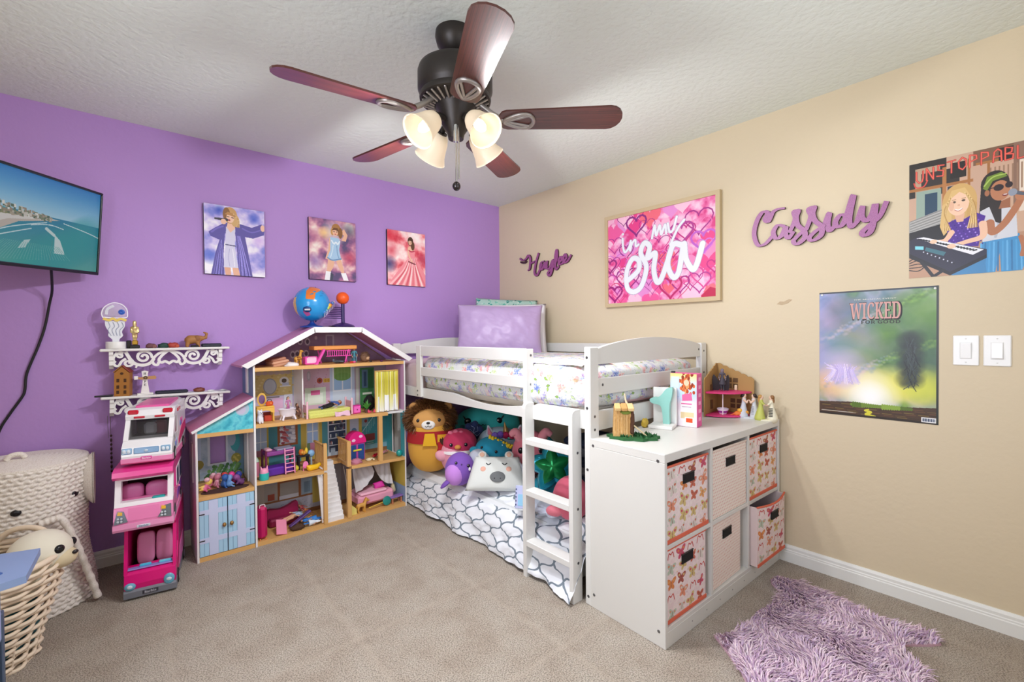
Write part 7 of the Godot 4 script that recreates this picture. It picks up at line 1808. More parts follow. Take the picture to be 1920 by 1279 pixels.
	for s in [-1, 1]:
		rod("ear", [V(s * 0.105 + 0.04, 0.31, 0.05), V(s * 0.12 + 0.04, 0.375, 0.055)], [0.035, 0.006], vel.call("d6dfe8"), o, 12)
		rod("inner_ear", [V(s * 0.105 + 0.04, 0.312, 0.07), V(s * 0.119 + 0.04, 0.362, 0.066)], [0.02, 0.004], vel.call("e58aa0"), o, 10)
	rod("horn", [V(0.05, 0.32, 0.07), V(0.04, 0.40, 0.075)], [0.024, 0.003], m("b8925a", 0.35, {"metal": 0.5}), o, 12)
	for k in 5: ball("flower", V(-0.03 + 0.04 * k, 0.315 - 0.006 * absf(k - 1.0), 0.1), V(0.026, 0.024, 0.02), m(["8a6ad0", "7f5fc8", "c01f54", "d8365c", "f0a0ac"][k], 0.8), o, Basis(), 1.0, 0.35)
	for k in 2: ball("leaf", V(-0.06 + 0.14 * k, 0.29, 0.1), V(0.035, 0.014, 0.012), m("4fc0b8", 0.8), o)
	# pink bird
	o = thing("plush_bird", "plush pink bird with dark pink head and orange beak beside lion", "plush toy", V(1.79, 0.27, -2.655), -36, g)
	ball("body", V(0, 0.125, 0), V(0.125, 0.14, 0.1), vel.call("e59aae"), o)
	ball("head", V(0.012, 0.212, 0.0), V(0.119, 0.1, 0.097), vel.call("c8345e"), o)
	turned("white_collar", [[0.112, 0.182], [0.123, 0.172], [0.126, 0.16], [0.118, 0.156]], vel.call("f3eef0"), o, Transform3D(Basis.from_scale(V(1, 1, 0.84)), V(0.004, -0.008, 0)), 30)
	ball("beak", V(0.0, 0.205, 0.1), V(0.022, 0.016, 0.02), m("f0a050", 0.7), o)
	for s in [-1, 1]: eye(o, V(0.004 + s * 0.05, 0.218, 0.09), 0.012)
	ball("wing", V(-0.115, 0.135, 0.045), V(0.045, 0.036, 0.03), vel.call("eba6b6"), o, Basis.from_euler(V(0, 0, -0.5)))
	for k in 3: ball("crown_patch", V(-0.05 + 0.035 * k, 0.292 + 0.008 * sin(k * 1.6), 0.04), V(0.02, 0.014, 0.014), vel.call("e0708e"), o)
	# purple whale
	o = thing("plush_whale", "small purple plush whale with lilac belly leaning on the pink bird", "plush toy", V(1.675, 0.262, -2.47), -30, g)
	var tl := Basis.from_euler(V(0, 0, -0.12))
	ball("body", V(0, 0.1, 0), V(0.098, 0.108, 0.085), vel.call("8356b8"), o, tl)
	ball("belly", V(-0.032, 0.082, 0.034), V(0.066, 0.077, 0.06), vel.call("c88ae0"), o, tl)
	ball("fin", V(-0.09, 0.025, 0.04), V(0.05, 0.014, 0.03), vel.call("7a50b0"), o, Basis.from_euler(V(0, 0, 0.7)))
	eye(o, V(-0.028, 0.158, 0.07), 0.009); eye(o, V(0.05, 0.138, 0.075), 0.01); ball("cheek_patch", V(0.058, 0.115, 0.073), V(0.008, 0.012, 0.006), m("f4f0f6"), o); ball("dot_nose", V(0.006, 0.15, 0.08), V(0.005, 0.004, 0.003), m("4a2f6a"), o)
	# teal fish with yellow crest
	o = thing("plush_fish", "teal plush fish with yellow spiky crest and white muzzle", "plush toy", V(1.91, 0.30, -2.41), -40, g)
	tl = Basis.from_euler(V(0, 0, -0.25))
	ball("body", V(0, 0.15, 0), V(0.125, 0.095, 0.09), vel.call("1c93b4"), o, tl)
	ball("muzzle", V(-0.085, 0.115, 0.055), V(0.08, 0.062, 0.06), vel.call("cfd4e2"), o, tl)
	for k in 9: rod("crest_spike", [V(-0.02 + 0.016 * k, 0.235 - 0.007 * k, 0.02 + 0.01 * (k % 2)), V(-0.02 + 0.019 * k, 0.265 - 0.009 * k, 0.025 + 0.012 * (k % 2))], [0.016, 0.007], m("e6c81c", 0.6), o, 8)
	eye(o, V(0.02, 0.165, 0.088), 0.01, false); eye(o, V(-0.075, 0.19, 0.066), 0.009, false)
	for k in 8: ball("sparkle", V(0.01 + 0.013 * k, 0.1 + 0.017 * ((k * 5) % 7), 0.074 - 0.004 * k), V(0.005, 0.005, 0.003), m("9fd8ee", 0.3), o)
	ball("side_fin", V(-0.13, 0.165, 0.03), V(0.03, 0.024, 0.012), vel.call("2aa0bc"), o)
	# flat koala cushion
	o = thing("koala_cushion", "off white koala face cushion with grey nose in front of the pile", "cushion", V(1.74, 0.27, -2.17), -44, g)
	var kx := T(V(0, 0.105, -0.03), 0, -30)
	st = S()
	for s in [1, -1]:
		grid(st, 26, 20, func(u, v):
			var a: float = u * 2 - 1
			var b: float = 1 - v * 2
			var e: float = maxf(0.0, (1 - absf(a) ** 3) * (1 - absf(b) ** 3)) ** 0.5
			return kx * V(a * (0.165 - 0.026 * b), b * 0.105, s * 0.045 * e), 0, s < 0)
	obj("cushion", st, vel.call("d9dcd8"), o)
	var face := func(x, y): return kx * V(x, y, 0.047)
	ball("nose", face.call(0.01, -0.03), V(0.047, 0.033, 0.006), m("6a6d6f", 0.85), o, kx.basis)
	for s in [-1, 1]:
		ball("nostril", face.call(0.01 + s * 0.018, -0.04) + kx.basis * V(0, 0, 0.006), V(0.004, 0.004, 0.002), m("2a2b2d"), o)
		ball("cheek", face.call(-0.002 + s * 0.078, 0.018) - kx.basis * V(0, 0, 0.006), V(0.018, 0.016, 0.005), m("e6b09c", 0.85), o, kx.basis)
		rod("closed_eye", smooth([face.call(s * 0.05 - 0.014, 0.054), face.call(s * 0.05, 0.044), face.call(s * 0.05 + 0.016, 0.054)]).map(func(v): return v - kx.basis * V(0, 0, 0.004)), 0.003, m("2f3436"), o, 6)
		ball("ear", kx * V(s * 0.085 - 0.01, 0.115, 0.0), V(0.028, 0.026, 0.014), vel.call("d9dcd8"), o, kx.basis)
		ball("inner_ear", kx * V(s * 0.085 - 0.01, 0.115, 0.012), V(0.016, 0.015, 0.005), m("d8ab94", 0.85), o, kx.basis)
	# coral axolotl behind the ladder
	o = thing("plush_axolotl", "coral pink plush with round black eyes behind the ladder rail", "plush toy", V(2.06, 0.30, -2.2), -42, g)
	ball("body", V(0, 0.15, 0), V(0.125, 0.15, 0.1), vel.call("e07a8a"), o)
	for s in [-1, 1]:
		eye(o, V(s * 0.062 - 0.002, 0.185, 0.08), 0.02, false)
		rod("frill", smooth([V(s * 0.07, 0.25, 0.03), V(s * 0.1, 0.3, 0.05), V(s * 0.135, 0.28, 0.06)]), [0.03, 0.03, 0.03, 0.03, 0.03, 0.028, 0.028, 0.026, 0.024, 0.022, 0.02, 0.018, 0.014], vel.call("ec96a2"), o, 12)
	rod("smile", smooth([V(-0.02, 0.15, 0.098), V(0, 0.144, 0.1), V(0.02, 0.15, 0.098)]), 0.003, m("5a2430"), o, 6)
	# metallic star cushion
	o = thing("star_cushion", "shiny green star cushion with turquoise border seen through the ladder", "cushion", V(1.86, 0.32, -1.80), -46, g)
	var sx := T(V(0, 0.165, 0), 0, -14, 8)
	for k in 2:
		st = S()
		var pts := []
		for i in 60:
			var a := TAU * i / 60 + PI / 2
			var ph := fmod(i / 60.0 * 5.0 + 0.5, 1.0) - 0.5
			pts.append(Vector2(cos(a), sin(a)) * (0.168 if k == 0 else 0.122) * (1.0 - 0.62 * absf(ph) ** 0.8 * 1.25))
		for s in [1.0, -1.0]:
			st.set_smooth_group(0)
			for j in 6:
				for i in 60:
					var f := func(ii, jj):
						var rr: float = jj / 6.0
						var p: Vector2 = pts[ii % 60] * rr
						return sx * V(p.x, p.y, s * ((0.034 if k == 0 else 0.058) * sqrt(maxf(0.0, 1 - rr * rr)) + (0.0 if k == 0 else 0.004)))
					if s > 0: q(st, f.call(i + 1, j + 1), f.call(i, j + 1), f.call(i, j), f.call(i + 1, j))
					else: q(st, f.call(i, j + 1), f.call(i + 1, j + 1), f.call(i + 1, j), f.call(i, j))
		obj(["star_border", "star_centre"][k], st, m(["1795ad", "0e8a4a"][k], 0.2, {"metal": 0.55}), o)
	ball("support_cushion", V(0, 0.03, -0.08), V(0.13, 0.06, 0.06), m("1795ad", 0.4), o)
	# coral ball plush at the bed edge
	o = thing("plush_ball", "round coral plush partly hidden by the ladder rungs", "plush toy", V(1.79, 0.275, -1.60), -46, g)
	ball("body", V(0, 0.1, 0), V(0.1, 0.115, 0.1), vel.call("d8637a"), o)
	ball("ear_flap", V(-0.085, 0.045, 0.04), V(0.05, 0.03, 0.03), vel.call("e07a8a"), o); eye(o, V(0.03, 0.05, 0.09), 0.007, false)
	# small grey plush beside the axolotl
	o = thing("plush_kitten", "small grey white plush with pink ears next to koala cushion", "plush toy", V(1.92, 0.28, -2.1), -40, g)
	ball("body", V(0, 0.07, 0), V(0.06, 0.075, 0.055), vel.call("b9bccb"), o)
	for s in [-1, 1]: rod("ear", [V(s * 0.035, 0.13, 0.01), V(s * 0.045, 0.165, 0.015)], [0.022, 0.004], vel.call("c9c9d6"), o, 10)
	eye(o, V(-0.02, 0.085, 0.05), 0.006); eye(o, V(0.02, 0.085, 0.05), 0.006)
	# printed card sleeve leaning at the bed edge
	o = thing("picture_card", "pale blue and lilac printed card box leaning on the bedspread edge", "box", V(1.64, 0.288, -1.84), -52)
	box("card", V(0, 0.06, 0), V(0.055, 0.12, 0.02), m("b9bfe4", 0.5), o, 0.003, T(V(0, 0, 0), 0, -14)); box("label_panel", V(0.004, 0.045, 0.0105), V(0.032, 0.06, 0.002), m("8fc4e4", 0.5), o, 0.0, T(V(0, 0, 0), 0, -14))
	for k in 5: box("print_mark", V(-0.023, 0.02 + 0.02 * k, 0.0105), V(0.006, 0.009, 0.002), m("3a4070", 0.5), o, 0.0, T(V(0, 0, 0), 0, -14))

# ---------------------------------------------------------------- cube shelf and its bins
func bin_thing(label: String, at: Vector3, turn: float, w: float, h: float, d: float, face: Material, trim: Material, kind: int, bulge := 0.0):
	# a fabric box open at the top; at is its front bottom centre
	var o := thing("storage_bin", label, "storage bin", at, turn, "fabric bins in the cube shelf")
	var st := S()
	for s in [1.0, -1.0]:
		grid(st, 12, 12, func(u, v):
			var b: float = bulge * sin(PI * u) * (1 - v) * (1 - v)
			return V((u - 0.5) * w, h * (1 - v) - bulge * 0.4 * sin(PI * u) * (1 - v) ** 2, b + (0.0 if s > 0 else -0.005)), 0, s < 0)
	obj("front_panel", st, face, o)
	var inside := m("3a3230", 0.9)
	for s in [-1, 1]: box("side_panel", V(s * (w / 2 - 0.003), h / 2, -d / 2), V(0.005, h - 0.004, d), m("e2ccc8" if kind == 0 else "e6d8cc", 0.8), o, 0.001)
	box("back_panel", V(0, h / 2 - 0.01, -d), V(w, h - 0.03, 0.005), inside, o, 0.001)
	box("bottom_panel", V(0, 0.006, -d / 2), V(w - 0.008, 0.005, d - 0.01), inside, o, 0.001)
	st = S()
	tube(st, range(13).map(func(i): return V((i / 12.0 - 0.5) * w, h - bulge * 0.4 * sin(PI * i / 12.0), bulge * sin(PI * i / 12.0))), 0.005, 8)
	obj("top_binding", st, trim, o)
	if kind == 0: box("bottom_binding", V(0, 0.008, 0.002), V(w, 0.016, 0.004), trim, o, 0.001)
	var hz: float = 0.004 + bulge * 0.7
	var hl := box("handle_slot", V(0, h - 0.068, hz * 0.9), V(0.085, 0.036, 0.004), m("0f0d0d", 0.9), o, 0.001)
	for s in [-1, 1]: box("slot_rim", V(0, h - 0.068 + s * 0.0185, hz), V(0.09, 0.003, 0.006), m("2a2220", 0.5), hl, 0.001)

func paint_butterflies(sd: int) -> Pic:
	var p := Pic.new(384, 384, "ecd9d6")
	p.wash(["efdfdc", "e8d2d2", "f0e2dc", "e4ccd2"], 0.02, sd, 1.2)
	var cs := ["d8854a", "c86a52", "e0a060", "a8564a", "b8c4b0", "d0b878", "e09070", "c8506a", "d8cfc4"]
	var r := RandomNumberGenerator.new(); r.seed = sd
	for j in 5:
		for i in 4:
			var x := 0.12 + 0.25 * i + r.randf_range(-0.03, 0.03) + 0.02 * (j % 2)
			var y := 0.1 + 0.2 * j + r.randf_range(-0.025, 0.025)
			var c: String = cs[r.randi() % 9]
			var s := r.randf_range(1.25, 1.75)
			var a := r.randf_range(-0.5, 0.5)
			if r.randf() < 0.16:
				p.curve([x - 0.05 * s, y + 0.02 * s, x - 0.03 * s, y - 0.03 * s, x, y - 0.015 * s, x + 0.03 * s, y - 0.03 * s, x + 0.05 * s, y + 0.02 * s], 0.016, "c0463e")
				continue
			for k in [-1, 1]:
				var o1 := Vector2(k * 0.033, -0.02).rotated(a) * s
				var o2 := Vector2(k * 0.022, 0.026).rotated(a) * s
				p.ell(x + o1.x, y + o1.y, 0.038 * s, 0.021 * s, c, a - k * 0.62); p.ell(x + o2.x, y + o2.y, 0.027 * s, 0.017 * s, c, a + k * 0.75)
				p.ell(x + o1.x * 1.1, y + o1.y * 1.1, 0.013 * s, 0.01 * s, cs[(cs.find(c) + 2) % 9], a)
			p.line([x - 0.03 * s * sin(-a), y - 0.03 * s, x + 0.03 * s * sin(-a), y + 0.035 * s], 0.008, "7a4438")
	for k in 26: p.ell(r.randf(), r.randf(), 0.012, 0.01, ["b8c8b8", "d8b8b4", "e0b884"][k % 3])
	return p

func cube_shelf():
	var o := thing("cube_shelf", "white six cube shelf unit with fabric bins at the foot of the bed", "shelf unit", V(1.5907, 0, -0.9403), -1.6)
	var w := m("d9d7d1", 0.4)
	var W := 1.112
	var D := 0.39
	box("side_panel", V(0.009, 0.365, -D / 2), V(0.018, 0.73, D), w, o, 0.0015)
	box("side_panel", V(W - 0.009, 0.365, -D / 2), V(0.018, 0.73, D), w, o, 0.0015)
	box("top_panel", V(W / 2, 0.7475, -D / 2), V(W, 0.035, D), w, o, 0.002)
	box("bottom_panel", V(W / 2, 0.07, -D / 2), V(W - 0.036, 0.018, D - 0.002), w, o, 0.001)
	box("plinth", V(W / 2, 0.031, -0.008), V(W - 0.036, 0.061, 0.016), w, o, 0.001)
	box("back_panel", V(W / 2, 0.39, -D + 0.004), V(W - 0.036, 0.66, 0.006), m("d8d4cf", 0.6), o, 0)
	for k in 2: box("divider", V(0.018 + 0.3647 * (k + 1) - 0.009, 0.404, -D / 2), V(0.018, 0.652, D - 0.004), w, o, 0.001)
	for k in 3: box("middle_shelf", V(0.018 + 0.3647 * k + 0.1733, 0.393, -D / 2), V(0.3467, 0.018, D - 0.006), w, o, 0.001)
	for p in [[0.03, 0.735], [0.36, 0.735], [0.03, 0.06], [0.36, 0.06]]:
		var st := S()
		lathe(st, [[0, 0.0012], [0.006, 0.0012], [0.007, 0]], 12, Transform3D(Basis(V(0, 0, 1), V(-1, 0, 0), V(0, -1, 0)), V(0, p[1], -p[0])))
		obj("bolt", st, m("7a7a7c", 0.35, {"metal": 0.8}), o)
	for k in 7: turned("plinth_screw", [[0, 0], [0.003, 0.001], [0.003, 0]], m("8a8a8a", 0.4), o, T(V(0.2 + 0.12 * k, 0.035, 0.0), 0, 90), 8)
	# bins
	var dots := Pic.new(320, 320, "f0e4d8")
	for j in 22:
		for i in 22:
			var x := (i + 0.5 + 0.5 * (j % 2)) / 22.0
			var y := (j + 0.5) / 22.0
			dots.poly([x, y - 0.015, x + 0.009, y, x, y + 0.015, x - 0.009, y], "d8958a")
	var dm := m("ffffff", 0.8, {"tex": dots.tex()})
	var coral := m("d8684c", 0.75)
	var cream := m("e6d2c4", 0.75)
	var bf := [m("ffffff", 0.8, {"tex": paint_butterflies(3).tex()}), m("ffffff", 0.8, {"tex": paint_butterflies(8).tex()})]
	var rows := [[0.4035, 0.305], [0.081, 0.297]]
	var lab := [["upper left butterfly print fabric bin in the cube shelf", "upper middle pink dotted fabric bin in the cube shelf", "upper butterfly print fabric bin nearest the beige wall"], ["lower left butterfly print fabric bin in the cube shelf", "lower middle pink dotted fabric bin pushed in askew", "lower butterfly print fabric bin sticking out with gaping top"]]
	for j in 2:
		for k in 3:
			var x := 0.018 + 0.3647 * k + 0.1733
			var at := V(x, rows[j][0], -0.008)
			var wd := 0.335
			var tn := 0.0
			var bg := 0.0
			if k == 0 and j == 1: at.x -= 0.012; wd = 0.31; at.z = -0.012
			if k == 1 and j == 1: at.x -= 0.02; wd = 0.3; at.z = -0.016; tn = 1.5
			if k == 2 and j == 1: at.z = 0.03; at.x += 0.004; bg = 0.02
			if k == 0 and j == 0: at.x -= 0.006; wd = 0.325
			bin_thing(lab[j][k], o.transform * at, -1.6 + tn, wd, rows[j][1], 0.33, dm if k == 1 else bf[(j + k) % 2], cream if k == 1 else coral, 1 if k == 1 else 0, bg)

func shelf_top_things():
	var y := 0.7655
	var o: Node3D
	var st: SurfaceTool
	# wooden fairy house on a leaf mat
	o = thing("fairy_house", "small log fairy house on a green leaf mat, at shelf end by ladder", "ornament", V(1.735, y, -1.205), -55)
	st = S()
	var leaf := []
	for i in 36:
		var a := TAU * i / 36
		leaf.append(Vector2(cos(a) * 0.11, sin(a) * 0.068) * (1.0 + 0.09 * sin(a * 9)))
	prism(st, leaf, 0.012, Transform3D(Basis(V(1, 0, 0), V(0, 0, -1), V(0, 1, 0)), V(0.02, 0, 0)))
	for i in 90:
		var a := rng.randf() * TAU
		var r := sqrt(rng.randf())
		var c := V(0.02 + cos(a) * 0.1 * r, 0.012, sin(a) * 0.06 * r)
		var d := V(rng.randf() - 0.5, 0.5, rng.randf() - 0.5).normalized() * 0.016
		cf(st, [c + V(0.006, 0, 0), c + d, c - V(0.006, 0, 0)], c - V(0, 1, 0.4))
	obj("leaf_mat", st, m("1f5a2a", 0.7), o)
	var log_ := Pic.new(128, 128, "c89a5c")
	for i in 40: log_.curve([i / 40.0, 0, i / 40.0 + 0.03 * sin(i * 2.0), 0.5, i / 40.0, 1], 0.012, ["b4803f", "d8b078", "a06f34", "e0c08c"][i % 4])
	var lm := m("ffffff", 0.75, {"tex": log_.tex(), "uvs": 8.0})
	cut("log_wall", P2([-0.05, 0.01, 0.036, 0.01, 0.034, 0.12, 0.03, 0.138, -0.044, 0.142]), 0.05, lm, o, T(V(-0.022, 0, -0.02), 6))
	for k in 3: box("roof_shingle", V(-0.05 + 0.028 * k, 0.147, 0.0), V(0.027, 0.018, 0.062), m(["d8b478", "c89a5c", "dfc08a"][k], 0.75), o, 0.004, T(V(0, 0, 0), 6, 12))
	rod("twig", [V(-0.005, 0.15, 0), V(-0.012, 0.172, 0.0), V(-0.016, 0.2, 0.004)], [0.006, 0.004, 0.003], m("e6d4b4", 0.7), o)
	ball("bark_edge", V(0.016, 0.075, 0.005), V(0.01, 0.06, 0.03), m("5a3a28", 0.9), o, Basis(), 0.7, 0.4); ball("moss", V(-0.012, 0.122, 0.034), V(0.022, 0.01, 0.01), m("7a8a3a", 0.9), o, Basis(), 1.0, 0.4)
	box("tiny_ladder", V(0.05, 0.04, 0.025), V(0.006, 0.07, 0.01), m("d8c49a", 0.7), o, 0.002, T(V(0.05, 0.04, 0.025), 0, 0, 50) * T(V(-0.05, -0.04, -0.025)))
	# bookend with a mint tail
	o = thing("tail_bookend", "white bookend with a mint green whale tail on shelf top", "bookend", V(2.085, y, -1.235), -72)
	var wm := m("ebe8e4", 0.5)
	box("base_plate", V(0, 0.008, 0.035), V(0.115, 0.016, 0.105), wm, o, 0.002); box("upright", V(0.0, 0.1, -0.026), V(0.115, 0.19, 0.016), wm, o, 0.002)
	var mint := m("8fc9be", 0.5)
	st = S()
	prism(st, smooth(P2([0.004, 0.0, 0.0, 0.06, -0.012, 0.092, -0.05, 0.1, -0.062, 0.118, -0.045, 0.13, -0.02, 0.132, 0.0, 0.15, 0.02, 0.176, 0.046, 0.184, 0.05, 0.165, 0.044, 0.13, 0.036, 0.1, 0.034, 0.05, 0.036, 0.0]), 4), 0.034, T(V(-0.004, 0.016, -0.012)), true)
	obj("whale_tail", st, mint, o)
	# tall doll box with a pink side
	o = thing("pink_toy_box", "tall white fronted toy box with hot pink side on shelf top", "toy box", V(2.15, y, -1.165), -82)
	var bp := Pic.new(192, 360, "f2e4ec")
	bp.vgrad(["e8d27a", "cfe0f2", "bcd4f0", "f2dce8", "f6eef2", "f4e8ee"], 0, 1)
	for i in 60: bp.ell(0.62 + 0.2 * rng.randfn() * 0.6, 0.2 + 0.1 * rng.randfn(), 0.05, 0.035, ["b8481c", "d86a30", "8f3014", "e89a60"][i % 4])
	bp.ell(0.62, 0.17, 0.1, 0.06, "f0c8a8"); bp.poly([0.45, 0.4, 0.8, 0.36, 0.84, 0.5, 0.46, 0.52], "e86a9c"); bp.rect(0.4, 0.53, 0.5, 0.2, "f8f0f2"); bp.rect(0.42, 0.56, 0.4, 0.02, "e05a98"); bp.rect(0.45, 0.62, 0.34, 0.015, "b8a0b0"); bp.rect(0.4, 0.73, 0.5, 0.12, "e8cfa0"); bp.rect(0.56, 0.82, 0.32, 0.12, "f6f0ec"); bp.rect(0.6, 0.84, 0.24, 0.08, "f0501e")
	var pk := m("e8509c", 0.4)
	box("carton", V(0, 0.134, -0.035), V(0.135, 0.268, 0.07), pk, o, 0.002)
	st = S()
	q(st, V(-0.0665, 0.267, 0.0008), V(0.0665, 0.267, 0.0008), V(0.0665, 0.001, 0.0008), V(-0.0665, 0.001, 0.0008))
	obj("front_print", st, m("ffffff", 0.35, {"tex": bp.tex()}), o)
	box("clear_window", V(-0.04, 0.2, 0.002), V(0.04, 0.1, 0.003), m("cfdff0", 0.15), o, 0.001); box("hang_tab", V(-0.055, 0.272, -0.01), V(0.02, 0.012, 0.01), m("241f24", 0.5), o, 0.002)
	for k in 6: box("side_print", V(0.0682, 0.04 + 0.04 * k, -0.035), V(0.001, 0.018, 0.03), m("f6a8cc", 0.4), o, 0)
	o = thing("yellow_bag", "small crumpled yellow packet behind the bookend base", "packet", V(1.99, y, -1.285), 10)
	ball("packet", V(0, 0.022, 0), V(0.022, 0.022, 0.014), m("c8a83a", 0.5), o, Basis(), 0.8, 0.4)
	# open corner dollhouse of brown board
	var cb := m("a9844f", 0.75)
	o = thing("corner_dollhouse", "brown board corner dollhouse with scalloped roof and two pink floors on shelf top", "dollhouse", V(2.676, y, -1.235), 0)
	var wall := func(L: float) -> Array:
		var p := [Vector2(0, 0), Vector2(L, 0), Vector2(L, 0.2)]
		for i in 37:
			var t := i / 36.0
			p.append(Vector2(lerpf(L, 0, t), lerpf(0.208, 0.292, t) + 0.007 * absf(sin(t * PI * 6))))
		return p
	var hole := func(pp: Array, x0, x1, y0, y1): return pp
	cut("right_wall", wall.call(0.205), 0.006, cb, o, Transform3D(Basis(V(0, 0, 1), V(0, 1, 0), V(-1, 0, 0)), V(0.006, 0, 0)))
	cut("left_wall", wall.call(0.2), 0.006, cb, o, Transform3D(Basis(V(-1, 0, 0.1).normalized(), V(0, 1, 0), V(0.1, 0, 1).normalized()), V(0, 0, -0.006)))
	for x in [0.07, 0.105]:
		for yy in [0.165, 0.198]: box("window", V(-0.001, yy, x), V(0.003, 0.026, 0.026), m("5f4426", 0.8), o, 0)
	for yy in [0.03, 0.06]:
		for x in [0.09, 0.125]: box("window", V(-0.001, yy + 0.02, x), V(0.003, 0.024, 0.026), m("5a3a22", 0.8), o, 0)
	for yy in [0.06, 0.15]: box("window", V(-0.1, yy, 0.014), V(0.03, 0.05, 0.003), m("6a4c2a", 0.8), o, 0, T(V(-0.1, yy, 0.014), 5.7) * T(V(0.1, -yy, -0.014)))
	var fl := []
	for i in 15:
		var a := PI * 0.5 * i / 14
		fl.append(Vector2(-0.185 * cos(a), -0.185 * sin(a)))
	fl.append(Vector2(0, 0))
	for yy in [0.004, 0.132]: cut("pink_floor", fl, 0.009, m("d83a78", 0.45), o, Transform3D(Basis(V(1, 0, 0), V(0, 0, -1), V(0, 1, 0)), V(-0.002, yy, 0.008)))
	rod("floor_pole", [V(-0.13, 0.013, 0.09), V(-0.13, 0.132, 0.09)], 0.003, m("e8d8e0", 0.4), o)
	o = thing("toy_trough", "small white and purple toy tub on the lower pink floor", "toy", V(2.58, y + 0.013, -1.16), 20)
	turned("tub", [[0, 0], [0.02, 0], [0.034, 0.026], [0.034, 0.03], [0.028, 0.03], [0.018, 0.008], [0, 0.008]], m("e6dcea", 0.4), o, Transform3D(Basis.from_scale(V(1.2, 1, 0.9)), Vector3.ZERO), 20); turned("purple_band", [[0.0245, 0.008], [0.031, 0.02], [0.028, 0.02], [0.022, 0.008]], m("a03ab0", 0.4), o, Transform3D(Basis.from_scale(V(1.2, 1, 0.9)), Vector3.ZERO), 20)
	doll("toy_figure", "small dark armoured toy figure on the upper pink floor", "toy figure", V(2.585, y + 0.1415, -1.165), V(0, -60, 0), 0.125, "8a7a86", "4a4450", "3a4a52", "6a6478", "3f3a46")
	o = thing("toy_figure_wings", "grey winged backdrop ornament behind the armoured toy figure", "ornament", V(2.61, y + 0.1415, -1.185), -60)
	for s in [-1, 1]: cut("wing", smooth(P2([0.004, 0.03, s * 0.035, 0.09, s * 0.045, 0.06, s * 0.04, 0.0, s * 0.01, 0.0]), 3), 0.004, m("2f2a30", 0.6), o)
	o = thing("toy_lizard", "small orange and red toy animal at the front of pink floor", "toy animal", V(2.6, y, -1.07), -60)
	st = S()
	sdf(st, [[V(-0.02, 0.022, 0), V(0.015, 0.024, 0), 0.014, 0.013, lin("d8742c")], [V(0.022, 0.032, 0), V(0.032, 0.03, 0), 0.013, 0.009, lin("e09a3c")], [V(-0.016, 0.016, 0.008), V(-0.02, 0.004, 0.012), 0.006, 0.005, lin("b82a20")], [V(-0.016, 0.016, -0.008), V(-0.02, 0.004, -0.012), 0.006, 0.005, lin("b82a20")], [V(0.012, 0.016, 0.008), V(0.014, 0.004, 0.012), 0.006, 0.005, lin("b82a20")], [V(0.012, 0.016, -0.008), V(0.014, 0.004, -0.012), 0.006, 0.005, lin("b82a20")], [V(-0.03, 0.02, 0), V(-0.055, 0.012, 0.005), 0.007, 0.003, lin("c8501e")]], 0.0035, 0.005)
	obj("body", st, VC, o); ball("wing", V(-0.004, 0.04, 0), V(0.014, 0.012, 0.016), m("e0a840"), o)
	o = thing("tiny_candle", "tiny cream block on the window ledge of corner dollhouse", "ornament", V(2.667, y + 0.1415, -1.125), 0)
	box("block", V(0, 0.015, 0), V(0.012, 0.03, 0.014), m("ecd8b8", 0.5), o, 0.003)
	# two pairs of embracing figurines
	for k in 2:
		var c: Array = [["c4c6ce", "d0d2d8", "2a1a16", "33211a"], ["b8bc5a", "e6dfc4", "b88a48", "8a6034"]][k]
		o = thing("sister_figurine", ["figurine of two dark haired women in pale grey gowns holding hands", "figurine of two women in yellow green and cream gowns"][k], "figurine", [V(2.62, y, -1.035), V(2.615, y, -0.945)][k], -72, "figurines of paired women")
		for s in 2:
			var x := -0.024 + 0.048 * s
			var f := 1.0 if s == 0 else -1.0
			var sk := lin("e2bda4")
			var dr := lin(c[s])
			st = S()
			sdf(st, [[V(x, 0.118, 0), V(x + f * 0.002, 0.123, 0), 0.0105, 0.01, sk], [V(x, 0.104, 0), V(x, 0.112, 0), 0.0045, 0.0045, sk], [V(x - f * 0.002, 0.078, 0), V(x, 0.1, 0), 0.01, 0.0115, dr], [V(x - f * 0.002, 0.074, 0), V(x - f * 0.006, 0.012, 0), 0.011, 0.0265, dr], [V(x, 0.1, 0.01), V(x + f * 0.014, 0.086, 0.012), 0.0052, 0.0045, dr if k == 1 else sk], [V(x + f * 0.014, 0.086, 0.012), V(x + f * 0.021, 0.1 if k == 0 else 0.08, 0.01), 0.0045, 0.0038, sk], [V(x, 0.1, -0.01), V(x + f * 0.016, 0.084, -0.008), 0.0052, 0.0045, dr]], 0.0036, 0.005)
			obj("figure", st, VC, o)
			ball("hair", V(x - f * 0.004, 0.124, 0), V(0.0115, 0.0125, 0.012), m(c[2 + s], 0.5), o)
			if k == 0: ball("hair_bun", V(x - f * 0.013, 0.118, 0), V(0.006, 0.006, 0.006), m(c[2 + s], 0.5), o)
			else: ball("long_hair", V(x - f * 0.008, 0.108, -0.002), V(0.008, 0.018, 0.01), m(c[2 + s], 0.5), o)
		for i in 6: box("gown_print", V((0.018 if k == 0 else 0.021), 0.026 + 0.008 * i, 0.0235 - 0.0016 * i), V(0.02 if k == 1 else 0.016, 0.004 if k == 1 else 0.0015, 0.004), m("3a3830" if k == 1 else "8f939c", 0.6), o, 0.0005)
		turned("figurine_base", [[0, 0], [0.03, 0], [0.03, 0.006], [0, 0.008]], m(c[1], 0.6), o, Transform3D(Basis.from_scale(V(1.7, 1, 0.9)), Vector3.ZERO), 24)

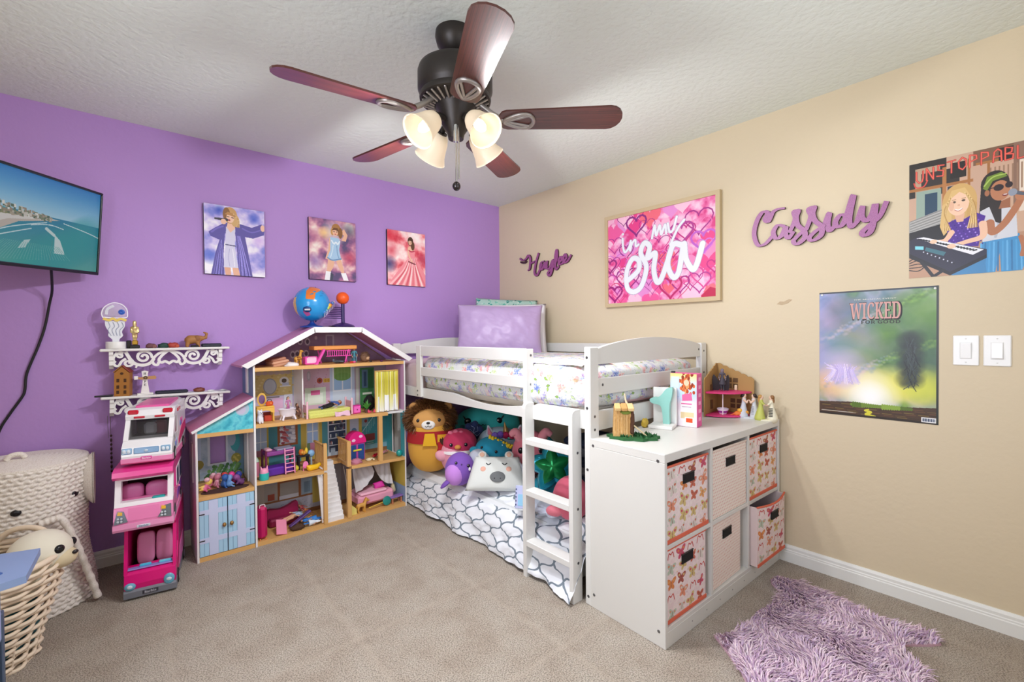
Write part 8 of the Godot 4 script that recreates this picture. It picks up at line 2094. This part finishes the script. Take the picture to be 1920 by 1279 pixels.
# ---------------------------------------------------------------- long haired rug
func rug():
	var out := PackedVector2Array([Vector2(1.809, -0.852), Vector2(1.86, -0.818), Vector2(1.937, -0.79), Vector2(2.03, -0.792), Vector2(2.114, -0.80), Vector2(2.2, -0.775), Vector2(2.274, -0.772), Vector2(2.35, -0.79), Vector2(2.4, -0.845), Vector2(2.435, -0.862), Vector2(2.48, -0.83), Vector2(2.496, -0.762), Vector2(2.462, -0.602), Vector2(2.42, -0.48), Vector2(2.412, -0.43), Vector2(2.43, -0.34), Vector2(2.452, -0.262), Vector2(2.42, -0.238), Vector2(2.385, -0.262), Vector2(2.31, -0.33), Vector2(2.25, -0.335), Vector2(2.21, -0.302), Vector2(2.17, -0.262), Vector2(2.13, -0.236), Vector2(2.09, -0.25), Vector2(1.98, -0.21), Vector2(1.82, -0.2), Vector2(1.68, -0.24), Vector2(1.58, -0.3), Vector2(1.52, -0.28), Vector2(1.46, -0.34), Vector2(1.5, -0.44), Vector2(1.58, -0.52), Vector2(1.634, -0.648), Vector2(1.7, -0.71), Vector2(1.746, -0.768)])
	var o := thing("fur_rug", "lilac shaggy animal shaped rug on the carpet before the cube shelf", "rug", V(2.0, 0, -0.55))
	var c := Vector2(2.0, -0.55)
	var st := S()
	var lp := []
	for v in out: lp.append(Vector2(v.x - c.x, -(v.y - c.y)))
	prism(st, lp, 0.008, Transform3D(Basis(V(1, 0, 0), V(0, 0, -1), V(0, 1, 0)), Vector3.ZERO))
	obj("rug_backing", st, m("cfa9b8", 0.9), o)
	st = S()
	var n := FastNoiseLite.new(); n.seed = 31; n.frequency = 2.4
	var n2 := FastNoiseLite.new(); n2.seed = 33; n2.frequency = 5.5
	var cols := [lin("e6c8d8"), lin("d4b6d0"), lin("eed6e0"), lin("b898b8"), lin("dcc4e0"), lin("f0dee6")]
	var made := 0
	st.set_smooth_group(-1)
	while made < 17000:
		var x := rng.randf_range(1.45, 2.5)
		var z := rng.randf_range(-0.87, -0.2)
		if not Geometry2D.is_point_in_polygon(Vector2(x, z), out): continue
		made += 1
		var edge := 1.0
		for off in [Vector2(0.02, 0), Vector2(-0.02, 0), Vector2(0, 0.02), Vector2(0, -0.02)]:
			if not Geometry2D.is_point_in_polygon(Vector2(x, z) + off, out): edge = 0.62
		var a := n.get_noise_2d(x, z) * 5.0 + 0.6 + 1.1 * n2.get_noise_2d(x, z) + rng.randfn() * 0.28
		var d := V(cos(a), 0, sin(a))
		var L := rng.randf_range(0.038, 0.06) * edge
		var up := rng.randf_range(0.45, 0.95)
		var s := V(-d.z, 0, d.x) * rng.randf_range(0.0014, 0.0026)
		var p0 := V(x - 2.0, 0.007, z + 0.55)
		var p1 := p0 + d * L * 0.35 + V(0, L * up * 0.7, 0)
		var p2 := p1 + d * L * 0.5 + V(0, L * (up - 0.62) * 0.35, 0)
		st.set_color(cols[rng.randi() % 6] * rng.randf_range(0.9, 1.08))
		vt(st, p0 - s); vt(st, p1 - s); vt(st, p1 + s)
		vt(st, p0 - s); vt(st, p1 + s); vt(st, p0 + s)
		vt(st, p1 - s); vt(st, p2); vt(st, p1 + s)
	var pile := obj("fur_pile", st, m("ffffff", 0.75, {"vc": true}), o)
	pile.set_meta("kind", "stuff")

# ---------------------------------------------------------------- stacked toy vehicles
func wheel(o: Node3D, p: Vector3, r: float, rim: String):
	var xf := Transform3D(Basis(V(0, 0, -1), V(1, 0, 0), V(0, -1, 0)), p)
	var t := turned("wheel", [[0, 0.0], [r * 0.6, 0.0], [r * 0.95, -0.003], [r, -0.008], [r, -0.018], [r * 0.9, -0.024], [0, -0.024]].map(func(v): return [v[0], v[1]]), m("1b191c", 0.6), o, xf, 24)
	turned("hubcap", [[0, 0.002], [r * 0.55, 0.001], [r * 0.6, -0.001]], m(rim, 0.3, {"metal": 0.5}), t, xf, 18)

func side_cut(called: String, pts: Array, x0: float, x1: float, mt: Material, o: Node3D, rs := false) -> MeshInstance3D:
	# outline in (z, y), from x0 to x1
	return cut(called, P2(pts), x1 - x0, mt, o, Transform3D(Basis(V(0, 0, 1), V(0, 1, 0), V(-1, 0, 0)), V(x1, 0, 0)), rs)

func vans():
	# hot pink camper at the bottom; local x across, front at z = 0
	var o := thing("hot_pink_camper", "hot pink toy camper with grey bumper at the bottom of vehicle stack", "toy vehicle", V(-0.004, 0.0, -2.792), -9, "stacked toy vehicles")
	var hp := m("e6007e", 0.32, {"clear": 0.4})
	var gy := m("7d7f8a", 0.45)
	var dark := m("140a10", 0.7)
	side_cut("bumper", [-0.46, 0.004, -0.012, 0.004, 0.004, 0.012, 0.006, 0.04, 0.0, 0.05, -0.46, 0.05], 0.0, 0.2, gy, o)
	side_cut("hood", [-0.08, 0.05, -0.002, 0.05, 0.002, 0.075, -0.006, 0.118, -0.022, 0.132, -0.08, 0.136], 0.002, 0.198, hp, o)
	for x in [[0.0, 0.014], [0.186, 0.2]]:
		side_cut("pillar", [-0.035, 0.12, -0.008, 0.12, -0.05, 0.325, -0.08, 0.325], x[0], x[1], hp, o)
	side_cut("body_side", [-0.46, 0.05, -0.1, 0.05, -0.08, 0.13, -0.12, 0.2, -0.1, 0.325, -0.46, 0.33], 0.19, 0.2, hp, o)
	side_cut("body_side", [-0.46, 0.05, -0.035, 0.05, -0.03, 0.13, -0.07, 0.325, -0.46, 0.33], 0.0, 0.01, hp, o)
	side_cut("side_window", [-0.3, 0.18, -0.15, 0.18, -0.14, 0.29, -0.3, 0.29], 0.1985, 0.2015, m("b03a78", 0.2), o)
	side_cut("side_print", [-0.42, 0.06, -0.16, 0.06, -0.2, 0.15, -0.42, 0.17], 0.199, 0.2012, m("d87ab8", 0.4), o)
	side_cut("roof", [-0.46, 0.318, -0.045, 0.318, -0.038, 0.33, -0.05, 0.342, -0.46, 0.346], 0.0, 0.2, hp, o)
	box("back_panel", V(0.1, 0.19, -0.452), V(0.2, 0.28, 0.014), hp, o); box("cabin_floor", V(0.1, 0.1, -0.25), V(0.18, 0.01, 0.38), dark, o)
	for k in 2: ball("seat", V(0.07 + 0.075 * k, 0.19, -0.14), V(0.036, 0.075, 0.022), m("d884b0", 0.5), o, Basis.from_euler(V(-0.17, 0, 0)), 0.4)
	box("dashboard", V(0.1, 0.137, -0.03), V(0.186, 0.006, 0.03), m("9a8fd8", 0.4), o, 0.002); box("dashboard_screen", V(0.078, 0.144, -0.036), V(0.045, 0.012, 0.014), m("4fc4e8", 0.35), o, 0.003); box("dashboard_panel", V(0.155, 0.144, -0.034), V(0.05, 0.012, 0.016), m("6fd0ea", 0.35), o, 0.003)
	for k in 2:
		var x: float = [0.024, 0.172][k]
		ball("headlight", V(x, 0.066, 0.002), V(0.022, 0.018 + 0.008 * k, 0.008), m("6fb0cc", 0.2), o); ball("headlight_lens", V(x, 0.067, 0.008), V(0.011, 0.009, 0.004), m("d8e8f2", 0.1), o)
	box("number_plate", V(0.1, 0.03, 0.006), V(0.06, 0.018, 0.003), m("3a3a44", 0.4), o, 0.002); words("Barbie", 0.011, m("c9c9d4", 0.3), o, T(V(0.1, 0.03, 0.0078)), 0.045, "Droid Serif")
	wheel(o, V(0.206, 0.036, -0.085), 0.036, "b9b9c2"); wheel(o, V(0.206, 0.036, -0.36), 0.036, "b9b9c2"); wheel(o, V(0.018, 0.036, -0.36), 0.036, "b9b9c2")
	# pale pink camper in the middle
	o = thing("pink_camper", "pale pink toy camper with white windshield frame in the middle of vehicle stack", "toy vehicle", V(-0.037, 0.346, -2.755), -9, "stacked toy vehicles")
	var pp := m("f088bc", 0.35, {"clear": 0.3})
	var wh := m("f4eef2", 0.35)
	side_cut("chassis", [-0.48, 0.0, 0.002, 0.0, 0.008, 0.012, 0.006, 0.035, -0.48, 0.035], 0.0, 0.225, m("f29ac8", 0.4), o)
	side_cut("hood", [-0.1, 0.03, 0.004, 0.03, 0.004, 0.05, -0.012, 0.105, -0.03, 0.115, -0.1, 0.125], 0.003, 0.222, pp, o)
	side_cut("grille_panel", [-0.02, 0.04, 0.0052, 0.046, -0.0102, 0.1, -0.024, 0.1], 0.055, 0.17, m("ea7ab2", 0.4), o)
	for x in [[0.004, 0.026], [0.2, 0.222]]: side_cut("windshield_post", [-0.06, 0.1, -0.018, 0.108, -0.05, 0.235, -0.085, 0.235], x[0], x[1], wh, o)
	side_cut("windshield_sill", [-0.06, 0.108, -0.016, 0.108, -0.022, 0.126, -0.06, 0.126], 0.004, 0.222, wh, o)
	side_cut("windshield_header", [-0.085, 0.222, -0.046, 0.222, -0.05, 0.238, -0.085, 0.238], 0.004, 0.222, wh, o)
	side_cut("roof", [-0.48, 0.235, -0.02, 0.235, -0.002, 0.25, -0.008, 0.272, -0.06, 0.284, -0.48, 0.288], 0.0, 0.225, m("f0429c", 0.32, {"clear": 0.4}), o)
	side_cut("body_side", [-0.48, 0.035, -0.12, 0.035, -0.1, 0.12, -0.16, 0.14, -0.15, 0.236, -0.48, 0.236], 0.213, 0.222, pp, o)
	side_cut("body_side", [-0.48, 0.035, -0.06, 0.035, -0.06, 0.12, -0.09, 0.236, -0.48, 0.236], 0.003, 0.012, pp, o)
	side_cut("door_pillar", [-0.16, 0.1, -0.145, 0.1, -0.14, 0.236, -0.155, 0.236], 0.213, 0.223, m("e83a94", 0.4), o)
	for k in 2: side_cut("side_window", [-0.44 + 0.15 * k, 0.13, -0.33 + 0.15 * k - 0.02 * k, 0.13, -0.33 + 0.15 * k - 0.02 * k, 0.215, -0.44 + 0.15 * k, 0.215], 0.221, 0.2245, m("33506e", 0.2), side_cut("window_frame", [-0.45 + 0.15 * k, 0.12, -0.32 + 0.13 * k, 0.12, -0.32 + 0.13 * k, 0.225, -0.45 + 0.15 * k, 0.225], 0.22, 0.224, wh, o))
	side_cut("purple_stripe", [-0.44, 0.06, -0.2, 0.06, -0.22, 0.1, -0.44, 0.11], 0.2215, 0.2235, m("8a4ab0", 0.4), o)
	box("cabin_back", V(0.112, 0.17, -0.3), V(0.2, 0.13, 0.01), m("3a1820", 0.7), o); box("cabin_floor", V(0.112, 0.118, -0.18), V(0.2, 0.008, 0.22), m("d86aa4", 0.6), o)
	for k in 2: ball("seat", V(0.055 + 0.095 * k, 0.145, -0.13), V(0.045, 0.04, 0.03), m("d87ab0", 0.4), o, Basis(), 0.6)
	for k in 7: ball("doll_food", V(0.05 + 0.022 * k, 0.2 + 0.006 * (k % 3), -0.29), V(0.014, 0.01, 0.01), m(["c8922c", "8a2f2c", "d8a860"][k % 3], 0.6), o)
	box("teal_dash", V(0.165, 0.128, -0.04), V(0.05, 0.01, 0.03), m("1fa8a8", 0.4), o, 0.004)
	for k in 2:
		var x: float = [0.005, 0.165][k]
		var pl := [0.0, 0.03, 0.05, 0.036, 0.034, 0.085, 0.012, 0.09] if k == 0 else [0.0, 0.036, 0.052, 0.03, 0.05, 0.09, 0.026, 0.086]
		var hl := cut("headlight", P2(pl), 0.006, m("6a7078", 0.25, {"metal": 0.4}), o, T(V(x, 0.008, 0.0125), 0, -15))
		cut("amber_lens", P2([0.012, 0.07, 0.03, 0.068, 0.03, 0.082, 0.014, 0.086]), 0.008, m("e8b020", 0.25), hl, T(V(x, 0.008, 0.0125), 0, -15))
		for j in 4: ball("lamp_cell", V(x + 0.016 + 0.012 * (j % 2), 0.052 + 0.012 * (j / 2), 0.0135 - 0.003 * (j / 2)), V(0.005, 0.005, 0.003), m("c8d0d8", 0.15), hl)
	box("number_plate", V(0.112, 0.016, 0.0075), V(0.05, 0.013, 0.003), m("dfe0ea", 0.3), o, 0.002); words("Barbie", 0.008, m("5a6a9a", 0.4), o, T(V(0.112, 0.016, 0.0093)), 0.036, "Droid Serif")
	wheel(o, V(0.226, 0.036, -0.09), 0.036, "8f8f9a"); wheel(o, V(0.226, 0.036, -0.38), 0.036, "8f8f9a")
	rod("door_mirror", [V(0.222, 0.14, -0.12), V(0.24, 0.15, -0.11)], 0.005, pp, o)
	# white ambulance on top
	o = thing("toy_ambulance", "white and pink toy ambulance on top of vehicle stack", "toy vehicle", V(-0.004, 0.634, -2.78), -12, "stacked toy vehicles")
	var aw := m("f2f0f2", 0.3, {"clear": 0.4})
	var rd := m("c2122e", 0.25)
	side_cut("lower_body", [-0.44, 0.012, -0.01, 0.012, 0.004, 0.02, 0.004, 0.04, -0.44, 0.04], 0.0, 0.195, m("f08abc", 0.4), o)
	side_cut("hood", [-0.1, 0.036, 0.0, 0.036, 0.002, 0.05, -0.005, 0.09, -0.04, 0.118, -0.1, 0.125], 0.002, 0.193, aw, o)
	for x in [[0.002, 0.02], [0.172, 0.193]]: side_cut("windshield_post", [-0.09, 0.11, -0.035, 0.118, -0.095, 0.21, -0.13, 0.21], x[0], x[1], aw, o)
	side_cut("windshield", [-0.055, 0.119, -0.052, 0.119, -0.104, 0.208, -0.107, 0.208], 0.018, 0.174, m("241c28", 0.08, {"alpha": 0.35}), o)
	side_cut("roof", [-0.44, 0.208, -0.09, 0.208, -0.086, 0.226, -0.11, 0.25, -0.14, 0.258, -0.44, 0.262], 0.002, 0.193, aw, o)
	side_cut("roof_panel", [-0.42, 0.262, -0.15, 0.258, -0.15, 0.268, -0.42, 0.272], 0.03, 0.165, m("e0569c", 0.35), o)
	side_cut("body_side", [-0.44, 0.04, -0.18, 0.04, -0.17, 0.21, -0.44, 0.21], 0.184, 0.193, aw, o)
	side_cut("body_side", [-0.44, 0.04, -0.08, 0.04, -0.1, 0.12, -0.13, 0.21, -0.44, 0.21], 0.002, 0.01, aw, o)
	side_cut("front_door", [-0.17, 0.04, -0.085, 0.04, -0.07, 0.12, -0.17, 0.125], 0.184, 0.193, aw, o)
	side_cut("door_window", [-0.168, 0.126, -0.1, 0.122, -0.14, 0.205, -0.168, 0.205], 0.184, 0.19, m("5a2a1e", 0.2), o)
	side_cut("pink_swoosh", [-0.44, 0.1, -0.2, 0.05, -0.2, 0.075, -0.3, 0.13, -0.44, 0.15], 0.192, 0.1945, m("d83a78", 0.4), o)
	for k in 4: ball("side_emblem", V(0.194, 0.15 + 0.012 * (k % 2), -0.26 - 0.02 * k), V(0.002, 0.016, 0.014), m(["6a9ad0", "d84a94", "8a5ac0", "e87ab4"][k], 0.4), o)
	for k in 3: side_cut("leaf_print", [-0.14 + 0.018 * k, 0.055, -0.13 + 0.02 * k, 0.075, -0.14 + 0.022 * k, 0.1 - 0.008 * k, -0.15 + 0.018 * k, 0.075], 0.1925, 0.1945, m(["8fb4d8", "a86ac0", "6f9ad8"][k], 0.4), o)
	box("cabin_interior", V(0.1, 0.16, -0.24), V(0.17, 0.09, 0.01), m("4a1a2a", 0.6), o); box("cabin_floor", V(0.1, 0.118, -0.16), V(0.17, 0.006, 0.17), m("2a2430", 0.6), o); box("white_seat", V(0.085, 0.15, -0.16), V(0.05, 0.06, 0.03), m("e0dde4", 0.5), o, 0.01); box("red_seat", V(0.125, 0.15, -0.18), V(0.05, 0.07, 0.03), m("a01c34", 0.5), o, 0.01)
	for k in 2:
		var x: float = [0.03, 0.165][k]
		box("beacon", V(x, 0.243, -0.098), V(0.04, 0.022, 0.02), rd, o, 0.005); box("red_marker", V([0.055, 0.135][k], 0.219, -0.086), V(0.042, 0.009, 0.008), rd, o, 0.002)
		var hl := box("headlight", V([0.022, 0.168][k], 0.074, -0.001), V(0.038, 0.028, 0.006), m("7fa8c8", 0.15), o, 0.005, T(V(0, 0.07, 0), 0, -10) * T(V(0, -0.07, 0)))
		for j in 2: ball("lamp", V([0.014, 0.16][k] + 0.016 * j, 0.074, 0.004), V(0.007, 0.009, 0.003), m("dfeaf4", 0.1), hl)
	box("side_beacon", V(0.193, 0.232, -0.22), V(0.006, 0.018, 0.09), rd, o, 0.002)
	box("grille", V(0.095, 0.073, 0.0), V(0.095, 0.028, 0.006), m("6a94bc", 0.2), o, 0.006, T(V(0, 0.07, 0), 0, -10) * T(V(0, -0.07, 0))); ball("grille_badge", V(0.095, 0.073, 0.005), V(0.008, 0.006, 0.002), m("c8d8e8", 0.3), o)
	box("number_plate", V(0.095, 0.038, 0.004), V(0.042, 0.014, 0.004), m("e04aa0", 0.35), o, 0.003); words("Barbie", 0.009, m("fbe6f2", 0.35), o, T(V(0.095, 0.038, 0.0062)), 0.034, "Droid Serif")
	wheel(o, V(0.198, 0.034, -0.07), 0.034, "c9c9d2"); wheel(o, V(0.198, 0.034, -0.34), 0.034, "c9c9d2"); wheel(o, V(0.02, 0.034, -0.07), 0.032, "c9c9d2"); wheel(o, V(0.02, 0.034, -0.34), 0.032, "c9c9d2")

# ---------------------------------------------------------------- hamper, basket and desk in the left corner
func left_corner():
	var o := thing("elephant_hamper", "white woven elephant hamper with lid, round ears and black eyes", "laundry hamper", V(-0.345, 0, -3.065))
	var wick := m("ffffff", 0.75, {"tex": nz(0.09, 256, ["cfc0b4", "e6dcd2", "f2ece4", "dccfc4"], 2), "tri": 6.0})
	var R := func(y: float) -> float:
		return 0.205 + 0.03 * smoothstep(0.3, 0.02, y) + 0.012 * smoothstep(0.35, 0.6, y)
	# woven wall: rows of rope that pass in front of and behind the stakes
	var st := S()
	var rows := 36
	var sub := 4
	var nu := 300
	var prev := []
	st.set_smooth_group(0)
	for j in rows * sub + 1:
		var y := 0.665 * j / (rows * sub)
		var row := j / sub
		var ph := fmod(float(j) / sub, 1.0)
		var ring := []
		for i in nu + 1:
			var a := TAU * i / nu
			var over := 0.5 + 0.5 * sin(a * 44 + PI * (row % 2))
			var rr: float = R.call(y) + 0.014 * sqrt(maxf(0.0, sin(PI * ph))) * (0.3 + 0.7 * over)
			ring.append(V(cos(a) * rr, y + 0.002 * sin(a * 50), sin(a) * rr))
		if j > 0:
			for i in nu: q(st, prev[i + 1], prev[i], ring[i], ring[i + 1])
		prev = ring
	obj("woven_body", st, wick, o)
	st = S()
	var lid := []
	for i in 40:
		var t := i / 39.0
		lid.append([0.216 * t + 0.0001, 0.697 - 0.022 * t * t + 0.003 * absf(sin(t * PI * 13))])
	lid.reverse()
	lathe(st, [[0.2, 0.66], [0.222, 0.664], [0.222, 0.674]] + lid, 64)
	obj("woven_lid", st, wick, o)
	rod("lid_knob", smooth([V(-0.045, 0.698, 0.06), V(-0.03, 0.716, 0.06), V(0.0, 0.718, 0.06), V(0.015, 0.7, 0.06)]), 0.011, wick, o, 10)
	# ears: dished discs standing out at either side
	for s in [-1.0, 1.0]:
		st = S()
		for k in 2:
			grid(st, 28, 10, func(u, v):
				var a: float = u * TAU
				var rr: float = v * (1.0 + 0.02 * sin(v * 40))
				return V(s * (0.168 + 0.055 * rr * rr - 0.006 * k + 0.018), 0.555 + sin(a) * 0.125 * rr, -0.02 + cos(a) * 0.1 * rr + 0.05), 0, (k == 0) == (s > 0))
		obj("ear", st, wick, o)
	# eyes on the face that looks into the room
	for e in [[0.0, 0.496], [0.178, 0.515]]:
		var z := sqrt(R.call(e[1]) ** 2 - e[0] ** 2) + 0.009
		ball("eye", V(e[0], e[1], z), V(0.017, 0.014, 0.008), m("17141a", 0.25), o, Basis(Vector3.UP, atan2(e[0], z)))
	# braided trunk
	var tp := []
	for i in 30:
		var t := i / 29.0
		var pos := V(0.02, 0.42, 0.212).lerp(V(0.02, 0.42, 0.212), t)
		if t < 0.3: pos = V(lerpf(0.07, 0.135, t / 0.3), 0.43 + 0.012 * sin(PI * t / 0.6), lerpf(0.225, 0.225, t))
		else: pos = V(lerpf(0.135, 0.25, ((t - 0.3) / 0.7) ** 0.8), lerpf(0.442, 0.02, (t - 0.3) / 0.7), lerpf(0.225, 0.17, (t - 0.3) / 0.7))
		tp.append(pos)
	tp = smooth(tp, 3)
	rod("braided_trunk", tp, range(tp.size()).map(func(i): return 0.0145 + 0.0016 * sin(i * 0.9)), wick, o, 10)
	# open basket: upright stakes with wavy rope rows between them
	o = thing("rope_basket", "round open weave rope basket with handle in front of the hamper", "basket", V(-0.43, 0, -2.60))
	var rope := m("f0dcc4", 0.75)
	var BR := func(y: float) -> float: return 0.165 + 0.075 * smoothstep(0.0, 0.36, y)
	for i in 22:
		var a := TAU * i / 22
		rod("stake", [V(cos(a) * BR.call(0.0), 0.004, sin(a) * BR.call(0.0)), V(cos(a) * BR.call(0.13), 0.13, sin(a) * BR.call(0.13)), V(cos(a) * BR.call(0.26), 0.26, sin(a) * BR.call(0.26)), V(cos(a) * BR.call(0.38), 0.38, sin(a) * BR.call(0.38))], 0.0045, rope, o, 6)
	for j in 21:
		var y := 0.008 + 0.0178 * j
		var pts := []
		for i in 133:
			var a := TAU * i / 132
			var rr: float = BR.call(y) + 0.009 * sin(a * 11 + PI * (j % 2))
			pts.append(V(cos(a) * rr, y + 0.004 * sin(a * 5.5), sin(a) * rr))
		rod("rope_row", pts, 0.0074, rope, o, 6)
	rod("rim", range(49).map(func(i): return V(cos(TAU * i / 48) * BR.call(0.385), 0.386, sin(TAU * i / 48) * BR.call(0.385))), 0.011, rope, o, 8)
	for s in [-1, 1]: rod("basket_handle", smooth([V(0.2 * s, 0.37, 0.13), V(0.21 * s, 0.43, 0.07), V(0.215 * s, 0.445, 0.0), V(0.21 * s, 0.43, -0.07), V(0.2 * s, 0.37, -0.13)]).map(func(v): return v.rotated(Vector3.UP, 0.95)), 0.011, rope, o, 8)
	turned("basket_floor", [[0, 0.006], [0.165, 0.006], [0.165, 0.0]], rope, o)
	# plush seal pup in the basket
	o = thing("plush_seal", "cream plush pup with big black eyes lying in the rope basket", "plush toy", V(-0.335, 0.235, -2.57), 40)
	var cr := m("e9e2cf", 0.85, {"rim": 0.5})
	ball("body", V(-0.03, 0.08, -0.02), V(0.16, 0.1, 0.13), cr, o)
	ball("head", V(0.075, 0.155, 0.04), V(0.098, 0.085, 0.095), cr, o)
	ball("muzzle", V(0.105, 0.125, 0.105), V(0.05, 0.038, 0.04), m("d9c7a4", 0.85), o)
	ball("eye", V(0.078, 0.172, 0.128), V(0.019, 0.017, 0.012), m("131014", 0.15), o); ball("eye", V(0.158, 0.165, 0.082), V(0.016, 0.017, 0.012), m("131014", 0.15), o); ball("nose", V(0.125, 0.142, 0.142), V(0.011, 0.008, 0.007), m("2a2020", 0.3), o)
	o = thing("teal_cloth", "teal cloth showing through the weave of the rope basket", "cloth", V(-0.42, 0.012, -2.59))
	ball("cloth", V(0, 0.13, 0), V(0.16, 0.12, 0.15), m("1f5a66", 0.85), o, Basis(), 0.8, 0.3)
	# blue-grey child's desk reaching in at the frame's edge
	o = thing("child_desk", "blue grey child desk with splayed leg in front of the rope basket", "desk", V(-0.45, 0, -1.9))
	var bl := m("7f93b8", 0.4)
	var dk := m("4a5a72", 0.45)
	cut("desk_top", P2([0.258, 0.085, 0.25, -0.12, 0.2, -0.137, -0.28, -0.137, -0.28, 0.22, 0.17, 0.112]), 0.02, bl, o, Transform3D(Basis(V(1, 0, 0), V(0, 0, -1), V(0, 1, 0)), V(0, 0.58, 0)))
	side_cut("drawer_front", [0.1, 0.44, 0.125, 0.44, 0.125, 0.58, 0.1, 0.58], -0.26, 0.2, m("9aa8d4", 0.4), o)
	cut("splayed_leg", P2([0.168, 0.46, 0.24, 0.0, -0.05, 0.0, -0.05, 0.46]), 0.03, dk, o, T(V(0, 0, 0.085)))
	cut("splayed_leg", P2([-0.25, 0.46, -0.27, 0.0, -0.2, 0.0, -0.18, 0.46]), 0.03, dk, o, T(V(0, 0, 0.085)))
	box("desk_apron", V(-0.05, 0.5, -0.08), V(0.42, 0.14, 0.02), dk, o)
	for x in [-0.22, 0.16]: box("rear_leg", V(x, 0.22, -0.08), V(0.04, 0.44, 0.03), dk, o)
	ball("blue_sticker", V(0.17, 0.6003, 0.06), V(0.03, 0.001, 0.02), m("2f5a9c", 0.4), o); ball("pink_sticker", V(0.19, 0.53, 0.1255), V(0.008, 0.006, 0.001), m("e07ac0", 0.4), o)
